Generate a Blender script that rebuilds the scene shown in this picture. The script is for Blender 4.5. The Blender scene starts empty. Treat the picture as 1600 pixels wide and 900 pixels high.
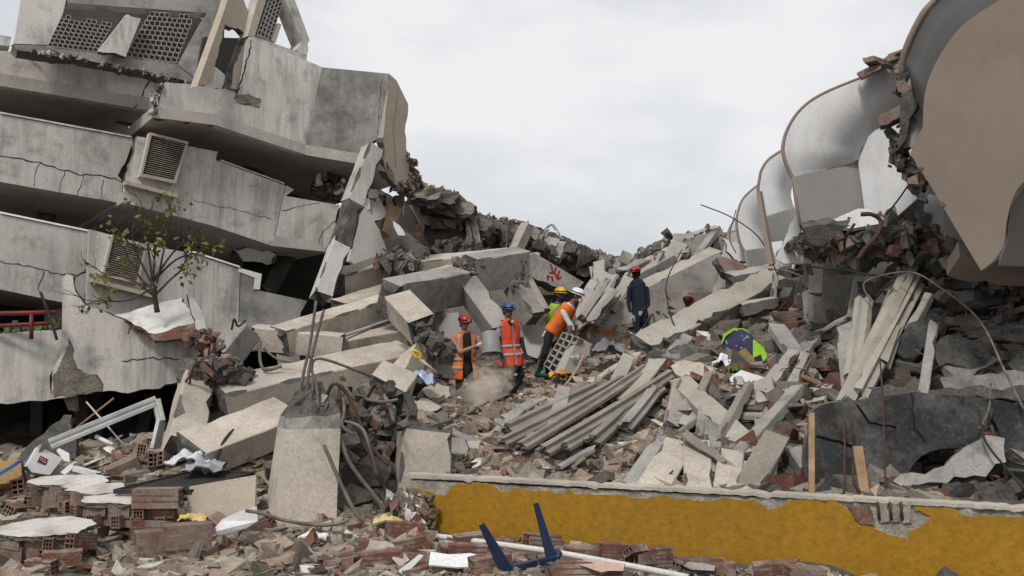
import bpy, bmesh, math, random
import numpy as np
from mathutils import Vector, Matrix, Euler, noise
from mathutils.geometry import tessellate_polygon
random.seed(7); rng = np.random.default_rng(7)
R = math.radians
scene = bpy.context.scene
COL = scene.collection

# ------------------------------------------------------------------ camera, sky, sun, exposure
F = 1556.0; PITCH = math.atan((560 - 450) / F); CAM = Vector((0, 0, 2.2))
cam_d = bpy.data.cameras.new('camera'); cam = bpy.data.objects.new('camera', cam_d); COL.objects.link(cam)
cam_d.sensor_width = 36.0; cam_d.lens = 36.0 * F / 1600.0; cam_d.clip_end = 6000
cam.location = CAM; cam.rotation_euler = (R(90) + PITCH, 0, 0)
scene.camera = cam
SUN_EL, SUN_DIR = R(50), Vector((-0.40, -0.85, 0))
w = bpy.data.worlds.new('World'); scene.world = w; w.use_nodes = True
nt = w.node_tree; nt.nodes.clear()
def _n(t, **k):
    n = nt.nodes.new(t)
    for a, b in k.items(): setattr(n, a, b)
    return n
sky = _n('ShaderNodeTexSky', sky_type='NISHITA', sun_disc=False); sky.sun_elevation = SUN_EL
sky.sun_rotation = math.atan2(SUN_DIR.x, SUN_DIR.y)
tc = _n('ShaderNodeTexCoord'); mp = _n('ShaderNodeMapping'); mp.inputs['Scale'].default_value = (1.0, 1.0, 2.6)
no = _n('ShaderNodeTexNoise'); no.inputs['Scale'].default_value = 2.3; no.inputs['Detail'].default_value = 6; no.inputs['Roughness'].default_value = .52
rp = _n('ShaderNodeValToRGB'); e = rp.color_ramp.elements
e[0].position = .30; e[0].color = (4.5, 4.75, 5.15, 1); e[1].position = .60; e[1].color = (7.5, 7.55, 7.65, 1)
mx = _n('ShaderNodeMix', data_type='RGBA'); mx.inputs[0].default_value = .96
bg = _n('ShaderNodeBackground'); bg.inputs['Strength'].default_value = .084
out = _n('ShaderNodeOutputWorld')
L = nt.links.new
L(tc.outputs['Generated'], mp.inputs['Vector']); L(mp.outputs[0], no.inputs['Vector']); L(no.outputs['Fac'], rp.inputs[0])
L(sky.outputs[0], mx.inputs[6]); L(rp.outputs[0], mx.inputs[7]); L(mx.outputs[2], bg.inputs['Color']); L(bg.outputs[0], out.inputs[0])
sd = bpy.data.lights.new('sun', 'SUN'); sd.energy = 1.5; sd.angle = R(10); sd.color = (1.0, .95, .88)
sun = bpy.data.objects.new('sun', sd); COL.objects.link(sun); sun.location = (-20, -10, 30)
sv = Vector((SUN_DIR.x, SUN_DIR.y, math.tan(SUN_EL) * SUN_DIR.length)).normalized()
sun.rotation_euler = sv.to_track_quat('Z', 'Y').to_euler()
scene.view_settings.view_transform = 'Standard'; scene.view_settings.look = 'None'
scene.view_settings.exposure = 0.48; scene.view_settings.gamma = 1.0; scene.view_settings.use_curve_mapping = False
scene.cycles.max_bounces = 6; scene.cycles.diffuse_bounces = 3; scene.cycles.volume_bounces = 3
scene.cycles.use_denoising = True

# ------------------------------------------------------------------ projection helpers (a pixel of the 1600x900 photo and a distance give a place)
CP, SP = math.cos(PITCH), math.sin(PITCH)
def ray(px, py):
    x = (px - 800) / F; u = (450 - py) / F
    return Vector((x, CP - u * SP, SP + u * CP))
def at(px, py, D):
    r = ray(px, py); return CAM + r * (D / r.y)
class PL:
    """a plane through a point; yaw > 0 faces right, tilt > 0 faces up"""
    def __init__(s, px, py, D, yaw=0, tilt=0):
        s.o = at(px, py, D); y, t = R(yaw), R(tilt)
        s.n = Vector((math.sin(y) * math.cos(t), -math.cos(y) * math.cos(t), math.sin(t)))
        s.u = Vector((math.cos(y), math.sin(y), 0)); s.v = s.n.cross(s.u)
        if s.v.z < 0 and abs(t) < 1.5: s.v = -s.v
    def p(s, px, py):
        r = ray(px, py); return CAM + r * ((s.o - CAM).dot(s.n) / r.dot(s.n))
    def uv(s, px, py):
        q = s.p(px, py) - s.o; return (q.dot(s.u), q.dot(s.v))
    def w(s, u, v, d=0): return s.o + s.u * u + s.v * v + s.n * d

# ------------------------------------------------------------------ materials
MATS = {}
def mat(name, c1, c2=None, scale=1.2, rough=.92, bump=.35, bscale=28, speck=0.0, speckcol=(.03, .03, .03), streak=0.0,
        streakcol=(.035, .033, .03), fine=.18, world=False, metal=0.0, attr=None, patch=None, patchcol=None, pscale=2.0, psoft=.05, stripes=None, spec=.25, flat=False):
    m = bpy.data.materials.new(name); m.use_nodes = True; MATS[name] = m
    t = m.node_tree; N = t.nodes; K = t.links.new
    b = N['Principled BSDF']; b.inputs['Roughness'].default_value = rough; b.inputs['Metallic'].default_value = metal
    b.inputs['Specular IOR Level'].default_value = spec
    c2 = c2 or tuple(x * .72 for x in c1)
    co = N.new('ShaderNodeTexCoord'); oi = N.new('ShaderNodeObjectInfo'); add = N.new('ShaderNodeVectorMath'); add.operation = 'MULTIPLY_ADD'
    cmb = N.new('ShaderNodeCombineXYZ')
    for i in range(3): K(oi.outputs['Random'], cmb.inputs[i])
    K(cmb.outputs[0], add.inputs[0]); add.inputs[1].default_value = (37, 71, 53)
    if world:
        g = N.new('ShaderNodeNewGeometry'); src = g.outputs['Position']; K(src, add.inputs[2]); add.inputs[1].default_value = (0, 0, 0)
    else:
        K(co.outputs['Object'], add.inputs[2])
    V = add.outputs[0]
    def nz(sc, det=4, ro=.55, vec=V):
        n = N.new('ShaderNodeTexNoise'); n.inputs['Scale'].default_value = sc; n.inputs['Detail'].default_value = det; n.inputs['Roughness'].default_value = ro
        K(vec, n.inputs['Vector']); return n.outputs['Fac']
    def ramp(s, a, bb):
        r = N.new('ShaderNodeMapRange'); r.inputs[1].default_value = a; r.inputs[2].default_value = bb; K(s, r.inputs[0]); return r.outputs[0]
    def mix(f, a, bb, mode='MIX'):
        x = N.new('ShaderNodeMix'); x.data_type = 'RGBA'; x.blend_type = mode
        if isinstance(f, float): x.inputs[0].default_value = f
        else: K(f, x.inputs[0])
        for i, q in ((6, a), (7, bb)):
            if isinstance(q, tuple): x.inputs[i].default_value = (*q[:3], 1)
            else: K(q, x.inputs[i])
        return x.outputs[2]
    if attr:
        a = N.new('ShaderNodeAttribute'); a.attribute_name = attr
        col = mix(ramp(nz(9, 3), .3, .7), a.outputs['Color'], (.55, .53, .5), 'MULTIPLY'); col = mix(.55, a.outputs['Color'], col)
    else:
        col = mix(ramp(nz(scale, 6, .6), .34, .66), c1, c2)
    if patch is not None:
        col = mix(ramp(nz(pscale, 8, .68), patch, patch + psoft), col, patchcol)
    if stripes:
        wv = N.new('ShaderNodeTexWave'); wv.bands_direction = stripes[0]; wv.inputs['Scale'].default_value = stripes[1]; K(co.outputs['Object'], wv.inputs['Vector'])
        col = mix(ramp(wv.outputs['Fac'], .05, .3), tuple(x * .68 for x in c1), col)
    if streak > 0:
        ma = N.new('ShaderNodeMapping'); ma.inputs['Scale'].default_value = (3.2, 3.2, .38); K(V, ma.inputs['Vector'])
        s1 = ramp(nz(1.5, 8, .75, ma.outputs[0]), .44, .68); s2 = ramp(nz(.6, 5, .6), .36, .58)
        mm = N.new('ShaderNodeMath'); mm.operation = 'MULTIPLY'; K(s1, mm.inputs[0]); K(s2, mm.inputs[1])
        m2 = N.new('ShaderNodeMath'); m2.operation = 'MULTIPLY'; K(mm.outputs[0], m2.inputs[0]); m2.inputs[1].default_value = streak; m2.use_clamp = True
        col = mix(m2.outputs[0], col, streakcol)
    if speck > 0:
        col = mix(ramp(nz(bscale * 1.1, 4, .75), .56 - speck * .08, .80), col, speckcol)
    if not flat:
        f = N.new('ShaderNodeMapRange'); f.inputs[3].default_value = 1 - fine; f.inputs[4].default_value = 1 + fine; f.inputs[1].default_value = .3; f.inputs[2].default_value = .7
        K(nz(bscale, 5, .65), f.inputs[0])
        cc = N.new('ShaderNodeCombineColor')
        for i in range(3): K(f.outputs[0], cc.inputs[i])
        col = mix(1.0, col, cc.outputs[0], 'MULTIPLY')
    K(col, b.inputs['Base Color'])
    if bump > 0:
        bp = N.new('ShaderNodeBump'); bp.inputs['Strength'].default_value = bump; bp.inputs['Distance'].default_value = .03
        K(nz(bscale * .8, 6, .7), bp.inputs['Height']); K(bp.outputs[0], b.inputs['Normal'])
    return m
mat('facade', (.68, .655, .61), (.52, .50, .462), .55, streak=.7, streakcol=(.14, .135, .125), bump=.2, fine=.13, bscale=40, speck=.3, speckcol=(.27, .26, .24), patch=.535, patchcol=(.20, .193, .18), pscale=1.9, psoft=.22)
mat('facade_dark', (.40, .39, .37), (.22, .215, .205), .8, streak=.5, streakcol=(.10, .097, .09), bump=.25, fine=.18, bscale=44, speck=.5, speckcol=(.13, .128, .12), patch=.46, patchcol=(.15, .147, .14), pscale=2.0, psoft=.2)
mat('soffit', (.50, .475, .435), (.38, .36, .33), .6, bump=.15, streak=.25)
mat('render_beige', (.50, .43, .35), (.40, .345, .28), .9, bump=.18, fine=.1, speck=.15, speckcol=(.22, .19, .16))
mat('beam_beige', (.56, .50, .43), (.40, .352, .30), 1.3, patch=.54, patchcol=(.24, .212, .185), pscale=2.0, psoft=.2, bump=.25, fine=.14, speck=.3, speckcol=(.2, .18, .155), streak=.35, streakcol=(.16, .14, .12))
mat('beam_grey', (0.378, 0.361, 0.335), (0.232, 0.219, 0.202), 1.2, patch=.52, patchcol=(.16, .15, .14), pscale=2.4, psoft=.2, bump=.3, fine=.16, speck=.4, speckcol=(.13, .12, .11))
mat('joist_pale', (0.423, 0.396, 0.347), (0.315, 0.293, 0.252), 1.7, bump=.25, fine=.13, speck=.35, speckcol=(.22, .2, .17), patch=.6, patchcol=(.36, .27, .18), pscale=1.6)
mat('joist_brown', (0.296, 0.268, 0.228), (0.2, 0.18, 0.152), 1.9, bump=.3, fine=.16, speck=.4, speckcol=(.16, .145, .12), patch=.55, patchcol=(.2, .165, .13), pscale=2, psoft=.15)
mat('broken', (0.176, 0.168, 0.158), (0.08, 0.0768, 0.072), 5, bump=1.0, bscale=34, fine=.35, speck=.8, speckcol=(.05, .048, .045))
mat('broken_warm', (0.288, 0.256, 0.216), (0.152, 0.132, 0.112), 5, bump=1.0, bscale=30, fine=.32, speck=.7, speckcol=(.08, .07, .06))
mat('white_plaster', (.70, .685, .66), (.56, .545, .52), 1.4, bump=.18, fine=.09, speck=.35, speckcol=(.42, .4, .38), patch=.56, patchcol=(.40, .375, .345), pscale=3, psoft=.18)
mat('plaster_top', (.62, .595, .555), (.50, .475, .44), 2.2, bump=.3, fine=.12, speck=.6, speckcol=(.33, .3, .27), patch=.47, patchcol=(.33, .30, .265), pscale=3.5, psoft=.2)
mat('tower_white', (.74, .745, .76), (.62, .625, .64), .6, bump=.12, fine=.06, speck=.3, speckcol=(.42, .42, .42), streak=.3, streakcol=(.28, .27, .26), patch=.60, patchcol=(.42, .41, .40), pscale=1.6, psoft=.25)
mat('tower_grey', (.40, .395, .385), (.33, .325, .317), .7, bump=.08, fine=.05)
mat('tower_inner_shade', (0.11, 0.107, 0.105), (0.0908, 0.088, 0.0864), .6, bump=.1, fine=.06)  # inside of the near balcony darkened to carry its shade
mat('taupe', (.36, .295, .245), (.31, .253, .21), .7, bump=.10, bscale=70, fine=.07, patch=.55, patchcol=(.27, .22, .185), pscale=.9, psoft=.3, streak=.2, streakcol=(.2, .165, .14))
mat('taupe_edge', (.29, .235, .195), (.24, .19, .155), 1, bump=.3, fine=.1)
mat('brick', (.215, .10, .075), (.135, .070, .055), 3.5, bump=.6, bscale=35, fine=.25, speck=.3, speckcol=(.30, .25, .21), patch=.50, patchcol=(.28, .24, .205), pscale=5, psoft=.12)
mat('brick_ribbed', (.225, .105, .078), (.14, .072, .056), 3.0, bump=.5, bscale=35, fine=.22, stripes=('Z', 7.0), patch=.46, patchcol=(.29, .25, .215), pscale=4, psoft=.12)
mat('mortar_brick', (0.295, 0.254, 0.213), (0.205, 0.123, 0.0943), 3, bump=.8, bscale=24, fine=.3, speck=.5, speckcol=(.12, .10, .09))
mat('wall_yellow', (.37, .20, .017), (.315, .167, .014), 1.6, bump=.5, bscale=14, fine=.16, speck=.35, speckcol=(.20, .11, .03), streak=.35, streakcol=(.20, .12, .05), patch=.64, patchcol=(.25, .16, .06), pscale=5, psoft=.16)
mat('wall_core', (.42, .39, .345), (.22, .195, .17), 4, bump=.8, bscale=26, fine=.3, speck=.5, speckcol=(.14, .12, .1))
mat('wall_cap', (.54, .495, .43), (.38, .345, .295), 2, bump=.4, fine=.18, speck=.3, speckcol=(.28, .24, .2))
mat('slate', (0.044, 0.0448, 0.0464), (0.024, 0.024, 0.0256), 1.4, bump=.5, bscale=20, fine=.3, patch=.50, patchcol=(.125, .12, .114), pscale=1.5, psoft=.2, speck=.05, speckcol=(.12, .118, .115))
mat('rust', (.10, .055, .035), (.055, .035, .025), 8, bump=.4, bscale=60, rough=.8)
mat('rebar_grey', (.20, .185, .17), (.10, .085, .075), 8, bump=.4, bscale=60, rough=.75)
mat('black_cable', (.03, .03, .032), rough=.6, bump=0, flat=True)
mat('black_metal', (.028, .027, .027), (.045, .04, .037), 6, rough=.6, bump=.2)
mat('aluminium', (.62, .62, .62), (.45, .45, .45), 3, rough=.45, bump=.05, metal=.35, fine=.08)
mat('wood', (.40, .27, .165), (.28, .18, .105), 3, rough=.75, bump=.25, bscale=14, fine=.2)
mat('wood_dark', (.13, .09, .065), (.07, .05, .04), 3, rough=.8, bump=.3, fine=.2)
mat('grille_slat', (.33, .295, .24), (.20, .178, .145), 4, rough=.7, bump=.1)
mat('red_paint_metal', (.19, .03, .03), (.12, .025, .022), 4, rough=.55, bump=.15)
mat('void_shade', (.03, .028, .026), (.018, .017, .016), 2, bump=.3)  # near-black stands in for the unlit depth of rooms and boxes
mat('interior_shade', (0.119, 0.108, 0.098), (0.056, 0.0504, 0.0455), .9, bump=.4, fine=.25)  # wall tone darkened to stand for shade inside the openings
mat('crack', (.02, .019, .018), rough=1, bump=0, flat=True)
mat('white_plastic', (.70, .71, .71), (.60, .60, .60), 3, rough=.45, bump=.04, fine=.05)
mat('grey_plastic', (.30, .31, .32), rough=.5, bump=.03, fine=.05)
mat('navy_plastic', (.012, .022, .060), (.018, .030, .072), 3, rough=.42, bump=.1, fine=.15, spec=.4, patch=.66, patchcol=(.09, .085, .09), pscale=9)
mat('blue_plastic', (.05, .16, .42), rough=.5, bump=.05)
mat('cardboard', (.40, .26, .12), (.33, .21, .10), 3, rough=.9, bump=.15)
mat('paint_red', (.32, .02, .025), rough=.8, bump=.1)
mat('paint_orange', (.50, .13, .04), (.40, .12, .05), 6, rough=.8, bump=.1)
mat('white_pipe', (.66, .64, .60), (.50, .48, .44), 2, rough=.5, bump=.05)
mat('pink_tile', (.52, .36, .31), (.46, .31, .26), 2, rough=.5, bump=.1)
mat('bark', (.09, .075, .062), (.05, .042, .036), 10, bump=.7, bscale=40)
mat('leaf', (.17, .19, .045), (.085, .11, .025), 3, rough=.6, bump=.1, patch=.58, patchcol=(.33, .27, .05), pscale=5)
mat('weed', (.10, .15, .04), (.06, .10, .03), 3, rough=.6, bump=.1)
mat('rubble_tint', (.4, .4, .4), attr='tint', bump=.7, bscale=22, fine=.22, world=True)
mat('dirt', (0.136, 0.118, 0.1), (0.0744, 0.062, 0.0533), 1.6, bump=1.0, bscale=20, fine=.35, world=True, speck=.4, speckcol=(.3, .2, .16))
mat('skin_tan', (.36, .20, .135), (.30, .165, .11), 4, rough=.55, bump=.05, fine=.05)
mat('skin_dark', (.19, .10, .068), (.15, .08, .055), 4, rough=.5, bump=.05, fine=.05)
mat('hair', (.012, .010, .009), rough=.5, bump=.3, bscale=60)
mat('cloth_black', (.018, .018, .021), (.028, .027, .029), 3, rough=.9, bump=.9, bscale=11)
mat('cloth_dusty', (.060, .052, .048), (.10, .088, .078), 2.5, rough=.95, bump=.9, bscale=11)
mat('cloth_navy', (.014, .018, .036), (.022, .027, .05), 4, rough=.9, bump=.9, bscale=11)
mat('cloth_grey', (.36, .36, .37), (.29, .29, .30), 5, rough=.9, bump=.9, bscale=11)
mat('cloth_white', (.62, .63, .67), (.52, .53, .58), 5, rough=.9, bump=.9, bscale=11)
mat('vest_orange', (.78, .18, .03), (.68, .15, .03), 5, rough=.75, bump=.9, bscale=11, fine=.1)
mat('vest_red', (.72, .09, .045), (.62, .08, .04), 5, rough=.75, bump=.9, bscale=11, fine=.1)
mat('vest_lime', (.42, .62, .05), rough=.75, bump=.9, bscale=11)
mat('stripe', (.36, .37, .39), (.30, .31, .33), 6, rough=.4, bump=.1)
mat('glove_white', (.68, .68, .69), rough=.85, bump=.3)
mat('glove_grey', (.33, .31, .29), rough=.85, bump=.3)
mat('helmet_red', (.42, .018, .018), rough=.35, bump=.03, spec=.5)
mat('helmet_blue', (.02, .075, .27), rough=.35, bump=.03, spec=.5)
mat('helmet_yellow', (.72, .46, .02), rough=.35, bump=.03, spec=.5)
mat('helmet_white', (.75, .76, .78), rough=.35, bump=.03, spec=.5)
mat('lamp_blue', (.08, .15, .55), rough=.3, bump=0)
mat('mask_white', (.72, .72, .72), rough=.7, bump=.05)
mat('mask_blue', (.025, .03, .09), rough=.9, bump=.2)
mat('filter_yellow', (.70, .50, .18), rough=.5, bump=0)
mat('boot_brown', (.16, .08, .045), rough=.7, bump=.2)
mat('boot_green', (.015, .11, .07), rough=.5, bump=.1)
mat('print_cloth', (.055, .05, .12), (.03, .035, .07), 6, rough=.85, bump=.3, bscale=12, patch=.58, patchcol=(.45, .46, .5), pscale=8)
mat('print_ochre', (.30, .20, .06), (.22, .14, .05), 5, rough=.85, bump=.3, bscale=12, patch=.62, patchcol=(.42, .44, .12), pscale=5)
mat('lime_cloth', (.30, .55, .04), (.22, .42, .03), 3, rough=.8, bump=.3, bscale=10)
mat('cloth_lightblue', (.40, .46, .62), (.30, .36, .55), 6, rough=.9, bump=.4, bscale=14, patch=.55, patchcol=(.68, .7, .74), pscale=7)
mat('cloth_slate', (.20, .20, .22), (.14, .14, .155), 5, rough=.95, bump=.5, bscale=14)
mat('orange_wrap', (.60, .14, .04), (.62, .40, .06), 7, rough=.5, bump=.2)
mat('paper_white', (.76, .76, .76), (.68, .68, .68), 3, rough=.8, bump=.1)
mat('paper_yellow', (.60, .42, .10), (.55, .48, .30), 4, rough=.8, bump=.1)
mat('shovel_yellow', (.75, .48, .03), rough=.4, bump=.05)
mat('shovel_shaft', (.60, .49, .30), (.52, .42, .26), 5, rough=.6, bump=.1)
def glassy(name, c, tr):
    m = bpy.data.materials.new(name); m.use_nodes = True; MATS[name] = m; b = m.node_tree.nodes['Principled BSDF']
    b.inputs['Base Color'].default_value = (*c, 1); b.inputs['Roughness'].default_value = .12; b.inputs['Transmission Weight'].default_value = tr; b.inputs['IOR'].default_value = 1.2
glassy('clear_plastic', (.85, .92, .95), .75)
glassy('teal_plastic', (.01, .25, .2), .0)

# ------------------------------------------------------------------ mesh helpers
WORLD = {}
def tag(o, label=None, cat=None, group=None, kind=None):
    if label: o['label'] = label
    if cat: o['category'] = cat
    if group: o['group'] = group
    if kind: o['kind'] = kind
    return o
def link(o, loc, parent):
    COL.objects.link(o)
    WORLD[o.name] = Vector(loc)
    if parent: o.parent = parent; o.location = Vector(loc) - WORLD[parent.name]
    else: o.location = loc
    return o
def empty(name, loc, label, cat, group=None):
    o = bpy.data.objects.new(name, None); o.empty_display_size = .2
    link(o, loc, None); return tag(o, label, cat, group)
def mk(name, verts, faces, mats, parent=None, fm=None, smooth=False, label=None, cat=None, group=None, kind=None):
    v = np.array([tuple(p) for p in verts], dtype=float)
    lo, hi = v.min(0), v.max(0); c = np.array([(lo[0] + hi[0]) / 2, (lo[1] + hi[1]) / 2, lo[2]])
    me = bpy.data.meshes.new(name); me.from_pydata((v - c).tolist(), [], [list(f) for f in faces])
    if isinstance(mats, str): mats = [mats]
    for q in mats: me.materials.append(MATS[q])
    if fm is not None: me.polygons.foreach_set('material_index', np.array(fm, dtype=np.int32))
    bm = bmesh.new(); bm.from_mesh(me); bmesh.ops.recalc_face_normals(bm, faces=bm.faces[:]); bm.to_mesh(me); bm.free()
    if smooth: me.polygons.foreach_set('use_smooth', np.ones(len(me.polygons), dtype=bool))
    o = bpy.data.objects.new(name, me); link(o, c, parent)
    return tag(o, label, cat, group, kind)
class G:
    """collects pieces of ONE part"""
    def __init__(s): s.v = []; s.f = []; s.m = []
    def add(s, verts, faces, m=0):
        b = len(s.v); s.v += [tuple(p) for p in verts]; s.f += [[i + b for i in f] for f in faces]
        s.m += [m] * len(faces) if isinstance(m, int) else m
    def box(s, c, x, y, z, m=0):
        c, x, y, z = map(Vector, (c, x, y, z)); V = [c + x * a + y * b + z * d for d in (-.5, .5) for b in (-.5, .5) for a in (-.5, .5)]
        s.add(V, [(0, 2, 3, 1), (4, 5, 7, 6), (0, 1, 5, 4), (2, 6, 7, 3), (0, 4, 6, 2), (1, 3, 7, 5)], m)
    def tube(s, pts, r, n=6, m=0, r2=None, flat=None):
        pts = [Vector(p) for p in pts]; k = len(pts); rings = []; ref = None
        for i, p in enumerate(pts):
            d = (pts[min(i + 1, k - 1)] - pts[max(i - 1, 0)]).normalized()
            a = ref - d * ref.dot(d) if ref is not None else (d.cross(Vector((0, 0, 1))) if abs(d.z) < .9 else d.cross(Vector((1, 0, 0))))
            a.normalize(); ref = a; b = d.cross(a); rr = r if r2 is None else r + (r2 - r) * i / (k - 1)
            rings.append([p + (a * math.cos(2 * math.pi * j / n) + b * math.sin(2 * math.pi * j / n)) * rr for j in range(n)])
        V = [q for rg in rings for q in rg]; Fc = []
        for i in range(k - 1):
            for j in range(n): Fc.append((i * n + j, i * n + (j + 1) % n, (i + 1) * n + (j + 1) % n, (i + 1) * n + j))
        Fc.append(tuple(range(n))[::-1]); Fc.append(tuple((k - 1) * n + j for j in range(n)))
        s.add(V, Fc, m)
    def ball(s, c, rx, ry, rz, X=(1, 0, 0), Y=(0, 1, 0), Z=(0, 0, 1), n=10, m=0, lo=-90, hi=90):
        c, X, Y, Z = map(Vector, (c, X, Y, Z)); k = max(4, n // 2 + 1); V = []; Fc = []
        for i in range(k + 1):
            t = R(lo + (hi - lo) * i / k)
            for j in range(n):
                a = 2 * math.pi * j / n; V.append(c + X * (rx * math.cos(t) * math.cos(a)) + Y * (ry * math.cos(t) * math.sin(a)) + Z * (rz * math.sin(t)))
        for i in range(k):
            for j in range(n): Fc.append((i * n + j, i * n + (j + 1) % n, (i + 1) * n + (j + 1) % n, (i + 1) * n + j))
        Fc.append(tuple(range(n))[::-1]); Fc.append(tuple(k * n + j for j in range(n)))
        s.add(V, Fc, m)
    def build(s, name, mats, parent=None, smooth=False, **k):
        return mk(name, s.v, s.f, mats, parent, s.m, smooth, **k)
def smoothpath(pts, n=6):
    pts = [Vector(p) for p in pts]; P = [pts[0]] + pts + [pts[-1]]; o = []
    for i in range(1, len(P) - 2):
        a, b, c, d = P[i - 1:i + 3]
        for k in range(n):
            t = k / n; o.append(.5 * ((2 * b) + (c - a) * t + (2 * a - 5 * b + 4 * c - d) * t * t + (3 * b - a - 3 * c + d) * t ** 3))
    return o + [pts[-1]]
def tube(name, pts, r, m, parent=None, n=6, sm=5, **k):
    g = G(); g.tube(smoothpath(pts, sm) if sm else pts, r, n); return g.build(name, m, parent, True, **k)

def beam(name, A, B, w, h, m='beam_beige', bm_='broken', roll=0, up=(0, 0, 1), chip=.012, big=.06, pbig=.12, rough_end=.06, seg=.16, prof=None, parent=None, bow=0, **k):
    """a cast concrete member from A to B with chipped arrises and broken ends"""
    A, B = Vector(A), Vector(B); d = B - A; Ln = d.length; d.normalize(); up = Vector(up)
    if abs(d.dot(up)) > .97: up = Vector((1, 0, 0))
    s = d.cross(up).normalized(); u = s.cross(d); q = Matrix.Rotation(R(roll), 3, d); s = q @ s; u = q @ u
    if prof is None: prof = [(-w / 2, -h / 2), (w / 2, -h / 2), (w / 2, h / 2), (-w / 2, h / 2)]
    n = max(2, int(Ln / seg)); np_ = len(prof); rings = []; st = [0.0] * np_; chips = []
    for i in range(n + 1):
        t = i / n; base = A + d * (Ln * t) + u * (bow * math.sin(math.pi * t)); rg = []; ch = []
        for j in range(np_):
            if random.random() < pbig: st[j] = random.uniform(.3, 1) * big
            else: st[j] *= .35
            c = chip * random.uniform(.4, 1.4) + st[j]; ch.append(c > .028)
            P = Vector((*prof[j], 0)); a = Vector((*prof[j - 1], 0)) - P; b = Vector((*prof[(j + 1) % np_], 0)) - P
            for e_ in (a, b):
                q_ = P + e_.normalized() * min(c, e_.length * .45)
                off = 0 if 0 < i < n else random.uniform(-1, .3) * rough_end * (1 if i else -1)
                rg.append(base + s * q_.x + u * q_.y + d * off)
        rings.append(rg); chips.append(ch)
    V = [p for rg in rings for p in rg]; k2 = np_ * 2; Fc = []; fm = []
    for i in range(n):
        for j in range(k2):
            Fc.append((i * k2 + j, i * k2 + (j + 1) % k2, (i + 1) * k2 + (j + 1) % k2, (i + 1) * k2 + j))
            fm.append(1 if j % 2 == 0 and (chips[i][j // 2] or chips[i + 1][j // 2]) else 0)
    for i, sg in ((0, -1), (n, 1)):
        cpt = sum((Vector(p) for p in rings[i]), Vector()) / k2
        mid = [cpt + (Vector(p) - cpt) * .55 + d * random.uniform(-.6, .9) * rough_end * sg for p in rings[i]]
        b0 = len(V); V += mid + [cpt + d * random.uniform(-.5, .6) * rough_end * sg]
        for j in range(k2):
            jn = (j + 1) % k2; Fc += [(i * k2 + j, i * k2 + jn, b0 + jn, b0 + j), (b0 + j, b0 + jn, b0 + k2)]; fm += [1, 1]
    return mk(name, V, Fc, [m, bm_], parent, fm, **k)

def ragged(pts, rag, amp, step):
    """pts: 2-D outline; rag: 'all' or the numbers of the edges that are torn"""
    o = []; fl = []; n = len(pts)
    for i in range(n):
        a, b = Vector(pts[i]), Vector(pts[(i + 1) % n]); d = b - a; L_ = d.length; r = rag == 'all' or i in rag
        k = max(1, int(L_ / step)) if r else max(1, int(L_ / .5)); nn = Vector((-d.y, d.x)).normalized() if L_ > 1e-6 else Vector((0, 0)); ph = random.uniform(0, 99)
        for j in range(k):
            p = a + d * (j / k)
            if r and j: p = p + nn * (noise.noise((ph, j * step * 3.1, 0)) * amp * 1.6 + noise.noise((ph, j * step * 11, 5)) * amp * .7 + random.uniform(-.3, .3) * amp)
            o.append(p); fl.append(r)
    return o, fl
def slab(name, P, px, thick, m, sm=None, bm_='broken', rag=(), amp=.05, step=.09, parent=None, warp=.0, uv=False, **k):
    """a slab or wall piece: outline px (photo pixels on plane P, or u,v metres) with real thickness; torn edges get a rough broken face"""
    o2, fl = ragged([p if uv else P.uv(*p) for p in px], rag, amp, step); n = len(o2); sm = sm or m
    V = []; lay = [0, .35, .7, 1]
    for li, t in enumerate(lay):
        for i, p in enumerate(o2):
            j = amp * .55 if (fl[i] or fl[i - 1]) and 0 < li else 0
            q = p + Vector((random.uniform(-j, j), random.uniform(-j, j)))
            V.append(P.w(q.x, q.y, -thick * t + (warp * noise.noise((q.x * .8, q.y * .8, 3)) if warp else 0)))
    Fc = []; fm = []
    tri = tessellate_polygon([[Vector((p.x, p.y, 0)) for p in o2]])
    for t in tri: Fc.append(tuple(t)); fm.append(0)
    b = 3 * n
    for t in tri: Fc.append((b + t[2], b + t[1], b + t[0])); fm.append(0)
    for l_ in range(3):
        for i in range(n):
            j = (i + 1) % n; Fc.append((l_ * n + i, l_ * n + j, (l_ + 1) * n + j, (l_ + 1) * n + i)); fm.append(2 if fl[i] else 1)
    return mk(name, V, Fc, [m, sm, bm_], parent, fm, **k)
def deck(name, edge, back, thick, m, parent, rag=False, bm_='broken', **k):
    """a floor: front edge line (world points), carried back, thickness upward"""
    E = [Vector(p) for p in edge]; back = Vector(back); n = len(E); up = Vector((0, 0, thick))
    V = E + [p + back for p in E] + [p + up for p in E] + [p + back + up for p in E]; Fc = []
    for i in range(n - 1):
        Fc += [(i, i + 1, n + i + 1, n + i), (2 * n + i, 3 * n + i, 3 * n + i + 1, 2 * n + i + 1), (i, 2 * n + i, 2 * n + i + 1, i + 1), (n + i, n + i + 1, 3 * n + i + 1, 3 * n + i)]
    Fc += [(0, n, 3 * n, 2 * n), (n - 1, 3 * n - 1 - 0, 4 * n - 1, 2 * n - 1)]
    Fc[-1] = (n - 1, 2 * n + n - 1, 3 * n + n - 1, n + n - 1)
    return mk(name, V, Fc, [m], parent, **k)
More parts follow.
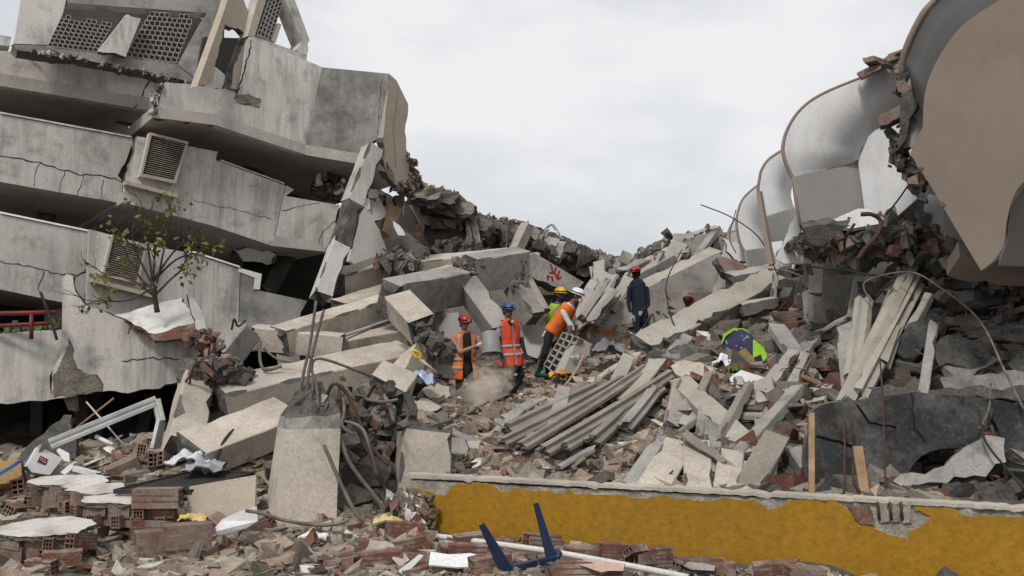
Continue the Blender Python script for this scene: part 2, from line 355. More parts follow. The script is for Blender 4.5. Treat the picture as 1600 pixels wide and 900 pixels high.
def stroke(name, P, px, wd, m, parent, lift=.005, jit=.35, **k):
    """a crack or painted line lying on plane P"""
    q = [Vector(P.uv(*p)) for p in px]; pts = []
    for a, b in zip(q, q[1:]):
        c = max(1, int((b - a).length / .07)); nn = Vector((-(b - a).y, (b - a).x)).normalized()
        for i in range(c): pts.append(a + (b - a) * i / c + nn * random.uniform(-1, 1) * jit * .06)
    pts.append(q[-1]); V = []; n = len(pts)
    for i, p in enumerate(pts):
        d = (pts[min(i + 1, n - 1)] - pts[max(i - 1, 0)]).normalized(); nn = Vector((-d.y, d.x)); ww = wd * random.uniform(1 - jit, 1 + jit) * .5
        for s_ in (1, -1): e_ = p + nn * ww * s_; V.append(P.w(e_.x, e_.y, lift))
    return mk(name, V, [(2 * i, 2 * i + 1, 2 * i + 3, 2 * i + 2) for i in range(n - 1)], m, parent, **k)
def loft(name, A, B, thick, m, parent, em=None, **k):
    """a curved sheet between two lines of world points, with thickness"""
    A = [Vector(p) for p in A]; B = [Vector(p) for p in B]; n = len(A); V = A + B; N_ = []
    for i in range(n):
        t = A[min(i + 1, n - 1)] - A[max(i - 1, 0)]; N_.append(t.cross(B[i] - A[i]).normalized())
    c = sum(A + B, Vector()) / (2 * n)
    if N_[n // 2].dot(CAM - c) > 0: N_ = [-x for x in N_]
    V = V + [p + N_[i] * thick for i, p in enumerate(A)] + [p + N_[i] * thick for i, p in enumerate(B)]; Fc = []; fm = []
    for i in range(n - 1):
        Fc += [(i, i + 1, n + i + 1, n + i), (2 * n + i, 3 * n + i, 3 * n + i + 1, 2 * n + i + 1), (i, 2 * n + i, 2 * n + i + 1, i + 1), (n + i, n + i + 1, 3 * n + i + 1, 3 * n + i)]; fm += [0, 1, 1, 1]
    Fc += [(0, n, 3 * n, 2 * n), (n - 1, 3 * n - 1, 4 * n - 1, 2 * n - 1)]; fm += [1, 1]
    o = mk(name, V, Fc, [m, em or m], parent, fm, **k); o.data.polygons.foreach_set('use_smooth', np.array(fm) == 0); return o

CHUNKS = []
def _chunks():
    for i in range(16):
        r = random.Random(i); bm = bmesh.new()
        for _ in range(r.randint(11, 17)):
            v = Vector((r.uniform(-1, 1), r.uniform(-1, 1), r.uniform(-1, 1)));  v = Vector((v.x, v.y * .8, v.z * .6)); bm.verts.new(v)
        bmesh.ops.convex_hull(bm, input=bm.verts[:]); loose = [v for v in bm.verts if not v.link_faces]
        bmesh.ops.delete(bm, geom=loose, context='VERTS'); bmesh.ops.subdivide_edges(bm, edges=bm.edges[:], cuts=1, use_grid_fill=True)
        for v in bm.verts: v.co += v.normal * noise.noise(v.co * 2.3 + Vector((i, 0, 0))) * .16
        me = bpy.data.meshes.new('concrete_chunk'); bm.to_mesh(me); bm.free(); CHUNKS.append(me)
_chunks()
CM = {}
def chunk(name, loc, size, m='broken', rot=None, sc=(1, 1, 1), parent=None, **k):
    i = random.randrange(len(CHUNKS)); key = (i, m)
    if key not in CM:
        me = CHUNKS[i].copy(); me.materials.append(MATS[m]); CM[key] = me
    o = bpy.data.objects.new(name, CM[key]); link(o, loc, parent); o.scale = [size * .5 * x for x in sc]
    o.rotation_euler = rot or (random.uniform(-.5, .5), random.uniform(-.5, .5), random.uniform(0, 6.28)); return tag(o, **k)
def crumble(name, path, n, size, spread, mats_w, parent=None, **k):
    """many small torn pieces along a broken edge, too small to pick apart: one part"""
    P = [Vector(p) for p in path]; g = G(); names = list(mats_w); wts = list(mats_w.values())
    for _ in range(n):
        i = random.randrange(len(P) - 1); c = P[i].lerp(P[i + 1], random.random()) + Vector((random.gauss(0, 1) * spread, random.gauss(0, 1) * spread, random.gauss(0, .6) * spread))
        s = size * random.uniform(.35, 1.3); E = Euler((random.uniform(0, 6), random.uniform(0, 6), random.uniform(0, 6))).to_matrix()
        pr = (random.uniform(.35, .6), random.uniform(.2, .45), random.uniform(.08, .32)); V = [c + E @ Vector((a * s * pr[0] * random.uniform(.4, 1.3), b * s * pr[1] * random.uniform(.4, 1.3), d * s * pr[2] * random.uniform(.4, 1.3))) for d in (-1, 1) for b in (-1, 1) for a in (-1, 1)]
        g.add(V, [(0, 2, 3, 1), (4, 5, 7, 6), (0, 1, 5, 4), (2, 6, 7, 3), (0, 4, 6, 2), (1, 3, 7, 5)], random.choices(range(len(names)), wts)[0])
    return g.build(name, names, parent, kind='stuff', **k)
# ------------------------------------------------------------------ ground: one sheet, street level at 0, heaped with rubble
WA, WB = at(640, 742, 11.35), at(1600, 792, 9.0)          # the yellow wall's top line
_f = [(0,895,10.2),(60,885,10.6),(150,890,10.3),(250,885,10.2),(350,885,9.9),(450,850,10.2),(560,872,9.4),(660,872,9.4),(800,896,8.6),(950,905,8.7),(1100,908,8.8),(1250,915,8.6),(1400,925,8.3),(1600,940,8.0),(680,850,11.0),(760,856,10.7),(850,864,10.35),(950,875,10.05),(1050,885,9.8),(1150,893,9.6),(1250,902,9.35),(1350,912,9.1),(1450,922,8.9),(1560,934,8.7),
 (0,835,11.6),(150,815,11.9),(300,805,11.8),(400,795,11.7),(560,805,11.2),(620,815,11.0),(0,750,13.5),(100,728,13.8),(200,718,13.8),(300,708,13.8),(400,705,13.2),(540,740,12.4),(590,700,13.0),
 (0,700,16),(150,690,17),(0,672,22),(200,665,22),(330,690,14.8),(450,650,15),(520,615,15.5),(570,640,14.2),(610,632,14.2),(650,625,14.5),(450,610,17.5),(300,640,20),(640,560,18),(560,540,20)]
_b = [(650,752,12.2),(750,752,12),(900,762,11.4),(1050,770,10.8),(1200,778,10.4),(1400,790,9.9),(1600,802,9.5),(700,690,13.4),(800,690,13.2),(900,700,12.7),(1000,690,12.5),(1100,700,12),(1200,705,11.7),
 (680,650,14.6),(760,640,15),(850,622,15.8),(950,595,16.2),(1030,570,16.3),(1100,562,15.8),(1180,575,15.2),(1240,615,13.6),(740,618,17),(800,612,17),(870,590,18),(930,562,18.6),(1000,545,19),(1060,540,19),(1150,525,17.6),
 (1280,570,15),(1350,560,14.6),(1400,570,13.9),(1300,620,13),(1290,700,11.5),(1280,650,12.4),(1450,660,12.2),(1600,660,12.2),(1280,775,10.9),(1450,785,10.8),(1600,795,10.7),
 (1500,550,13.4),(1600,530,13.4),(1500,480,15.4),(1600,460,15),(1430,490,15.4),(1550,420,17),(1450,405,18),(1350,435,18),(1250,450,20),(1200,410,23),(1150,392,25),(1100,385,26),(1050,395,27),(1000,415,29),(960,428,30),(900,430,30),
 (860,495,22),(780,510,21),(700,530,20),(640,545,19),(750,440,28),(650,420,28),(800,395,32),(900,405,33),(980,418,34)]
_pf = [at(*p) for p in _f] + [Vector((x, y, 0)) for x in range(-12, 13, 3) for y in (3, 6, 7.3)] + [Vector(p) for p in ((-20, 14, 0), (-30, 20, 0), (-14, 30, .5), (-30, 40, 0), (16, 8, 0), (30, 10, 0))]
_pb = [at(*p) for p in _b] + [Vector(p) for p in ((0, 48, 0), (20, 48, 0), (-15, 48, 0), (-14, 34, 1), (14, 20, 4), (18, 30, 3), (12, 34, 4), (14, 13, 1.5), (20, 12, 0), (24, 20, 0), (30, 30, 0), (-12, 26, 1), (60, 60, 0), (-60, 60, 0))]
_pf += [p for p in _pb if p.x < -2.5]
def _idw(P, X, Y, pw=3.2):
    A = np.array([tuple(p) for p in P]); o = np.zeros(X.size); x = X.ravel(); y = Y.ravel()
    for s in range(0, x.size, 20000):
        d2 = (x[s:s + 20000, None] - A[:, 0]) ** 2 + (y[s:s + 20000, None] - A[:, 1]) ** 2 + .02
        wt = d2 ** (-pw / 2); o[s:s + 20000] = (wt * A[:, 2]).sum(1) / wt.sum(1)
    return o.reshape(X.shape)
def axis(lo, hi, step, far):
    c = np.arange(lo, hi + step, step); e = [step]
    a = [hi]; 
    while a[-1] < far: e.append(e[-1] * 1.35); a.append(a[-1] + e[-1])
    b = [lo]; e = [step]
    while b[-1] > -far: e.append(e[-1] * 1.35); b.append(b[-1] - e[-1])
    return np.array(b[:0:-1] + list(c) + a[1:])
GX, GY = axis(-13, 11, .11, 3000), axis(6.2, 36, .11, 3000)
MX, MY = np.meshgrid(GX, GY)
def vnoise(X, Y, sc, seed):
    r = np.random.default_rng(seed); T = r.random((256, 256)); x = X / sc; y = Y / sc; xi = np.floor(x).astype(int); yi = np.floor(y).astype(int)
    fx = x - xi; fy = y - yi; fx = fx * fx * (3 - 2 * fx); fy = fy * fy * (3 - 2 * fy); g = lambda a, b: T[a % 256, b % 256]
    return (g(xi, yi) * (1 - fx) + g(xi + 1, yi) * fx) * (1 - fy) + (g(xi, yi + 1) * (1 - fx) + g(xi + 1, yi + 1) * fx) * fy - .5
wd = (WB - WA); wdir = Vector((wd.x, wd.y)).normalized()
sd_ = (MX - WA.x) * (-wdir.y) + (MY - WA.y) * wdir.x          # > 0 behind the wall
al_ = (MX - WA.x) * wdir.x + (MY - WA.y) * wdir.y
HF, HB = _idw(_pf, MX, MY), _idw(_pb, MX, MY)
k_ = np.clip((sd_ - .10) / .16, 0, 1) * np.clip((al_ + .35) / .5 + np.clip(sd_ - 1, 0, 3) * .4, 0, 1)
amp_ = np.clip((MY - 7.2) / 1.5, 0, 1) * np.clip((40 - MY) / 8, 0, 1) * (np.abs(MX) < 14)
H = HF * (1 - k_) + HB * k_ + amp_ * (vnoise(MX, MY, .9, 1) * .16 + vnoise(MX, MY, .33, 2) * .10 + vnoise(MX, MY, .14, 3) * .05)
far_ = np.clip(np.maximum((np.abs(MX) - 14) / 20, np.maximum((MY - 40) / 15, (6.5 - MY) / 2)), 0, 1); H = H * (1 - far_)
def ground_z(x, y):
    i = min(max(np.searchsorted(GX, x) - 1, 0), GX.size - 2); j = min(max(np.searchsorted(GY, y) - 1, 0), GY.size - 2)
    a = min(max((x - GX[i]) / (GX[i + 1] - GX[i]), 0), 1); b = min(max((y - GY[j]) / (GY[j + 1] - GY[j]), 0), 1)
    return float((H[j, i] * (1 - a) + H[j, i + 1] * a) * (1 - b) + (H[j + 1, i] * (1 - a) + H[j + 1, i + 1] * a) * b)
def on_ground(px, py, d0=7.0, d1=34.0):
    r = ray(px, py); D = d0
    while D < d1:
        p = CAM + r * (D / r.y)
        if p.z < ground_z(p.x, p.y): return p
        D += .06
    return CAM + r * (d1 / r.y)
nx, ny = GX.size, GY.size
me = bpy.data.meshes.new('ground'); vv = np.stack([MX, MY, H], -1).reshape(-1, 3)
ii = (np.arange(ny - 1)[:, None] * nx + np.arange(nx - 1)).ravel(); ff = np.stack([ii, ii + 1, ii + nx + 1, ii + nx], -1)
me.vertices.add(len(vv)); me.vertices.foreach_set('co', vv.ravel()); me.loops.add(ff.size); me.loops.foreach_set('vertex_index', ff.ravel().astype(np.int32))
me.polygons.add(len(ff)); me.polygons.foreach_set('loop_start', np.arange(0, ff.size, 4, dtype=np.int32)); me.polygons.foreach_set('loop_total', np.full(len(ff), 4, dtype=np.int32))
me.update(calc_edges=True); me.validate(); me.materials.append(MATS['dirt'])
tag(link(bpy.data.objects.new('ground', me), (0, 0, 0), None), 'dusty ground heaped with earth and rubble', 'ground', kind='structure')

# ------------------------------------------------------------------ loose rubble (nobody could count it)
def shards(name, n, box, smin, smax, palette, seed, label, cat='rubble', keep=None, pw=1.5, dref=10.0, spread=1.0):
    r = np.random.default_rng(seed); x0, x1, y0, y1 = box; P = []
    while sum(len(p) for p in P) < n:
        x = r.uniform(x0, x1, 4 * n); y = r.uniform(y0, y1, 4 * n); ok = (r.random(4 * n) < np.minimum(1, (dref / y)) ** pw) & (np.abs(x) < y * .56 + .6)
        if keep is not None: ok &= keep(x, y)
        P.append(np.stack([x[ok], y[ok]], -1))
    P = np.concatenate(P)[:n]; i = np.clip(np.searchsorted(GX, P[:, 0]) - 1, 0, nx - 2); j = np.clip(np.searchsorted(GY, P[:, 1]) - 1, 0, ny - 2)
    a = (P[:, 0] - GX[i]) / (GX[i + 1] - GX[i]); b = (P[:, 1] - GY[j]) / (GY[j + 1] - GY[j])
    z = (H[j, i] * (1 - a) + H[j, i + 1] * a) * (1 - b) + (H[j + 1, i] * (1 - a) + H[j + 1, i + 1] * a) * b
    s = smin * (smax / smin) ** (r.random(n) ** 2.6); s *= (P[:, 1] / dref) ** .35
    T = []
    for k in range(40):
        q = np.array([(u, v, t) for t in (-.5, .5) for v in (-.5, .5) for u in (-.5, .5)]); q = q * r.uniform(.72, 1.1, (8, 1)) + r.uniform(-.10, .10, (8, 3)); q[:, 0] += q[:, 1] * r.uniform(-.5, .5); q[:, 0] *= 1 + r.uniform(-.6, .6) * q[:, 1]
        q *= np.array([1, r.uniform(.25, 1), r.uniform(.10, .55)]); T.append(q)
    T = np.array(T)[r.integers(0, 40, n)] * s[:, None, None]
    az = r.uniform(0, 2 * np.pi, n); tl = np.abs(r.normal(0, .42, n)); ta = r.uniform(0, 2 * np.pi, n)
    ca, sa = np.cos(az), np.sin(az); Rz = np.zeros((n, 3, 3)); Rz[:, 0, 0] = ca; Rz[:, 0, 1] = -sa; Rz[:, 1, 0] = sa; Rz[:, 1, 1] = ca; Rz[:, 2, 2] = 1
    kx, ky = np.cos(ta), np.sin(ta); c, s_ = np.cos(tl), np.sin(tl); C = 1 - c
    Rt = np.stack([np.stack([c + kx * kx * C, kx * ky * C, ky * s_], -1), np.stack([kx * ky * C, c + ky * ky * C, -kx * s_], -1), np.stack([-ky * s_, kx * s_, c], -1)], 1)
    V = np.einsum('nij,nkj->nki', Rt @ Rz, T); V[:, :, 0] += P[:, 0, None]; V[:, :, 1] += P[:, 1, None]; V[:, :, 2] += (z + s * r.uniform(-.05, .18, n))[:, None]
    fq = np.array([(0, 2, 3, 1), (4, 5, 7, 6), (0, 1, 5, 4), (2, 6, 7, 3), (0, 4, 6, 2), (1, 3, 7, 5)]); Fq = (np.arange(n)[:, None, None] * 8 + fq).reshape(-1, 4)
    me = bpy.data.meshes.new(name); me.vertices.add(n * 8); me.vertices.foreach_set('co', V.ravel()); me.loops.add(Fq.size); me.loops.foreach_set('vertex_index', Fq.ravel().astype(np.int32))
    me.polygons.add(len(Fq)); me.polygons.foreach_set('loop_start', np.arange(0, Fq.size, 4, dtype=np.int32)); me.polygons.foreach_set('loop_total', np.full(len(Fq), 4, dtype=np.int32))
    me.update(calc_edges=True); me.polygons.foreach_set('use_smooth', np.zeros(len(Fq), dtype=bool)); pc = np.array([p[:3] for p in palette]); pw_ = np.array([p[3] for p in palette]); pw_ = pw_ / pw_.sum()
    tint = pc[r.choice(len(pc), n, p=pw_)] * r.uniform(.75, 1.2, (n, 1)); ca_ = np.ones((n, 8, 4)); ca_[:, :, :3] = tint[:, None, :]
    at_ = me.attributes.new('tint', 'FLOAT_COLOR', 'POINT'); at_.data.foreach_set('color', ca_.ravel()); me.materials.append(MATS['rubble_tint'])
    return tag(link(bpy.data.objects.new(name, me), (0, 0, 0), None), label, cat, kind='stuff')
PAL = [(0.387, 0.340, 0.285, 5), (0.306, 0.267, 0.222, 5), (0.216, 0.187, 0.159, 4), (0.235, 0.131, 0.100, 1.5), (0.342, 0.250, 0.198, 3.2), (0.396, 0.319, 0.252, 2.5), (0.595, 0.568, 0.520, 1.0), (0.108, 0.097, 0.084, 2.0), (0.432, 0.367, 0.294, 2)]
PAL_SHADE = [(0.211, 0.188, 0.161, 5), (0.154, 0.136, 0.118, 5), (0.099, 0.089, 0.078, 4), (0.176, 0.081, 0.059, 1.8), (0.224, 0.136, 0.101, 1.2), (0.365, 0.341, 0.315, .7)]  # debris colours lowered to carry the shade under the tower
behind = lambda x, y: ((x - WA.x) * (-wdir.y) + (y - WA.y) * wdir.x > .42) | (x < WA.x - .3)
shards('rubble', 75000, (-2.6, 4.2, 9.0, 20.5), .018, .30, PAL, 11, 'loose broken masonry and dust covering the mound below the workers', keep=behind)
shards('rubble', 24000, (2.2, 9.5, 10.2, 27), .022, .55, PAL_SHADE, 12, 'loose debris in shade-darkened tones under the curved balconies', keep=behind)
shards('rubble', 36000, (-9, -.8, 7.6, 15.5), .016, .30, PAL, 13, 'loose debris strewn before the tilted building', keep=lambda x, y: (y > 8.6 + .25 * np.sin(x * 2.3)) & ~((x < -3.6) & (y < 10.3) & (np.sin(x * 5 + y * 3) > -.2)))
shards('rubble', 9000, (-2.2, 5.0, 7.5, 10.9), .02, .18, PAL, 14, 'loose debris along the foot of the yellow wall', keep=lambda x, y: (x - WA.x) * (-wdir.y) + (y - WA.y) * wdir.x < -.13)
shards('rubble', 12000, (-6, 9, 18, 33), .05, .42, PAL, 15, 'loose debris lying over the far slabs', pw=1.0, dref=20)

# ------------------------------------------------------------------ the tilted apartment building
bld = empty('apartment_building', at(230, 700, 19), 'collapsed grey apartment building with tilted storeys and weathered parapets', 'building')
BACK = Vector((-.545, .839, 0)) * 6
FL = PL(0, 335, 17, 33, 0)
def par(px, rag=(), m='facade', P=FL, thick=.16, amp=.035, nm='parapet', sm=None, **k): return slab(nm, P, px, thick, m, sm, rag=rag, amp=amp, parent=bld, **k)
# storey 3: roof edge band
A1P = PL(0, 100, 17.2, 33, 4)
par([(-330, 22), (0, 78), (253, 119), (246, 146), (234, 172), (0, 134), (-330, 82)], (2, 3), P=A1P, nm='roof_edge_band')
deck('floor_slab', [A1P.p(-330, 82), A1P.p(0, 134), A1P.p(232, 171)], BACK, .22, 'soffit', bld)
A2P = PL(365, 150, 18.2, 36, 2)
a2 = par([(258, 128), (363, 141), (372, 148), (380, 112), (389, 57), (506, 106), (478, 242), (335, 195), (239, 183)], (0, 7, 8), P=A2P, thick=.18)
A3P = PL(478, 242, (A2P.p(478, 242)).y, 4, 1)
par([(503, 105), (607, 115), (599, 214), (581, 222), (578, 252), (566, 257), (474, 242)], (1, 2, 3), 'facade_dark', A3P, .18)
A4P = PL(605, 180, A3P.p(604, 180).y, 58, 0)
par([(608, 115), (620, 126), (638, 163), (633, 200), (636, 238), (644, 284), (632, 292), (617, 289), (603, 268), (599, 214)], (2, 3, 4, 5, 6, 7, 8), 'render_beige', A4P, .16, .04)
deck('floor_slab', [A2P.p(239, 183), A2P.p(335, 195), A2P.p(478, 242), A3P.p(566, 257), A4P.p(603, 268), A4P.p(617, 289)], BACK, .2, 'soffit', bld)
stroke('crack', A2P, [(393, 62), (386, 95), (376, 128), (366, 155)], .022, 'crack', bld)
slab('spalled_patch', A2P, [(368, 146), (388, 147), (407, 156), (404, 168), (385, 164), (370, 158)], -.012, 'broken_warm', rag='all', amp=.03, step=.05, parent=bld)
stroke('crack', A1P, [(238, 122), (224, 140), (222, 152), (210, 168)], .018, 'crack', bld)
stroke('crack', A3P, [(598, 120), (592, 170), (588, 216)], .007, 'crack', bld)
stroke('crack', A4P, [(622, 140), (614, 200), (618, 260)], .007, 'crack', bld)
# storey 2
B1P = PL(0, 230, 17.0, 33, -3)
par([(-330, 120), (0, 179), (208, 217), (201, 240), (190, 262), (184, 274), (191, 290), (188, 317), (0, 284), (-330, 222)], (2, 3, 4, 5, 6), P=B1P)
deck('floor_slab', [B1P.p(-330, 222), B1P.p(0, 284), B1P.p(188, 317)], BACK, .22, 'soffit', bld)
B2P = PL(300, 290, 18.3, 33, -2)
par([(215, 213), (340, 237), (337, 250), (446, 290), (425, 384), (330, 352), (192, 316), (196, 282)], (7,), P=B2P)
B3P = PL(435, 340, B2P.p(435, 340).y, 20, -2)
par([(447, 290), (460, 296), (446, 306), (532, 321), (524, 345), (528, 372), (515, 394), (426, 384)], (3, 4, 5), 'facade', B3P)
deck('floor_slab', [B2P.p(192, 316), B2P.p(330, 352), B2P.p(425, 384), B3P.p(515, 394)], BACK, .2, 'soffit', bld)
for c in ([(0, 243), (62, 255), (120, 272), (180, 278), (192, 286)], [(62, 255), (55, 275), (53, 291)], [(102, 267), (96, 285), (93, 300)], [(131, 272), (125, 290), (120, 305)], [(160, 281), (158, 306)]):
    stroke('crack', B1P, c, .016 if len(c) > 3 else .009, 'crack', bld)
for c in ([(300, 312), (330, 320), (365, 326), (425, 342)], [(212, 318), (209, 328)], [(240, 312), (236, 330)], [(275, 320), (266, 338)]): stroke('crack', B2P, c, .008, 'crack', bld)
for c in ([(528, 340), (505, 362), (498, 380)], [(530, 355), (518, 375), (508, 390)], [(440, 330), (470, 322), (500, 316)]): stroke('crack', B3P, c, .010, 'crack', bld)
# storey 1
C1P = PL(0, 390, 16.8, 33, -3)
par([(-330, 250), (0, 335), (152, 366), (148, 400), (140, 420), (132, 470), (95, 472), (0, 452), (-330, 382)], (2, 3, 4), P=C1P)
deck('floor_slab', [C1P.p(-330, 382), C1P.p(0, 452), C1P.p(132, 472)], BACK, .22, 'soffit', bld)
C2P = PL(300, 450, 17.9, 33, -2)
par([(140, 358), (236, 384), (300, 396), (375, 420), (372, 530), (345, 556), (255, 532), (135, 490)], (), P=C2P)
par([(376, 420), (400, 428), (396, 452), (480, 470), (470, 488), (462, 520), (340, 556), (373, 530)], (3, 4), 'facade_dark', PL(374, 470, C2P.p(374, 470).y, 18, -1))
slab('white_coping', PL(374, 425, C2P.p(374, 470).y - .03, 18, -1), [(372, 418), (409, 428), (406, 452), (396, 452), (398, 434), (372, 424)], .17, 'white_plaster', parent=bld)
deck('floor_slab', [C2P.p(135, 490), C2P.p(255, 532), C2P.p(345, 556), C2P.p(460, 540)], BACK, .2, 'soffit', bld)
for c in ([(0, 409), (50, 417), (88, 428), (120, 430), (135, 425)], [(70, 424), (62, 440), (61, 455)], [(148, 385), (140, 415), (128, 428)]): stroke('crack', C1P, c, .014, 'crack', bld)
for c, P in (([(0, 333.5), (150, 364.5)], C1P), ([(300, 394.5), (375, 418.5)], C2P), ([(0, 177.5), (206, 215.5)], B1P), ([(345, 252), (444, 288)], B2P)):
    a, b = P.p(*c[0]), P.p(*c[1]); g = G(); bk = Vector((-.545, .839, 0)) * .2; g.add([a + Vector((0, 0, .035)), b + Vector((0, 0, .035)), b + bk + Vector((0, 0, .035)), a + bk + Vector((0, 0, .035)), a - bk * .12, b - bk * .12, b + bk, a + bk], [(0, 1, 2, 3), (4, 5, 1, 0), (5, 6, 2, 1), (6, 7, 3, 2), (7, 4, 0, 3), (4, 7, 6, 5)])
    g.build('coping', 'white_plaster' if P in (C1P, C2P) else 'facade', bld)
# window boxes with slatted grilles
def ac_box(P, q, shelf, n, dark):
    """q: four corners of the frame opening tl tr br bl; the box stands proud of the parapet"""
    c = [P.p(*x) for x in q]; nn = P.n; o = [x + nn * .20 for x in c]; cen = sum(o, Vector()) / 4
    fr = G(); b2 = [cen + (x - cen) * 1.13 + nn * 0 for x in o]; bb = [x - nn * .24 for x in b2]; inn = [x - nn * .16 for x in o]
    for i in range(4):
        j = (i + 1) % 4; fr.add([b2[i], b2[j], o[j], o[i]], [(0, 1, 2, 3)]); fr.add([b2[i], b2[j], bb[j], bb[i]], [(0, 1, 2, 3)], 1); fr.add([o[i], o[j], inn[j], inn[i]], [(0, 1, 2, 3)])
    fr.add(inn, [(0, 1, 2, 3)], 2)
    f = fr.build('window_box', ['render_beige', 'facade', 'void_shade'], bld)
    gr = mk('window_grille', [x + nn * s_ for s_ in (-.09, -.07) for x in [o[0].lerp(o[1], .48), o[0].lerp(o[1], .52), o[3].lerp(o[2], .52), o[3].lerp(o[2], .48)]], [(0, 1, 2, 3), (4, 5, 6, 7), (0, 1, 5, 4), (1, 2, 6, 5), (2, 3, 7, 6), (3, 0, 4, 7)], 'grille_slat', bld)
    for i in range(n):
        t = (i + .5) / n; a, b = o[0].lerp(o[3], t) - nn * .05, o[1].lerp(o[2], t) - nn * .05; g = G(); d = (b - a)
        g.box((a + b) / 2, d * .985, nn * .05 + Vector((0, 0, -.018)), Vector((0, 0, .010))); g.build('slat', 'grille_slat', gr)
    s0, s1 = (P.p(*shelf[0]), P.p(*shelf[1])); g = G(); g.box((s0 + s1) / 2 + nn * .10, s1 - s0, nn * .28, Vector((0, 0, .07))); g.build('window_shelf', 'render_beige', bld)
ac_box(B2P, [(233, 214), (286, 227), (268, 284), (219, 274)], ((192, 287), (272, 308)), 19, 0)
ac_box(C2P, [(174, 372), (222, 388), (210, 440), (160, 428)], ((140, 438), (240, 464)), 17, 1)
# rooftop room with pierced block screens
RP = PL(180, 60, 17.6, 33, 8)
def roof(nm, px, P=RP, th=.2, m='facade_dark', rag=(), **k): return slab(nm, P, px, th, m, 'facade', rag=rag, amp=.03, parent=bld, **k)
roof('pillar', [(40, -40), (112, -40), (98, 22), (76, 70), (22, 68)], th=.25, m='facade')
roof('lintel', [(113, -40), (365, -40), (352, 12), (322, 20), (105, 4)], th=.25)
roof('pillar', [(323, 20), (352, 12), (312, 128), (278, 100), (300, 60)], th=.25)
roof('sill_beam', [(20, 70), (76, 71), (277, 101), (311, 130), (268, 121), (130, 92), (28, 78)], (RP), .35, rag=(3, 4, 5))
roof('parapet_stub', [(-60, 40), (0, 54), (18, 58), (14, 72), (-60, 64)], th=.25, m='facade', rag=(2,))
roof('broken_panel', [(199, 22), (206, 26), (220, 29), (196, 89), (153, 80)], PL(180, 60, 17.4, 33, 8), .1, 'facade', rag=(0, 1, 3))
SIDE = PL(340, 100, 17.75, 70, 3)
for px in ([(366, -40), (396, 40), (388, 56), (382, 52), (352, 38), (330, 130), (308, 135), (352, 12)],): slab('side_wall', SIDE, px, .15, 'render_beige', rag=(3, 4), amp=.05, parent=bld)
slab('side_wall', SIDE, [(388, 56), (378, 112), (372, 140), (360, 138), (368, 98), (384, 64)], .15, 'render_beige', rag=(3, 4), amp=.04, parent=bld)
slab('inner_wall', PL(355, 100, 18.9, 55, 0), [(318, 58), (396, 60), (392, 110), (380, 150), (300, 150)], .15, 'interior_shade', parent=bld)
slab('torn_plaster', PL(325, 118, 18.0, 50, 0), [(331, 102), (352, 118), (345, 140), (318, 138)], .05, 'white_plaster', rag='all', amp=.03, parent=bld)
void_shade = G()
void_shade.box(RP.o + Vector((-.545, .839, 0)) * 2.2 + Vector((.75, .3, .2)), Vector((.84, .545, -.14)) * 3.5, Vector((-.545, .839, 0)) * .2, Vector((0, 0, 2.6))); void_shade.build('back_wall', 'interior_shade', bld)
bk = bpy.data.meshes.new('screen_block'); g = G(); s_ = .5; i_ = .36
O = [(-s_, -s_), (s_, -s_), (s_, s_), (-s_, s_)]; I_ = [(-i_, -i_), (i_, -i_), (i_, i_), (-i_, i_)]; J_ = [(-.26, -.26), (.26, -.26), (.26, .26), (-.26, .26)]
V = [(a, b, 0) for a, b in O] + [(a, b, 0) for a, b in I_] + [(a, b, -1) for a, b in J_] + [(a, b, -1) for a, b in O]; Fc = []
for i in range(4): j = (i + 1) % 4; Fc += [(i, j, 4 + j, 4 + i), (4 + i, 4 + j, 8 + j, 8 + i), (8 + i, 8 + j, 12 + j, 12 + i), (12 + i, 12 + j, j, i)]
bk.from_pydata(V, [], Fc); bk.materials.append(MATS['beam_grey'])
def screen(P, q, nc, nr, skip=0):
    c = [P.p(*x) for x in q]; bs = mk('block_screen', [c[3] + (c[2] - c[3]) * t + P.n * d + (c[0] - c[3]).normalized() * e_ for t in (0, 1) for d in (-.12, 0) for e_ in (-.03, 0)], [(0, 1, 3, 2), (4, 6, 7, 5), (0, 4, 5, 1), (2, 3, 7, 6), (0, 2, 6, 4), (1, 5, 7, 3)], 'beam_grey', bld)
    for r_ in range(nr):
        for k in range(nc):
            if random.random() < skip * (r_ == 0): continue
            f = lambda a, b: c[0].lerp(c[1], a).lerp(c[3].lerp(c[2], a), b)
            p = f((k + .5) / nc, (r_ + .5) / nr); ex = f((k + 1) / nc, (r_ + .5) / nr) - f(k / nc, (r_ + .5) / nr); ey = f((k + .5) / nc, r_ / nr) - f((k + .5) / nc, (r_ + 1) / nr)
            o = bpy.data.objects.new('screen_block', bk); COL.objects.link(o); o.parent = bs
            M = Matrix((ex, ey, P.n * .12)).transposed().to_4x4(); M.translation = p - WORLD[bs.name]; o.matrix_local = M
screen(RP, [(96, 22), (176, 36), (152, 81), (73, 72)], 10, 8, .4)
screen(RP, [(236, 18), (304, 23), (275, 98), (195, 88)], 9, 10, .2)
QP = PL(430, 50, 18.9, 50, 4)
roof('frame_post', [(414, -40), (428, -40), (398, 57), (387, 56)], QP, .3, 'render_beige')
roof('frame_post', [(430, -40), (446, -40), (484, 63), (478, 88), (462, 78), (472, 66)], QP, .35, 'facade', rag=(2, 3))
roof('frame_sill', [(389, 58), (398, 57), (480, 86), (478, 100), (420, 80)], QP, .3, 'facade')
screen(QP, [(426, -14), (441, 6), (424, 64), (402, 54)], 4, 9)
roof('frame_post', [(434, 36), (440, 38), (431, 66), (424, 64)], QP, .12, 'render_beige')
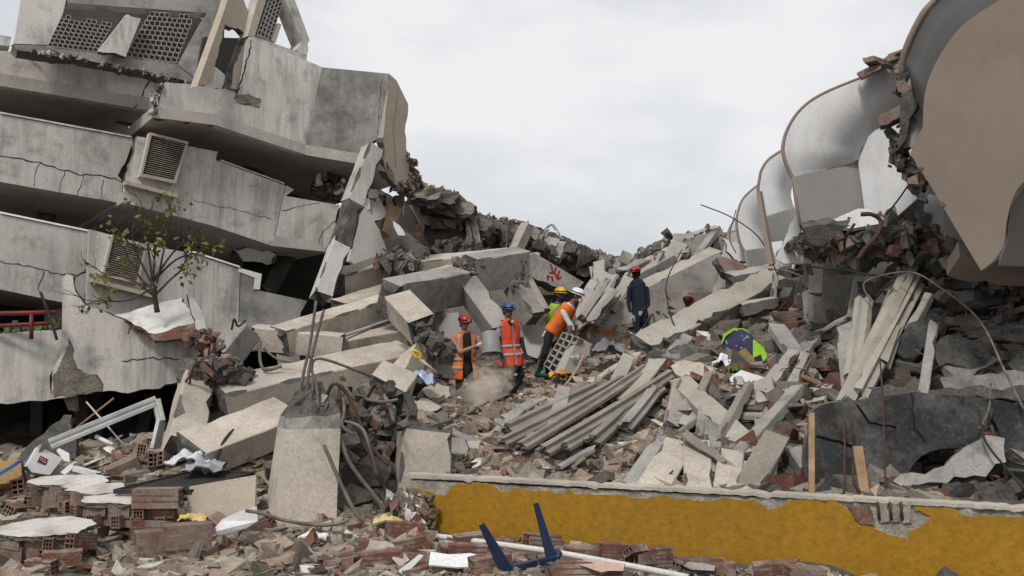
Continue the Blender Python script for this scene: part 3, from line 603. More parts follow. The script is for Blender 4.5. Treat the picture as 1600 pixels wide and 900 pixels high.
# the leaning broken column at the corner
beam('column', at(583, 232, 18.9), at(549, 322, 18.6), .38, .34, 'facade', roll=8, parent=bld, pbig=.2)
beam('column', at(552, 316, 18.6), at(532, 386, 18.4), .36, .36, 'broken', roll=8, parent=bld, pbig=.6, big=.10, chip=.04)
beam('column', at(533, 378, 18.4), at(500, 468, 18.2), .38, .34, 'white_plaster', roll=8, parent=bld, pbig=.2, rough_end=.12)
# inner wall piece behind the column, dark rooms, fallen pieces inside
slab('inner_wall', PL(570, 380, 19.6, 30, 0), [(592, 300), (607, 335), (585, 345), (610, 400), (570, 422), (545, 408), (562, 330)], .14, 'white_plaster', rag=(0, 1, 2, 3), amp=.05, parent=bld)
slab('door', PL(603, 345, 20, 20, 0), [(607, 316), (622, 325), (606, 372), (590, 368)], .05, 'wood', parent=bld)
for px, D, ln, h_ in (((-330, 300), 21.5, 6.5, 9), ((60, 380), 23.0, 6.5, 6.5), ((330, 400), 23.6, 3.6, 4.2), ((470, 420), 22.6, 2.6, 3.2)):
    g = G(); p = at(px[0], px[1], D); g.box(p, Vector((.84, .545, -.16)) * ln, Vector((-.545, .839, 0)) * .2, Vector((0, 0, h_))); g.build('back_wall', 'void_shade', bld)
for i, (a, b, D, w_, m) in enumerate((((40, 200), (60, 165), 19.5, .35, 'interior_shade'), ((222, 560), (200, 480), 20, .3, 'interior_shade'), ((290, 395), (315, 360), 20.5, .3, 'interior_shade'), ((365, 400), (395, 350), 20.6, .32, 'facade'),
        ((420, 455), (450, 395), 20.4, .3, 'interior_shade'), ((500, 285), (540, 300), 20.6, .3, 'interior_shade'), ((380, 240), (400, 275), 20.5, .3, 'interior_shade'), ((270, 205), (285, 190), 19.6, .3, 'facade'), ((70, 340), (90, 300), 20, .3, 'interior_shade'))):
    beam('fallen_member', at(*a, D), at(*b, D + .4), w_, .2, m, roll=random.uniform(-30, 30), parent=bld)
slab('ceiling_panel', PL(410, 400, 20, 10, -35), [(370, 392), (418, 390), (432, 398), (424, 412), (380, 408)], .08, 'white_plaster', rag='all', parent=bld)
slab('fallen_panel', PL(305, 440, 20.2, 40, 20), [(292, 395), (312, 388), (300, 420), (282, 414)], .08, 'white_plaster', rag='all', parent=bld)
crumble('crumbled_masonry', [at(505, 285, 20.2), at(560, 300, 20), at(600, 320, 20)], 70, .25, .16, {'broken': 3, 'brick': 1, 'white_plaster': 1}, bld)
g = G()
for i in range(9): g.tube([at(488 + i * 11, 283 + i * 3.2, 20.6), at(484 + i * 11, 306 + i * 3.2, 20.6)], .012, 4)
for i in range(4): g.tube([at(487, 285 + i * 6, 20.58), at(580, 311 + i * 6, 20.58)], .015, 4)
g.build('iron_grating', 'black_metal', bld)
crumble('crumbled_edge', [A4P.p(638, 240), A4P.p(645, 285), A4P.p(620, 292), A4P.p(640, 300)], 120, .14, .07, {'broken': 3, 'brick': 2, 'beam_grey': 1}, bld)
crumble('crumbled_edge', [RP.p(40, 78), RP.p(130, 93), RP.p(230, 114), RP.p(305, 130)], 110, .075, .035, {'broken': 3, 'brick': .5, 'facade': 2}, bld)
crumble('crumbled_edge', [A2P.p(252, 128), A2P.p(240, 178)], 30, .09, .03, {'broken': 3, 'facade': 1}, bld)
for pts in ([(20, 80, 17.4), (60, 66, 17.2), (75, 70, 17.1), (90, 84, 17.0)], [(18, 72, 17.4), (40, 60, 17.2), (70, 60, 17)], [(55, 55, 17.2), (72, 72, 17.1), (82, 90, 17)]):
    tube('bent_rebar', [at(*p) for p in pts], .014, 'rust', bld, 5)
# ------------------------------------------------------------------ yellow wall
wall = empty('yellow_wall', (WA + WB) / 2 * Vector((1, 1, 0)) if False else Vector(((WA.x + WB.x) / 2, (WA.y + WB.y) / 2, .2)), 'low wall painted mustard yellow with peeling top edge', 'wall')
wyaw = math.degrees(math.atan2(wdir.y, wdir.x)); YP = PL(640, 742, 11.35, wyaw, 0)
slab('wall_core', YP, [(640, 750), (1000, 768), (1330, 784), (1390, 787), (1600, 797), (1700, 802), (1700, 960), (1600, 955), (650, 880), (652, 800)], .16, 'wall_core', rag=(8, 9), amp=.03, parent=wall)
# paint coat, proud of the core, with its torn upper edge and the hole at the right
coat = [(644, 757), (668, 762), (690, 768), (700, 764), (712, 752), (735, 752), (748, 749), (768, 751), (782, 763), (795, 764), (804, 756), (850, 762), (868, 767), (880, 766), (890, 758), (898, 767), (960, 768), (1010, 774), (1045, 771), (1090, 776), (1110, 778), (1128, 772), (1180, 776), (1200, 791), (1228, 777),
        (1300, 776), (1322, 789), (1336, 810), (1355, 814), (1385, 829), (1418, 838), (1420, 823), (1442, 814), (1455, 801), (1430, 794), (1428, 787), (1490, 788), (1505, 800), (1540, 801), (1600, 803), (1700, 808), (1700, 970), (1600, 965), (656, 890), (655, 830), (652, 790)]
slab('paint_coat', PL(640, 742, 11.35 - .025, wyaw, 0), [(x, y + (5 if y < 840 and i < 40 else 0)) for i, (x, y) in enumerate(coat)], .026, 'wall_yellow', 'wall_core', rag=set(range(0, 38)) | {42, 43, 44}, amp=.022, step=.03, bm_='wall_core', parent=wall)
cap = G(); W0, W1 = YP.p(634, 740), YP.p(1700, 797); bkv = Vector((-wdir.y, wdir.x, 0)); n = 150
for i in range(n):
    a, b = W0.lerp(W1, i / n), W0.lerp(W1, (i + 1) / n); j0, j1 = [(noise.noise((q * .6, 0, 9)) * .02 - .05 * max(0, noise.noise((q * .23, 3, 1)) - .25), noise.noise((q * .6, 5, 9)) * .012 - .05 * max(0, noise.noise((q * .31, 8, 1)) - .2)) for q in (i, i + 1)]
    V = [p - bkv * (.03 + j[0]) + Vector((0, 0, j[1] + z)) for p, j in ((a, j0), (b, j1)) for z in (0, -.034)] + [p + bkv * .2 + Vector((0, 0, j[1] + z)) for p, j in ((a, j0), (b, j1)) for z in (0, -.034)]
    cap.add(V, [(0, 2, 6, 4), (0, 1, 3, 2), (1, 5, 7, 3), (4, 6, 7, 5)] + ([(0, 4, 5, 1)] if i == 0 else []) + ([(2, 3, 7, 6)] if i == n - 1 else []))
cap.build('coping', 'wall_cap', wall)
HP = PL(640, 742, 11.35 - .03, wyaw, 0)
slab('broken_brick_core', PL(640, 742, 11.35 + .02, wyaw, 0), [(1325, 790), (1358, 790), (1365, 822), (1340, 812)], -.05, 'brick', rag='all', amp=.03, step=.05, parent=wall)
for x in (1371, 1390, 1407): tube('rebar', [HP.p(x, 784), HP.p(x + 3, 812)], .014, 'rust', wall, 6, 1)
for i in range(3):
    slab('mortar_block', PL(640, 742, 11.35 - .005, wyaw, 0), [(1374 + 18 * i, 786), (1387 + 18 * i, 787), (1389 + 17 * i, 815), (1376 + 17 * i, 816)], -.02, 'wall_core', rag='all', amp=.012, step=.04, parent=wall)

# ------------------------------------------------------------------ beams, columns and slabs of the collapse in the middle
def surf(a, m=.06):
    """brings a point forward along its line of sight until it lies on the heap, not inside it"""
    x, y, D = a
    for _ in range(60):
        p = at(x, y, D)
        if p.z > ground_z(p.x, p.y) + m: break
        D -= .06
    return (x, y, D)
def B(lab, a, b, w, h, m='beam_beige', roll=0, name='concrete_beam', cat='beam', grp=None, lift=0, **k):
    mg = max(w, h) * .45 + lift; a, b = surf(a, mg), surf(b, mg); c = ((a[0] + b[0]) / 2, (a[1] + b[1]) / 2, (a[2] + b[2]) / 2); d = c[2] - surf(c, mg)[2]
    return beam(name, at(a[0], a[1], a[2] - d), at(b[0], b[1], b[2] - d), w, h, m, roll=roll, label=lab, cat=cat, group=grp, **k)
def S(lab, P, px, th, m, rag=(), amp=.05, name='concrete_slab', cat='slab', sm=None, **k):
    for _ in range(30):
        q = [P.p(*x) for x in px]; q.append(sum(q, Vector()) / len(q))
        if sum(v.z > ground_z(v.x, v.y) - .02 for v in q) >= .7 * len(q): break
        r_ = (P.o - CAM); P.o = CAM + r_ * (1 - .07 / r_.y)
    return slab(name, P, px, th, m, sm, rag=rag, amp=amp, label=lab, cat=cat, **k)
B('long pale beam sloping up to the red-marked block', (436, 534, 15.2), (712, 447, 18.2), .42, .42, roll=12)
tube('conduit', [at(530, 527, 15.6), at(600, 503, 16.6), at(680, 472, 17.6)], .03, 'aluminium', label='thin white conduit running under the long pale beam', cat='pipe')
B('upper pale beam behind the long sloping one', (528, 487, 18.0), (735, 423, 20.6), .40, .40, roll=14)
B('short pale beam against the inner wall of the tilted building', (528, 444, 18.6), (622, 414, 19.6), .42, .45, 'beam_beige', roll=18)
B('pale horizontal beam with dark underside below the torn ridge', (650, 421, 20.4), (800, 407, 20.9), .55, .45, roll=18)
S('broad sand coloured slab lying between the upper beams', PL(660, 425, 20.3, 10, 68), [(630, 420), (700, 412), (720, 420), (700, 432), (600, 452), (560, 466), (560, 452)], .25, 'beam_beige', rag=(0, 1, 4))
B('thick weathered beam stub with white top beside the red helmet', (606, 470, 15.9), (716, 446, 17.6), .42, .62, 'beam_grey', roll=20, pbig=.25)
B('thick beam with white top and shattered end in the centre', (733, 428, 17.9), (818, 414, 18.5), .5, .62, 'beam_grey', roll=16, pbig=.2)
crumble('shattered_joint', [at(728, 412, 17.7), at(724, 445, 17.6), at(730, 460, 17.6)], 90, .17, .09, {'broken': 4, 'broken_warm': 2}, label='shattered joint of grey concrete between two thick beams', cat='rubble')
crumble('shattered_joint', [at(812, 405, 18.4), at(815, 432, 18.3), at(806, 446, 18.2)], 90, .17, .08, {'broken': 4, 'broken_warm': 2}, label='shattered joint above the pair of leaning props', cat='rubble')
B('leaning column running down behind the blue helmet', (728, 446, 17.6), (783, 522, 16.9), .36, .42, 'beam_grey', roll=25, name='leaning_column', cat='column')
B('leaning column under the red-marked block', (804, 446, 18.3), (836, 500, 18.0), .34, .34, 'beam_grey', roll=10, name='leaning_column', cat='column')
B('slim column leaning beside the red-marked block', (812, 432, 18.5), (846, 492, 18.3), .2, .34, 'beam_beige', roll=10, name='leaning_column', cat='column')
MP = PL(860, 425, 18.9, 12, 6)
mk_ = S('weathered concrete block with red spray marks and arrows', MP, [(817, 412), (833, 394), (912, 441), (897, 458), (868, 448), (826, 432)], .5, 'beam_grey', rag=(3, 4), name='marked_block', cat='block')
for st in ([(860, 412), (863, 424), (866, 428)], [(869, 418), (866, 428), (858, 426)], [(866, 428), (871, 431)], [(874, 423), (872, 436)], [(867, 432), (872, 437), (877, 433)], [(855, 430), (856, 438)], [(855, 430), (859, 432), (856, 434)], [(862, 432), (864, 440)]):
    stroke('painted_mark', MP, st, .035, 'paint_red', mk_, jit=.2)
S('pale fallen panel under the red-marked block', PL(850, 445, 19.6, 5, 40), [(828, 428), (862, 446), (866, 460), (835, 462)], .15, 'render_beige', rag=(2,))
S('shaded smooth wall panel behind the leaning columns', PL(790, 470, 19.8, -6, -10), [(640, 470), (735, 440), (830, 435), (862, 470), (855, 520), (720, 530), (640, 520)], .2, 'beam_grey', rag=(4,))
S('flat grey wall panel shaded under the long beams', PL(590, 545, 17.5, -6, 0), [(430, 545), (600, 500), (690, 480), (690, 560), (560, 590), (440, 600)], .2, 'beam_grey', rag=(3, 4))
S('pale tilted panel with brown torn rim behind the red helmet', PL(705, 500, 16.9, 18, 12), [(686, 512), (700, 490), (716, 488), (722, 520), (700, 530), (687, 528)], .06, 'tower_grey', bm_='wood', rag=(0, 5))
B('sand coloured column stub with torn end and bent bars', (622, 474, 15.3), (662, 516, 14.6), .42, .40, roll=22, name='column_stub', cat='column', rough_end=.1)
crumble('torn_end', [at(660, 520, 14.55), at(680, 535, 14.5), at(692, 552, 14.5)], 130, .16, .10, {'broken': 5, 'broken_warm': 1}, label='grey crumbled concrete hanging off the sand coloured stub', cat='rubble')
B('slim metal stud leaning behind the orange vest', (664, 502, 15.3), (708, 560, 14.9), .05, .07, 'aluminium', bm_='aluminium', name='metal_stud', cat='stud', chip=.002, pbig=0, rough_end=.01)
S('large pale tilted block with edge toned as lit beside the shovel', PL(650, 565, 14.5, 35, 28), [(655, 534), (672, 550), (678, 590), (640, 604), (612, 604), (630, 570)], .5, 'beam_grey', rag=(2, 3), sm='beam_beige')
S('sand toned face standing for the lit side of the tilted block by the shovel', PL(628, 568, 14.3, -40, 30), [(652, 534), (636, 572), (614, 602), (598, 588), (625, 556)], .3, 'beam_beige', rag=(3,))  # lighter beige paints the lit side of the grey tilted block
S('upright pale shard standing left of the orange vest', PL(695, 570, 15.0, 20, 8), [(685, 545), (700, 556), (712, 585), (706, 592), (678, 590), (680, 560)], .25, 'beam_grey', rag=(1, 2, 3), name='concrete_shard', cat='shard')
S('flat cracked pale stone below the shovel', PL(690, 612, 14.3, 10, 50), [(660, 608), (682, 598), (702, 604), (704, 618), (690, 632), (672, 622), (664, 616)], .14, 'beam_beige', rag='all', name='concrete_shard', cat='shard')
S('low cracked stone beside the light blue cloth', PL(670, 630, 13.9, 10, 45), [(645, 618), (668, 622), (690, 636), (672, 644), (645, 640)], .14, 'beam_beige', rag='all', name='concrete_shard', cat='shard')
B('pale beam lying level above the rebar fan', (394, 526, 15.3), (535, 541, 15.5), .42, .36, roll=10)
B('pale beam right of the rebar fan below the long beam', (470, 560, 15.6), (632, 530, 16.4), .40, .42, roll=14)
B('broad sand slab running down to the leaning post', (338, 622, 14.0), (640, 556, 15.6), .75, .34, roll=16, pbig=.2)
B('sand coloured slab sloping to the tall broken column', (296, 712, 12.9), (452, 652, 13.6), .75, .34, roll=18, pbig=.2)
B('grey post fragment propped on twisted bars', (352, 556, 14.6), (388, 512, 14.7), .40, .36, 'beam_grey', roll=30, pbig=.3, name='column_fragment', cat='column')
B('leaning post with peeling plaster at the dark opening', (283, 706, 13.8), (308, 592, 14.3), .44, .44, 'beam_beige', roll=25, pbig=.4, big=.12, name='leaning_column', cat='column')
slab('plaster_remnant', PL(315, 668, 13.55, 30, 8), [(312, 640), (322, 650), (318, 684), (304, 688)], .03, 'white_plaster', rag='all', amp=.02, parent=bpy.data.objects['leaning_column.003'])
crumble('twisted_concrete', [at(300, 590, 14.2), at(340, 575, 14.2), at(372, 585, 14.1), at(330, 600, 14.1)], 160, .2, .12, {'broken': 6, 'broken_warm': 1, 'brick': .5}, label='crumbled grey concrete knotted with wire above the leaning post', cat='rubble')
for i, (x, y, s) in enumerate(((346, 570, .3), (338, 582, .26), (362, 583, .24))): chunk('concrete_chunk', at(x, y, 13.9), s, 'broken', label='rounded grey lump caught in wire by the leaning post', cat='chunk', group='lumps knotted in wire')
for pts, lab in (([(296, 600, 13.8), (302, 575, 13.7), (316, 564, 13.6), (330, 574, 13.7), (340, 582, 13.8)], 'looped rebar arching over the crumbled grey knot'), ([(290, 596, 13.8), (305, 580, 13.7), (320, 582, 13.6), (332, 592, 13.7)], 'lower looped rebar over the crumbled grey knot'),
        ([(362, 515, 14.2), (366, 498, 14.1), (372, 510, 14.2), (384, 500, 14.2)], 'curled wire sprouting from the grey post fragment')):
    tube('bent_rebar', [at(*p) for p in pts], .016, 'rust', label=lab, cat='rebar')
tube('bent_pipe', [at(407, 532, 14.6), at(406, 560, 14.5), at(414, 578, 14.4), at(440, 572, 14.4)], .024, 'rebar_grey', label='bent grey pipe beside the rebar fan', cat='pipe')
tube('bent_pipe', [at(412, 545, 14.7), at(435, 562, 14.5), at(455, 566, 14.5)], .016, 'rebar_grey', label='thin bent flashing strip beside the rebar fan', cat='pipe')
# tall broken column in front
TC = empty('broken_column', at(470, 826, 10.9), 'tall square broken concrete column stump with rebar at its top', 'column')
V = []; lv = [(0, .425), (.25, .405), (.5, .385), (.70, .37), (.78, .36), (.86, .30), (.93, .20), (1.0, .10)]; A_, B_ = at(466, 838, 11.0), at(489, 598, 11.4)
for li, (t, r_) in enumerate(lv):
    for j in range(16):
        k0, fr_ = divmod(j, 4); c0, c1 = [Vector((math.cos(R(-112 + 90 * q)), math.sin(R(-112 + 90 * q)), 0)) * r_ * 1.12 for q in (k0, k0 + 1)]; jt = 0.006 if li < 4 else .05
        V.append(A_.lerp(B_, t) + c0.lerp(c1, fr_ / 4) + Vector((random.uniform(-jt, jt), random.uniform(-jt, jt), random.uniform(-.04, .04) if li > 3 else 0)))
n_ = len(lv); mk('shaft', V, [(i * 16 + j, i * 16 + (j + 1) % 16, (i + 1) * 16 + (j + 1) % 16, (i + 1) * 16 + j) for i in range(n_ - 1) for j in range(16)] + [tuple(range(16))[::-1], tuple((n_ - 1) * 16 + j for j in range(16))], ['beam_beige', 'beam_grey', 'broken'], TC, [0] * 48 + [1] * 16 + [2] * 48 + [0, 2])
crumble('shattered_head', [at(472, 650, 11.25), at(490, 610, 11.35), at(508, 645, 11.25), at(490, 625, 11.2)], 120, .10, .06, {'broken': 6, 'beam_grey': 1}, TC)
for pts in ([(468, 640, 11.2), (473, 590, 11.2), (484, 540, 11.2), (494, 470, 11.2)], [(478, 640, 11.15), (482, 585, 11.2), (490, 545, 11.2), (506, 484, 11.2)], [(486, 640, 11.2), (490, 590, 11.2)], [(498, 640, 11.1), (494, 600, 11.2), (487, 575, 11.2), (500, 560, 11.2), (560, 580, 11.4), (578, 588, 11.5)]):
    tube('rebar', [at(*p) for p in pts], .018, 'rebar_grey', TC)
# rebar tangle between the column and the sandy block
PB = empty('pillar_block', at(655, 790, 11.9), 'square sandy pillar block at the end of the yellow wall', 'pillar')
beam('block', at(652, 830, 12.0), at(662, 664, 12.2), .72, .6, 'beam_beige', roll=14, parent=PB, pbig=.25, rough_end=.12)
crumble('crumbled_base', [at(600, 800, 11.2), at(640, 780, 11.1), at(655, 820, 10.9), at(630, 836, 10.7)], 240, .12, .1, {'broken_warm': 3, 'white_plaster': 1, 'brick': 1}, label='crumbled white and red debris at the end of the yellow wall', cat='rubble')
crumble('crumbled_core', [at(540, 770, 12.0), at(560, 700, 12.3), at(590, 660, 12.5), at(545, 640, 12.6), at(600, 640, 12.6)], 420, .22, .22, {'broken': 5, 'broken_warm': 3, 'brick': .6}, label='crumbled concrete core behind the bent bars', cat='rubble')
for i, (x, y, D, s) in enumerate(((540, 690, 12.0, .5), (575, 735, 11.7, .55), (548, 775, 11.5, .5), (590, 770, 11.7, .4), (560, 640, 12.2, .5), (600, 640, 12.4, .5), (532, 620, 12.2, .45))):
    chunk('concrete_chunk', at(x, y, D), s, 'broken' if i % 2 else 'broken_warm', label='grey cracked lump behind the bent bars by the tall column', cat='chunk', group='lumps behind the bent bars')
for k, (pts, r_) in enumerate((([(505, 640, 11.3), (520, 600, 11.2), (545, 620, 11.2), (575, 690, 11.1), (607, 727, 11.0)], .022), ([(506, 695, 10.7), (530, 750, 10.7), (555, 800, 10.6), (570, 815, 10.6)], .022), ([(530, 665, 11.2), (545, 720, 11.1), (590, 780, 11.1), (602, 795, 11.1)], .024), ([(545, 640, 11.3), (572, 700, 11.2), (600, 760, 11.2), (604, 790, 11.2)], .02),
        ([(520, 655, 11.2), (560, 665, 11.1), (575, 690, 11.0), (590, 745, 11.1)], .02), ([(534, 600, 11.4), (538, 640, 11.2), (535, 665, 11.1), (555, 680, 11.1)], .02), ([(575, 620, 11.8), (590, 600, 11.7), (605, 640, 11.6), (612, 665, 11.6)], .02), ([(588, 605, 11.8), (604, 625, 11.6), (616, 660, 11.5)], .024), ([(575, 625, 11.6), (600, 628, 11.5), (622, 624, 11.5)], .02),
        ([(532, 606, 11.5), (530, 640, 11.3), (534, 670, 11.2)], .03), ([(385, 798, 9.9), (410, 802, 9.8), (440, 812, 9.8), (490, 820, 9.8), (525, 819, 9.8), (545, 812, 9.8)], .018))):
    tube('bent_rebar', [at(*p) for p in pts], r_, 'rebar_grey' if k % 3 else 'rust', label=('bent bar in the tangle beside the tall column' if k < 10 else 'ribbed bar lying before the foot of the tall broken column'), cat='rebar', group=('bars twisted beside the tall column' if k < 10 else None))
B('block with torn end and white bars above the tangle', (600, 622, 12.6), (622, 592, 13.0), .5, .42, 'beam_beige', roll=25, name='column_stub', cat='column', rough_end=.1)
S('smooth grey shard above the sandy pillar block', PL(630, 635, 12.8, 20, 30), [(618, 635), (630, 622), (650, 630), (652, 642), (622, 645)], .1, 'beam_grey', rag=(2, 3), name='concrete_shard', cat='shard')

# ------------------------------------------------------------------ torn ridge of collapsed floors in the distance
rdg = empty('collapsed_floors', at(800, 450, 27), 'collapsed far floors with torn roof edge and exposed red brick', 'ruin')
top = [(630, 262, 22.5), (655, 292, 23), (700, 305, 23.6), (728, 325, 24), (742, 345, 24.6), (765, 346, 25.5), (800, 352, 26.3), (850, 366, 27.2), (900, 386, 28.2), (940, 402, 29), (985, 416, 30)]
tp = [at(*p) for p in top]
def strip(nm, pts, t0, t1, back, m, jit=.1, **k):
    P = smoothpath(pts, 5); g = G(); n = len(P); V = []
    for p in P:
        for z, bk_ in ((t0, 0), (t1, 0), (t1, back), (t0, back)):
            V.append(p + Vector((random.uniform(-jit, jit), bk_ + random.uniform(-jit, jit) * 1.5, z + random.uniform(-jit, jit) * .7)))
    Fc = [(i * 4 + j, i * 4 + (j + 1) % 4, (i + 1) * 4 + (j + 1) % 4, (i + 1) * 4 + j) for i in range(n - 1) for j in range(4)] + [(0, 1, 2, 3), ((n - 1) * 4, (n - 1) * 4 + 3, (n - 1) * 4 + 2, (n - 1) * 4 + 1)]
    return mk(nm, V, Fc, m, rdg, **k)
strip('roof_slab', [p + Vector((0, 0, -.05)) for p in tp], 0, -.28, 3.5, 'broken', .1)
strip('brick_course', [p + Vector((0, .25, 0)) for p in tp[1:4]], -.28, -.55, .4, 'brick', .03)
strip('ceiling_slab', [p + Vector((0, .1, 0)) for p in tp[4:]], -.55, -.75, 3.5, 'beam_grey', .07)
strip('lower_slab', [p + Vector((.2, .6, 0)) for p in tp[1:5]], -.6, -.85, 3.5, 'broken_warm', .06)
crumble('crumbled_edge', tp, 480, .22, .07, {'broken': 5, 'broken_warm': 3, 'brick': .5, 'beam_grey': 1}, rdg)
crumble('crumbled_edge', [p + Vector((0, -.1, -.42)) for p in tp[3:]], 260, .28, .12, {'broken': 4, 'broken_warm': 3, 'brick': .8, 'white_plaster': .4}, rdg)
for i in range(12):
    x = 662 + i * 27 + random.uniform(-6, 6); y = np.interp(x, [q[0] for q in top], [q[1] for q in top]); D_ = np.interp(x, [q[0] for q in top], [q[2] for q in top]); w_ = random.uniform(16, 30)
    slab('slab_fragment', PL(x, y, D_ - .25, random.uniform(-15, 15), random.uniform(20, 60)), [(x - w_, y - 6), (x, y - random.uniform(2, 9)), (x + w_, y + random.uniform(2, 9)), (x + w_ * .7, y + 16), (x - w_ * .6, y + random.uniform(8, 14))], .22, random.choice(['broken', 'broken_warm', 'beam_grey']), rag='all', amp=.08, parent=rdg)
# hollow bricks one can pick out along the ridge
def hollow_mesh(nm, l=.40, h=.20, d=.15, nc=2, nr=3, m='brick_ribbed', m2='brick'):
    """a hollow clay block, holes along its length: x length, z height"""
    t = .016; V = []; Fc = []; fm = []
    ys = [-d / 2 + (d - t) * i / nc for i in range(nc + 1)]; zs = [(h - t) * i / nr for i in range(nr + 1)]
    def bx(x0, x1, y0, y1, z0, z1, mi):
        b = len(V); V.extend([(x, y, z) for z in (z0, z1) for y in (y0, y1) for x in (x0, x1)])
        Fc.extend([tuple(i + b for i in f) for f in ((0, 2, 3, 1), (4, 5, 7, 6), (0, 1, 5, 4), (2, 6, 7, 3), (0, 4, 6, 2), (1, 3, 7, 5))]); fm.extend([mi] * 6)
    for i, y in enumerate(ys): e_ = 0 if i in (0, nc) else .002; bx(-l / 2 + e_, l / 2 - e_, y, y + t, 0, h, 0 if i in (0, nc) else 1)
    for i, z in enumerate(zs):
        for j in range(nc): bx(-l / 2 + .001, l / 2 - .001, ys[j] + t, ys[j + 1], z + (.001 if i == 0 else 0), z + t - (.001 if i == nr else 0), 0 if i in (0, nr) else 1)
    me = bpy.data.meshes.new(nm); me.from_pydata(V, [], Fc); me.materials.append(MATS[m]); me.materials.append(MATS[m2]); me.polygons.foreach_set('material_index', np.array(fm, dtype=np.int32)); return me
HB = [hollow_mesh('hollow_brick'), hollow_mesh('hollow_brick', .30, .20, .10, 1, 3), hollow_mesh('hollow_brick', .38, .20, .16, 3, 3, 'mortar_brick')]
def brick(loc, rot, kind=0, parent=None, name='hollow_brick', sc=1, **k):
    o = bpy.data.objects.new(name, HB[kind]); link(o, loc, parent); o.rotation_euler = rot; o.scale = (sc, sc, sc); return tag(o, **k)
for i in range(8):
    p = at(648 + i * 10.5, 306 + i * 3.4, 23.2 + i * .09); brick(p + Vector((0, -.15, -.25)), (0, R(18), R(8)), 0, rdg, 'brick')
for i in range(10):
    p = at(758 + i * 23, 362 + i * 7.2, 25.3 + i * .5); brick(p + Vector((0, -.25, -.35 + random.uniform(-.1, .1))), (random.uniform(-.3, .3), R(18), R(90) + random.uniform(-.4, .4)), i % 2, rdg, 'brick', 1.2)
slab('inner_wall', PL(700, 360, 25.2, 5, 0), [(640, 320), (735, 340), (742, 400), (640, 400)], .15, 'interior_shade', rag='all', parent=rdg)
slab('inner_wall', PL(665, 330, 23.8, 8, -6), [(640, 318), (700, 322), (728, 345), (722, 362), (690, 350), (655, 350)], .14, 'render_beige', rag=(0, 2, 3, 4), parent=rdg)
slab('inner_wall', PL(850, 400, 28.5, 5, 0), [(742, 365), (985, 425), (990, 520), (742, 520)], .15, 'interior_shade', rag=(0,), parent=rdg)
for px, D, m in (([(768, 372), (810, 384), (806, 402), (770, 400)], 26.6, 'tower_grey'), ([(895, 396), (935, 412), (938, 432), (900, 428)], 28, 'render_beige'), ([(838, 385), (862, 392), (858, 410), (836, 402)], 27, 'white_plaster'), ([(940, 415), (965, 422), (960, 440), (940, 436)], 28.6, 'render_beige'), ([(742, 352), (765, 356), (768, 372), (744, 366)], 25.2, 'beam_grey')):
    slab('wall_panel', PL(*px[0], D, random.uniform(-15, 20), 0), px, .14, m, rag='all', amp=.07, parent=rdg)
for a, b, w_, m in (((803, 396, 24.2), (824, 352, 24.4), .26, 'beam_beige'), ((868, 408, 25.5), (880, 382, 26), .2, 'beam_grey'), ((738, 345, 23.8), (748, 400, 23.6), .18, 'beam_grey'), ((728, 335, 23.6), (738, 395, 23.4), .1, 'broken_warm'), ((930, 420, 26.5), (940, 470, 25.5), .28, 'beam_grey')):
    beam('prop', at(*a), at(*b), w_, w_ * 1.1, m, roll=20, parent=rdg)
for i, (x, y, D, s, m) in enumerate(((845, 382, 25.2, .6, 'broken'), (862, 392, 25.6, .5, 'broken_warm'), (835, 398, 25, .45, 'white_plaster'), (790, 365, 25, .6, 'broken'), (770, 352, 24.8, .5, 'broken'), (915, 400, 27, .7, 'broken'), (700, 318, 23.3, .7, 'broken'), (670, 300, 22.8, .5, 'broken_warm'), (950, 412, 28, .6, 'broken_warm'), (820, 372, 25.4, .5, 'broken'), (885, 390, 26.6, .55, 'broken'))):
    chunk('masonry_lump', at(x, y, D), s, m, parent=rdg)
for pts in ([(822, 352, 24.5), (826, 345, 24.5)], [(838, 375, 25), (858, 352, 25), (868, 360, 25)], [(848, 372, 25), (862, 350, 25), (875, 368, 25)], [(840, 368, 25), (850, 358, 25)], [(790, 352, 24.6), (792, 380, 24.4), (785, 395, 24.2)], [(740, 345, 23.5), (745, 375, 23.4), (760, 395, 23.3)], [(632, 300, 21.8), (630, 340, 21.6)], [(748, 400, 22.5), (762, 388, 22.5), (770, 392, 22.5)]):
    tube('bent_rebar', [at(*p) for p in pts], .014, 'rebar_grey', rdg, 5)
# pieces in the hollow under the torn corner
S('grey broken floor piece hanging under the torn corner', PL(640, 375, 19.2, -15, -30), [(605, 340), (618, 352), (640, 372), (668, 392), (660, 402), (625, 408), (612, 385)], .14, 'beam_grey', rag='all', name='floor_piece', cat='slab')
S('white tile fragment standing in the hollow below the torn corner', PL(622, 360, 18.9, -20, 5), [(614, 345), (624, 352), (634, 368), (622, 368)], .05, 'white_plaster', rag='all', amp=.02, name='tile_fragment', cat='tile')
S('upright red brick panel in the hollow below the torn corner', PL(655, 365, 20.2, -10, 5), [(648, 352), (661, 348), (659, 376), (650, 384)], .12, 'brick_ribbed', rag='all', amp=.02, name='upright_bricks', cat='bricks')
S('brown wooden board leaning in the hollow below the torn corner', PL(612, 340, 19.8, 25, 0), [(608, 318), (628, 326), (612, 372), (598, 360)], .04, 'wood', name='wooden_board', cat='board')
crumble('crumbled_floor', [at(625, 400, 18.8), at(640, 420, 18.6), at(600, 410, 18.6), at(690, 392, 21.5), at(740, 388, 22)], 260, .22, .13, {'broken': 5, 'brick': 1, 'broken_warm': 2}, label='crumbled dark debris filling the hollow under the torn corner', cat='rubble')
slab('shaded_wall', PL(690, 400, 24, 0, 0), [(556, 275), (600, 300), (640, 318), (700, 345), (760, 390), (760, 470), (556, 470)], .2, 'interior_shade', rag='all', parent=rdg)
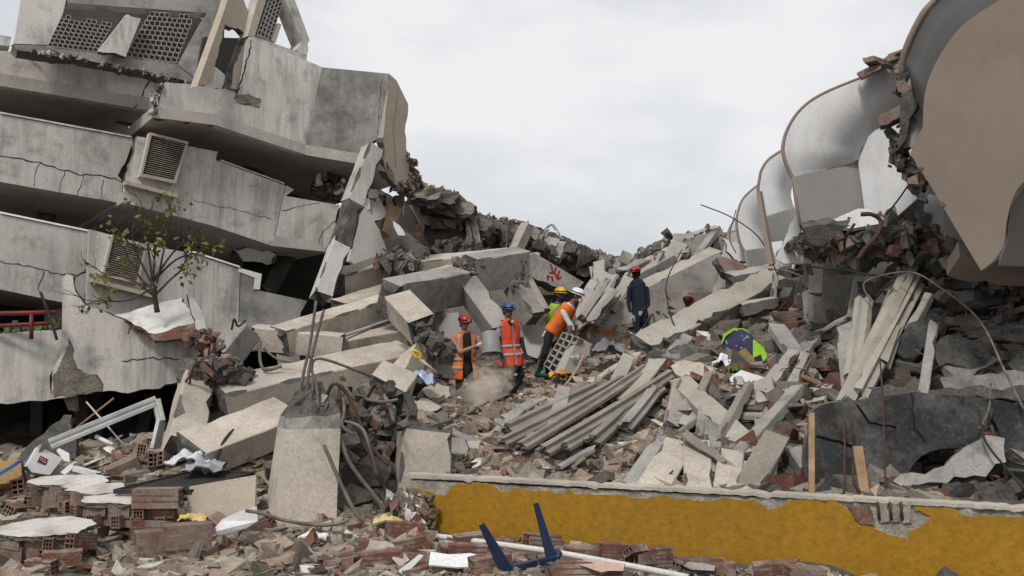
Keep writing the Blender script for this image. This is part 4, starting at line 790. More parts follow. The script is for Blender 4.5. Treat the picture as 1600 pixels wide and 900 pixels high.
# ------------------------------------------------------------------ centre right: wall slabs, ramp, leaning planks
GP = PL(1000, 480, 21.2, 18, 12)
gw = S('big grey wall slab with orange sprayed scribbles and pale thick edge', GP, [(895, 512), (1000, 455), (1118, 396), (1136, 408), (1150, 420), (1160, 452), (1000, 545), (890, 560)], .5, 'beam_grey', rag=(2, 3, 4), name='wall_slab', amp=.07)
beam('pale_edge', at(893, 512, 20.9), at(1120, 398, 23.2), .42, .32, 'joist_pale', roll=20, parent=gw, pbig=.3, big=.09)
for st in ([(902, 530), (906, 523), (913, 524), (914, 531), (909, 537), (910, 542)], [(908, 545), (909, 548)], [(922, 504), (926, 510), (934, 512)], [(940, 517), (952, 520), (965, 528), (972, 526), (976, 532), (970, 537)], [(958, 512), (962, 509), (968, 512), (966, 516), (959, 515), (958, 512)], [(975, 512), (981, 507), (986, 511), (983, 516), (976, 516), (975, 512)], [(930, 516), (936, 520)], [(983, 532), (992, 527), (1000, 530)]):
    stroke('sprayed_line', GP, st, .075, 'paint_orange', gw, lift=.007, jit=.3)
B('pale broken ramp slab between the navy worker and the hidden one', (1003, 545, 18.6), (1208, 436, 19.6), .55, .30, 'joist_pale', roll=28, pbig=.3, big=.1, name='ramp_slab', cat='slab')
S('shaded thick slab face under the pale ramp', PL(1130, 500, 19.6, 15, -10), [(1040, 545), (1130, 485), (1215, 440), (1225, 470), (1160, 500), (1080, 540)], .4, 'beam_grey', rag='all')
S('wedge shaped slab piece right of the pale ramp', PL(1190, 500, 18.6, -5, 20), [(1152, 486), (1168, 470), (1200, 468), (1226, 478), (1220, 510), (1190, 528), (1158, 520)], .35, 'beam_grey', rag=(0, 1, 2, 3, 4))
B('pale broken edge on the wedge shaped slab', (1154, 484, 18.4), (1214, 472, 18.6), .22, .22, 'joist_pale', roll=20, pbig=.4, name='slab_edge', cat='slab')
B('broken concrete crest above the ramp', (1142, 448, 20.0), (1226, 428, 20.6), .45, .5, 'beam_grey', roll=20, pbig=.4, big=.12)
S('grey wall stub standing below the white balconies', PL(1300, 465, 16.8, 10, 8), [(1270, 450), (1310, 428), (1345, 425), (1352, 450), (1322, 502), (1272, 508)], .35, 'beam_grey', rag=(0, 1, 2), name='wall_stub', cat='wall')
S('dark brick torn patch on the crest of the wall slab', PL(1165, 425, 20.6, 10, 20), [(1118, 402), (1150, 405), (1200, 420), (1240, 440), (1225, 450), (1180, 440), (1150, 440)], .3, 'mortar_brick', rag='all', amp=.1, name='masonry_patch', cat='masonry')
S('pale wall piece on the skyline crest', PL(1090, 385, 25.5, 5, 5), [(1055, 395), (1065, 380), (1115, 362), (1135, 375), (1148, 400), (1090, 420), (1050, 425)], .4, 'beam_grey', rag='all', amp=.08, name='wall_piece', cat='wall')
B('pale horizontal edge on the skyline crest', (1072, 378, 25), (1124, 363, 25.2), .35, .35, 'joist_pale', roll=15, pbig=.3)
B('square post stub on the skyline crest', (1065, 408, 24.5), (1066, 376, 24.8), .42, .42, 'beam_grey', name='post_stub', cat='post')
for i, (a, b, w_, h_, m, r_) in enumerate((((1030, 440, 23.5), (1062, 382, 24), .40, .16, 'joist_pale', 30), ((1018, 432, 23.3), (1020, 402, 23.6), .14, .14, 'joist_pale', 0), ((1024, 424, 23), (1034, 396, 23.3), .14, .12, 'beam_grey', 0), ((985, 440, 22.8), (1052, 404, 23.4), .28, .25, 'beam_grey', 10), ((1010, 412, 24), (1048, 392, 24.6), .22, .2, 'beam_beige', 10), ((968, 452, 22), (982, 428, 22.4), .12, .12, 'joist_pale', 0), ((970, 430, 23), (1010, 412, 23.6), .3, .26, 'beam_grey', 10))):
    B(['wide pale plank leaning on the skyline heap', 'thin upright rod of concrete behind the navy worker', 'thin tilted rod of concrete behind the navy worker', 'grey beam sloping behind the navy worker', 'sandy beam near the crest behind the navy worker', 'short pale stick hanging by the navy worker', 'grey beam at the dip of the skyline'][i], a, b, w_, h_, m, r_, name='concrete_plank', cat='plank')
for i, (a, b, w_) in enumerate((((915, 512, 20.2), (957, 458, 20.8), .42), ((924, 505, 20.4), (962, 455, 21), .3), ((905, 500, 20.6), (946, 440, 21.4), .34), ((938, 470, 21.6), (962, 430, 22), .22), ((948, 490, 21), (985, 440, 21.8), .36), ((960, 468, 21.4), (986, 436, 22), .24), ((930, 455, 22), (950, 428, 22.4), .25), ((898, 520, 20.4), (925, 455, 21.6), .3), ((935, 440, 22.6), (936, 408, 23), .3), ((910, 470, 21.8), (930, 440, 22.2), .24))):
    B('pale precast plank leaning in the stack behind the white helmet', a, b, w_, .12, 'joist_pale' if i % 3 else 'tower_grey', random.uniform(-40, 40), name='leaning_plank', cat='plank', grp='planks stacked behind the white helmet', pbig=.1)
for i, (a, b, w_) in enumerate((((806, 556, 18.2), (842, 488, 19), .4), ((822, 560, 18), (862, 492, 19), .42), ((838, 540, 18.8), (868, 500, 19.4), .3), ((846, 560, 18.4), (880, 535, 18.8), .3), ((826, 512, 19.3), (850, 486, 19.6), .4))):
    B('pale flat plank leaning between the blue and yellow helmets', a, b, w_, .12, 'tower_grey' if i % 2 else 'joist_pale', random.uniform(10, 40), name='leaning_plank', cat='plank', grp='planks between the blue and yellow helmets')
crumble('skyline_rubble', [at(985, 425, 26), at(1010, 410, 25.5), at(1040, 395, 25), at(1075, 385, 25), at(1130, 375, 25)], 260, .3, .2, {'broken': 3, 'beam_grey': 3, 'joist_pale': 2, 'brick': .5}, label='jumbled pale pieces along the skyline heap', cat='rubble')
S('small brown torn block perched on the skyline heap', PL(1028, 385, 24, 0, 0), [(1018, 392), (1024, 378), (1036, 374), (1034, 390)], .25, 'broken_warm', rag='all', name='perched_block', cat='block')

# ------------------------------------------------------------------ the mound: bundle of precast joists
TJ = [(-.09, -.05), (.09, -.05), (.09, 0), (.04, .02), (.035, .07), (-.035, .07), (-.04, .02), (-.09, 0)]
for i, (lab, a, b, m, sc, r_) in enumerate((
    ('upper long joist of the bundle on the mound', (784, 692, 13.4), (972, 592, 15.2), 'joist_brown', .95, 10), ('second long joist of the bundle on the mound', (812, 700, 13.1), (1008, 576, 15.2), 'joist_brown', 1.0, -5),
    ('third long joist of the bundle, reaching the flat cap stone', (846, 706, 12.9), (1048, 584, 14.9), 'joist_brown', 1.05, 15), ('lowest long joist of the bundle, overlapping the third', (880, 700, 12.7), (1035, 606, 14.2), 'joist_brown', .9, 0),
    ('short joist below the bundle pointing down left', (924, 690, 12.8), (1000, 618, 13.9), 'joist_brown', 1.2, 10), ('thin joist crossing behind the short one', (975, 668, 13.0), (1022, 610, 13.7), 'beam_grey', 1.1, 20), ('stubby joist above the bundle', (872, 640, 14.6), (915, 602, 15.2), 'joist_brown', 1.3, 40))):
    B(lab, a, b, .2, .12, m, r_, name='concrete_joist', cat='joist', prof=[(x * sc, y * sc) for x, y in TJ], chip=.004, big=.02, pbig=.04, bow=-.02, lift=.14)
for lab, a, b in (('outermost joist along the upper edge of the bundle', (790, 672, 13.8), (930, 606, 15.2)),):
    B(lab, a, b, .2, .12, 'joist_brown', 5, name='concrete_joist', cat='joist', prof=[(x * 1.15, y * 1.15) for x, y in TJ], chip=.004, big=.02, pbig=.04, lift=.12)
B('thick joist running down right across the mound', (1062, 598, 14.2), (1182, 716, 11.9), .3, .18, 'joist_pale', 14, name='concrete_joist', cat='joist', rough_end=.12, big=.05)
for i, (lab, a, b, w_, h_, m, r_) in enumerate((
    ('broad slat at the wall top pointing up right', (990, 768, 10.9), (1042, 690, 12.2), .30, .10, 'beam_grey', 18), ('second broad slat beside the first at the wall top', (1015, 772, 10.8), (1062, 695, 12.1), .34, .10, 'beam_beige', 18), ('upright slat with white paint fleck behind the wall', (1092, 772, 10.7), (1088, 690, 12.0), .30, .10, 'beam_beige', 5),
    ('thin dark upright slat behind the wall', (1116, 745, 11.0), (1112, 660, 12.2), .2, .08, 'beam_grey', 25), ('cracked upright slat right of the white fleck', (1135, 772, 10.6), (1143, 708, 11.5), .28, .1, 'beam_beige', 5), ('pale short slab at the wall top by the dark triangle', (1160, 774, 10.5), (1172, 728, 11.2), .34, .1, 'beam_beige', 10),
    ('narrow slat standing in the dark gap under the thick joist', (1070, 670, 12.8), (1100, 612, 13.8), .2, .1, 'joist_pale', 10), ('narrow leaning slat near the red bricks', (1048, 668, 12.8), (1062, 600, 14.0), .2, .1, 'joist_pale', 30), ('dark narrow slat deep in the fan', (1098, 720, 11.6), (1104, 640, 12.9), .22, .1, 'beam_grey', 10),
    ('grey stub with two ribs beside the wood stick', (1240, 706, 11.2), (1262, 742, 10.9), .16, .18, 'beam_grey', 10), ('grey ribbed stub above the dark hole', (1190, 640, 13.0), (1200, 690, 12.0), .2, .14, 'beam_grey', 30), ('pale square stub standing in the rubble slope', (1196, 602, 13.8), (1200, 640, 13.2), .26, .22, 'joist_pale', 20),
    ('narrow pale joist leaning up to the printed cloth', (1230, 618, 13.8), (1262, 560, 14.6), .16, .12, 'joist_pale', 0), ('long pale strip resting on the mound beside the white board', (1150, 588, 14.4), (1172, 640, 13.2), .14, .1, 'joist_pale', 0), ('cracked stub at the lower end of the slope', (1215, 660, 12.6), (1240, 720, 11.4), .14, .12, 'beam_grey', 0))):
    B(lab, a, b, w_, h_, m, r_, name='concrete_batten', cat='batten', big=.04)
S('flat cap stone with brick layers on the joist bundle', PL(1085, 578, 14.4, 0, 50), [(1048, 572), (1070, 562), (1095, 566), (1128, 578), (1122, 592), (1085, 596), (1055, 584)], .10, 'beam_beige', rag='all', name='cap_stone', cat='stone')
S('layered brick fragment under the flat cap stone', PL(1090, 590, 14.3, 0, 30), [(1052, 586), (1085, 596), (1124, 594), (1118, 608), (1080, 604)], .2, 'mortar_brick', rag='all', name='brick_fragment', cat='bricks')
S('white rectangular board under the printed cloth', PL(1175, 605, 13.8, 10, 48), [(1140, 590), (1158, 578), (1215, 596), (1170, 621), (1148, 612)], .03, 'white_plastic', name='white_board', cat='board')
S('white paint fleck stuck on the upright slat', PL(1086, 702, 11.55, 0, 20), [(1078, 700), (1084, 690), (1093, 694), (1092, 706), (1082, 712)], .02, 'white_plaster', rag='all', amp=.02, step=.04, name='paint_fleck', cat='fragment')
S('small dark stone triangle at the wall top', PL(1118, 762, 10.75, 10, 15), [(1106, 770), (1118, 742), (1142, 768)], .1, 'slate', rag='all', amp=.015, name='dark_stone', cat='stone')
S('large buff fragment at the wall top left of the mound', PL(735, 705, 12.9, 10, 35), [(722, 715), (728, 690), (756, 690), (774, 700), (770, 718), (740, 724)], .15, 'beam_beige', rag='all', name='concrete_shard', cat='shard')
S('grey leaning fragment beside the sandy pillar block', PL(715, 700, 13.0, -20, 30), [(703, 720), (706, 685), (725, 684), (732, 700), (718, 722)], .15, 'beam_grey', rag='all', name='concrete_shard', cat='shard')
B('dark wooden plank end on the slope under the workers', (775, 678, 13.6), (818, 640, 14.2), .14, .1, 'beam_grey', 10, name='concrete_batten', cat='batten')
S('curled brown sheet metal beside the fan of slats', PL(985, 705, 12.3, 20, 25), [(970, 715), (985, 695), (1015, 690), (1012, 720), (992, 745), (972, 735)], .03, 'wood', rag='all', amp=.04, warp=.2, name='torn_sheet', cat='sheet')
S('grey angular block under the curled sheet', PL(950, 730, 11.9, 20, 20), [(942, 742), (944, 720), (960, 722), (965, 740), (955, 752)], .2, 'beam_grey', rag='all', name='concrete_shard', cat='shard')
# ------------------------------------------------------------------ right hand side: joists, dark slabs, layered floors
LJ = [(-.10, -.07), (.10, -.07), (.10, -.01), (.045, .01), (.045, .08), (-.045, .08), (-.045, .01), (-.10, -.01)]
for lab, a, b, pr, m, r_ in (('longest pale joist leaning up the debris slope', (1322, 634, 12.0), (1426, 418, 15.0), LJ, 'joist_pale', 40), ('second long joist behind the longest leaning one', (1338, 620, 12.1), (1432, 440, 14.8), LJ, 'joist_pale', 10),
        ('shorter flat joist left of the longest leaning one', (1336, 596, 12.6), (1352, 470, 14.4), LJ, 'joist_pale', 60), ('broad upper joist with split end', (1362, 560, 13.6), (1416, 418, 15.6), LJ, 'joist_pale', 30), ('short joist with grooved face right of the leaning pair', (1376, 572, 12.8), (1396, 515, 13.6), LJ, 'joist_pale', 30)):
    B(lab, a, b, .2, .15, m, r_, name='concrete_joist', cat='joist', prof=[(x * 1.25, y * 1.25) for x, y in pr], chip=.004, big=.03, pbig=.05)
for lab, a, b, w_, h_, m, r_ in (('upright white board below the white balconies', (1274, 460, 15.8), (1278, 390, 16.2), .22, .05, 'joist_pale', 0), ('narrow grey plank against the wall stub', (1332, 505, 15.2), (1344, 440, 15.8), .2, .12, 'joist_pale', 20), ('small pale stick propped by the slate slab', (1420, 520, 13.6), (1452, 462, 14.2), .12, .12, 'joist_pale', 0),
        ('big pale post hanging under the taupe balcony', (1450, 415, 15.0), (1462, 310, 15.4), .30, .22, 'tower_grey', 20), ('short pale beam above the slope joists', (1352, 450, 15.4), (1388, 418, 15.8), .3, .2, 'joist_pale', 10), ('pale plank end lying near the wall stub', (1290, 520, 15.2), (1335, 490, 15.6), .18, .1, 'joist_pale', 0)):
    B(lab, a, b, w_, h_, m, r_, name='concrete_plank', cat='plank')
S('dark slate tiled slab tilted beside the leaning joists', PL(1435, 530, 13.3, -15, 35), [(1402, 548), (1420, 505), (1455, 488), (1480, 486), (1478, 510), (1440, 545), (1412, 560)], .12, 'slate', rag='all', name='slate_slab')
for lab, px, D, th, m in (('long dusty floor edge under the taupe balcony', [(1456, 462), (1480, 452), (1570, 450), (1585, 462), (1580, 480), (1480, 482)], 14.6, .6, 'beam_grey'), ('thick rough concrete layer in the dark debris', [(1455, 548), (1470, 528), (1500, 525), (1545, 535), (1548, 560), (1530, 574), (1468, 572)], 12.9, .6, 'broken'),
        ('pale slab end low in the dark debris', [(1468, 590), (1500, 582), (1560, 585), (1600, 582), (1640, 584), (1640, 606), (1475, 606)], 12.5, .7, 'beam_grey'), ('dark layered floor edge above the black slab', [(1270, 612), (1400, 605), (1620, 608), (1640, 625), (1400, 622), (1280, 628)], 12.3, .8, 'broken'),
        ('rough block at the frame edge in the dark debris', [(1575, 570), (1590, 548), (1640, 545), (1640, 580), (1590, 584)], 12.7, .5, 'broken'), ('flat rough layer above the dark debris', [(1480, 515), (1540, 508), (1640, 500), (1640, 525), (1540, 530)], 13.6, .7, 'broken')):
    S(lab, PL(*px[0], D, -6, 12), px, th, m, rag='all', amp=.06, name='floor_layer', cat='slab', bm_='broken')
BK = PL(1430, 690, 10.7, -4, 13)
S('black plastered slab leaning behind the yellow wall', BK, [(1272, 640), (1340, 625), (1430, 612), (1520, 618), (1552, 640), (1545, 670), (1500, 700), (1440, 712), (1420, 738), (1395, 745), (1330, 752), (1285, 752), (1262, 770), (1258, 700)], .18, 'slate', rag='all', amp=.04, name='black_slab')
for c in ([(1425, 614), (1424, 640), (1428, 670), (1445, 690)], [(1340, 632), (1358, 660), (1400, 668)], [(1275, 680), (1310, 690), (1340, 700)]): stroke('crack', BK, c, .02, 'crack' if c[0][0] == 1425 else 'rubble_tint', bpy.data.objects['black_slab'], lift=.012)
S('second black slab at the frame edge', PL(1580, 670, 10.7, -12, 16), [(1530, 618), (1600, 628), (1660, 640), (1660, 720), (1600, 722), (1572, 716), (1560, 670)], .16, 'slate', rag='all', amp=.04, name='black_slab')
S('pale broken stone slab at the foot of the black slab', PL(1480, 725, 10.3, 0, 34), [(1395, 752), (1425, 738), (1475, 728), (1500, 705), (1540, 680), (1570, 685), (1572, 722), (1540, 745), (1480, 755), (1410, 760)], .22, 'beam_grey', rag='all', amp=.05, name='stone_slab')
S('dark stone wedge between the stick and the plank', PL(1300, 760, 10.2, 6, 20), [(1266, 772), (1292, 744), (1330, 758), (1340, 772)], .2, 'slate', rag='all', amp=.02, name='dark_stone', cat='stone')
for i, (x, y, D, s, m) in enumerate(((1385, 766, 10.2, .3, 'broken'), (1420, 772, 10.1, .26, 'broken'), (1500, 772, 10.1, .4, 'broken'), (1550, 768, 10.2, .42, 'broken'), (1590, 745, 10.3, .4, 'broken'), (1597, 715, 10.5, .35, 'beam_grey'), (1345, 770, 10.15, .22, 'beam_grey'))):
    chunk('concrete_chunk', at(x, y, D), s, m, label='dark rough lump at the foot of the black slab', cat='chunk', group='lumps at the foot of the black slab')
g = G(); a, b = at(1268, 772, 10.0), at(1268, 645, 10.25); g.box((a + b) / 2, Vector((.055, 0, 0)), Vector((0, .03, 0)), b - a); g.build('wood_stick', 'wood', label='thin upright timber stick in front of the black slab', cat='stick')
g = G(); a, b = at(1352, 780, 10.0), at(1340, 697, 10.2); g.box((a + b) / 2, Vector((.10, .01, 0)), Vector((0, .03, 0)), b - a); g.build('wood_stick', 'wood', label='short wide timber plank standing before the black slab', cat='plank')
# cables and wires on the right
for pts, r_, m, lab in (([(1360, 470, 14.0), (1352, 440, 14.2), (1420, 425, 14.0), (1470, 450, 13.4), (1530, 500, 12.4), (1570, 580, 11.4), (1600, 640, 10.5)], .014, 'rebar_grey', 'thick grey cable curving down the dark debris'),
    ([(1548, 600, 11.4), (1545, 640, 10.6), (1530, 670, 10.4)], .013, 'rebar_grey', 'short cable hanging over the black slab'), ([(1530, 640, 10.5), (1540, 690, 10.3), (1580, 740, 10.0), (1600, 765, 9.9)], .013, 'black_cable', 'dark cable draped over the pale stone slab'),
    ([(1375, 560, 11.4), (1380, 640, 10.4), (1384, 775, 10.0)], .010, 'rust', 'straight rusty wire hanging down the black slab'), ([(1318, 630, 11.2), (1320, 700, 10.3), (1318, 772, 10.0)], .010, 'rust', 'second rusty wire hanging by the timber stick'), ([(1326, 640, 10.7), (1340, 690, 10.3), (1332, 740, 10.1), (1345, 770, 10.0)], .012, 'rust', 'kinked wire behind the short timber plank'),
    ([(1095, 320, 19), (1140, 338, 18.5), (1180, 365, 18), (1200, 395, 17.8), (1215, 430, 17.6)], .012, 'rust', 'long thin rod arching out over the skyline'), ([(1190, 300, 19), (1196, 350, 18.4), (1200, 400, 18)], .012, 'rust', 'upright thin rod before the small balconies'), ([(1150, 328, 19), (1140, 370, 18.6), (1150, 395, 18.4)], .010, 'rust', 'thin wire loop at the skyline'),
    ([(1048, 470, 17.8), (1040, 455, 17.9), (1045, 430, 18), (1060, 400, 18.2), (1066, 390, 18.3)], .012, 'rust', 'tall bent rod rising past the hidden worker'), ([(1040, 450, 17.8), (1050, 500, 17.6), (1075, 545, 17.2), (1100, 565, 17)], .014, 'rust', 'curved rod in front of the pale ramp'), ([(1036, 490, 17.8), (1060, 515, 17.6)], .014, 'rust', 'short rod crossing the pale ramp'),
    ([(1000, 520, 17.8), (1018, 492, 17.7), (1022, 500, 17.6), (1024, 545, 17.4)], .014, 'rust', 'hooked rod beside the navy worker'), ([(905, 500, 18.2), (940, 510, 17.6), (1000, 530, 17.2), (1030, 540, 17)], .010, 'rust', 'thin wire crossing before the orange scribbles'), ([(880, 545, 16.8), (905, 515, 16.9), (930, 500, 17), (950, 500, 17.2)], .012, 'rust', 'bent rod beside the white helmet worker'),
    ([(872, 616, 15.4), (900, 580, 15.6), (912, 555, 15.8)], .022, 'wood', 'brown stick leaning by the hollow block'), ([(1178, 575, 14.2), (1172, 610, 13.8), (1200, 625, 13.4), (1240, 620, 13.2), (1262, 640, 13)], .012, 'black_cable', 'dark wire looping over the white board'), ([(1220, 560, 14.4), (1258, 580, 13.8), (1285, 620, 13), (1280, 660, 12.6)], .014, 'rust', 'long bent wire above the fan of slats'),
    ([(1130, 660, 12.4), (1150, 700, 11.6), (1150, 740, 11)], .014, 'rust', 'rusty bar curving over the fan of slats'), ([(1024, 700, 11.6), (1040, 740, 10.9), (1052, 735, 10.8)], .010, 'rust', 'thin rod sticking from the broad slats'), ([(1140, 760, 10.5), (1175, 735, 10.8), (1230, 690, 11.3)], .012, 'rust', 'thin rod lying across the pale short slab'),
    ([(1346, 335, 14.2), (1362, 335, 14.1), (1376, 345, 14.1), (1372, 365, 14), (1355, 385, 14), (1340, 405, 14)], .035, 'rust', 'thick rusty pipe bent over below the white balcony'), ([(1335, 350, 14.4), (1320, 375, 14.3), (1322, 400, 14.3)], .022, 'rust', 'rusty hanging bar below the white balcony'), ([(1260, 415, 15), (1330, 425, 14.6), (1400, 435, 14.2)], .018, 'black_cable', 'dark conduit crossing the slope under the balconies'),
    ([(1200, 420, 17), (1235, 425, 16.6), (1270, 440, 16.4)], .014, 'rebar_grey', 'grey wire pair by the torn masonry patch'), ([(1385, 335, 14.2), (1405, 310, 14.3), (1422, 285, 14.4)], .012, 'black_cable', 'thin dark rod pointing at the torn balcony edge')):
    tube('bent_rod' if m != 'black_cable' and 'cable' not in lab else 'cable', [at(*p) for p in pts], r_, m, label=lab, cat='stick' if 'stick' in lab else ('cable' if 'cable' in lab or 'wire' in lab else 'rod'))

# ------------------------------------------------------------------ tower with rounded balconies, heeled over
tow = empty('balcony_tower', at(1450, 420, 16), 'heeled over tower with rounded white and taupe balconies', 'building')
def arc(pts, D0, D1, n=4):
    P = [at(x, y, D0 + (D1 - D0) * i / (len(pts) - 1)) for i, (x, y) in enumerate(pts)]; return smoothpath(P, n)
# nearest taupe balcony
TP = PL(1500, 220, 11.4, -32, -16)
pan = [(1760, -60), (1640, -45), (1600, -22), (1560, 1), (1507, 37), (1477, 73), (1455, 113), (1444, 153), (1442, 197), (1422, 240), (1460, 300), (1504, 375), (1533, 423), (1552, 408), (1568, 384), (1573, 345), (1584, 306), (1600, 284), (1640, 250), (1760, 200)]
o2 = smoothpath([Vector((*TP.uv(*p), 0)) for p in pan[:9]], 5); uvp = [(p.x, p.y) for p in o2] + [TP.uv(*p) for p in pan[9:13]] + [(p.x, p.y) for p in smoothpath([Vector((*TP.uv(*p), 0)) for p in pan[13:]], 4)]
tf = slab('balcony_front', TP, uvp, .14, 'taupe', 'taupe_edge', uv=True, parent=tow)
for x, y in ((1436, 262), (1470, 318)): slab('chip', TP, [(x, y), (x + 5, y - 2), (x + 8, y + 3), (x + 2, y + 6)], -.004, 'broken_warm', rag='all', amp=.015, step=.03, parent=tf)
TW = [TP.w(*TP.uv(*p)) for p in pan[1:9]]; RM = [at(1530, -70, 13.4), at(1498, -35, 13.4), at(1468, 0, 13.5), at(1450, 20, 13.5), at(1432, 53, 13.6), at(1420, 82, 13.7), at(1414, 108, 13.8), at(1436, 160, 13.6)]
TW2 = [p - TP.n * .14 for p in TW]
loft('balcony_wall', smoothpath(RM, 5), smoothpath(TW2, 5), .12, 'tower_inner_shade', tow, 'taupe_edge')
ro = []
for p in RM[:7]: ro.append(p)
ctr = at(1600, 120, 13.4); loft('balcony_rim', smoothpath(RM[:7], 5), smoothpath([p + (p - ctr).normalized() * .09 for p in RM[:7]], 5), .12, 'taupe_edge', tow)
slab('balcony_floor', PL(1620, 360, 11.9, -32, -40), [(1580, 320), (1610, 280), (1700, 230), (1700, 420), (1560, 415), (1572, 385)], .2, 'tower_grey', parent=tow)
slab('side_panel', PL(1430, 180, 13.2, -20, 0), [(1425, 110), (1446, 150), (1442, 200), (1425, 232), (1412, 222), (1416, 160)], .12, 'tower_grey', rag=(3, 4, 5), parent=tow)
slab('balcony_soffit', PL(1560, 420, 12.8, -20, -45), [(1500, 400), (1535, 424), (1580, 390), (1700, 380), (1700, 450), (1560, 446), (1480, 430)], .3, 'taupe_edge', rag=(5,), parent=tow)
# middle white balcony: curved wall, floor, end wall
Rm = [(1440, 88), (1412, 97), (1346, 123), (1287, 148), (1254, 171), (1234, 200), (1226, 229), (1230, 252), (1242, 279)]; In = [(1440, 165), (1414, 178), (1388, 192), (1366, 208), (1352, 224), (1344, 236), (1341, 246), (1334, 253), (1321, 257)]
RmW, InW = arc(Rm, 14.95, 14.75), arc(In, 15.2, 15.15)
loft('balcony_wall', RmW, InW, .05, 'tower_white', tow, 'taupe_edge')
def quadwall(nm, pts, m, th=.12):
    P = [at(*p) for p in pts]; c = sum(P, Vector()) / len(P); nn = (P[1] - P[0]).cross(P[2] - P[0]).normalized()
    if nn.dot(CAM - c) > 0: nn = -nn
    n = len(P); return mk(nm, P + [p + nn * th for p in P], [tuple(range(n)), tuple(range(2 * n - 1, n - 1, -1))] + [(i, (i + 1) % n, n + (i + 1) % n, n + i) for i in range(n)], m, tow)
slab('balcony_floor', PL(1290, 300, 14.95, 24, 4), [(1240, 277), (1321, 255), (1344, 249), (1354, 330), (1254, 360)], .06, 'tower_grey', parent=tow)
slab('end_wall', PL(1345, 250, 15.2, -34, 6), [(1341, 254), (1344, 232), (1354, 216), (1368, 203), (1385, 196), (1418, 184), (1440, 304), (1388, 350), (1351, 330)], .06, 'tower_white', parent=tow)
slab('end_wall', PL(1350, 328, 14.9, -10, 45), [(1340, 326), (1356, 326), (1390, 347), (1330, 357), (1288, 349)], .06, 'tower_white', parent=tow)
slab('rear_lining', PL(1340, 240, 15.75, 0, 0), [(1250, 200), (1300, 160), (1430, 110), (1440, 300), (1380, 340), (1260, 340)], .08, 'tower_white', parent=tow)
ctr = at(1345, 240, 14.3); rimp = RmW + [at(1247, 320, 14.7), at(1254, 358, 14.6)]
loft('balcony_rim', rimp, [p + (p - ctr).normalized() * .05 - Vector((0, .02, 0)) for p in rimp], .05, 'taupe_edge', tow)
slab('torn_edge', PL(1290, 365, 14.0, -10, -20), [(1254, 356), (1300, 348), (1330, 352), (1305, 368), (1285, 384), (1262, 378)], .3, 'broken', rag='all', parent=tow)
# two smaller balconies further back
for Rp, Ip, D, low in (([(1240, 226), (1224, 236), (1203, 250), (1192, 266), (1189, 280), (1187, 296), (1190, 318), (1196, 340)], [(1262, 262), (1252, 270), (1244, 280), (1238, 292), (1236, 304), (1238, 316), (1240, 322), (1242, 326)], 17.5, [(1196, 340), (1242, 326), (1250, 372), (1205, 378)]),
        ([(1192, 286), (1178, 296), (1162, 312), (1155, 330), (1153, 345), (1154, 360), (1158, 378), (1165, 392)], [(1210, 320), (1204, 328), (1198, 338), (1194, 350), (1193, 360), (1195, 370), (1198, 380), (1200, 388)], 20.5, [(1165, 392), (1200, 388), (1204, 420), (1172, 425)]),
        ([(1160, 330), (1150, 342), (1142, 356), (1138, 368), (1137, 378), (1139, 390)], [(1172, 352), (1166, 362), (1162, 372), (1160, 380), (1160, 388), (1162, 396)], 23, [(1139, 390), (1162, 396), (1164, 415), (1142, 415)])):
    A_, B_ = arc(Rp, D + .25, D), arc(Ip, D + .6, D + .5); loft('balcony_wall', A_, B_, .05, 'tower_white', tow, 'taupe_edge')
    c_ = at(sum(p[0] for p in Ip) / len(Ip), sum(p[1] for p in Ip) / len(Ip), D); loft('balcony_rim', A_, [p + (p - c_).normalized() * .05 for p in A_], .05, 'taupe_edge', tow)
    quadwall('balcony_floor', [(*low[0], D - .1), (*low[1], D + .5), (*low[2], D + .5), (*low[3], D - .1)], 'tower_grey', .05)
    e_ = Ip[0]; quadwall('end_wall', [(*e_, D + .72), (e_[0] + 45, e_[1] - 5, D + .1), (low[2][0] + 35, low[2][1], D), (*low[2], D + .52), (*low[1], D + .52), (*Ip[3], D + .6)], 'tower_white', .05)
stroke_p = None
slab('torn_plaster', PL(1240, 380, 15.6, -10, 5), [(1243, 334), (1252, 352), (1262, 372), (1268, 410), (1225, 412), (1212, 404), (1226, 372)], .12, 'tower_white', rag=(0, 1, 2, 5, 6), parent=tow)
slab('torn_plaster', PL(1160, 388, 21, -5, 10), [(1128, 372), (1150, 378), (1180, 398), (1184, 412), (1150, 410), (1135, 392)], .1, 'tower_white', rag='all', parent=tow)
slab('thin_fin', PL(1192, 340, 16.8, -40, 0), [(1183, 300), (1187, 298), (1200, 372), (1208, 412), (1200, 415), (1192, 372)], .1, 'taupe', parent=tow)
slab('rear_wall', PL(1425, 230, 16.6, -15, 0), [(1380, 120), (1560, 60), (1640, 200), (1600, 420), (1400, 400), (1340, 300)], .2, 'tower_inner_shade', parent=tow)
# the tower carried on unseen, boxes added to keep sky off the right debris
for lo, hi in (((7.6, 10.2, 3.2), (16, 22, 4.6)), ((8.6, 9.0, 5.6), (18, 22, 7.2)), ((9.6, 8.6, 8.2), (20, 22, 10.0)), ((6.2, 7.4, 8.6), (16, 13.5, 12.5))):
    g = G(); c = (Vector(lo) + Vector(hi)) / 2; d = Vector(hi) - Vector(lo); g.box(c, (d.x, 0, d.x * .25), (0, d.y, 0), (0, 0, d.z)); g.build('tower_shade_mass', 'taupe', tow)
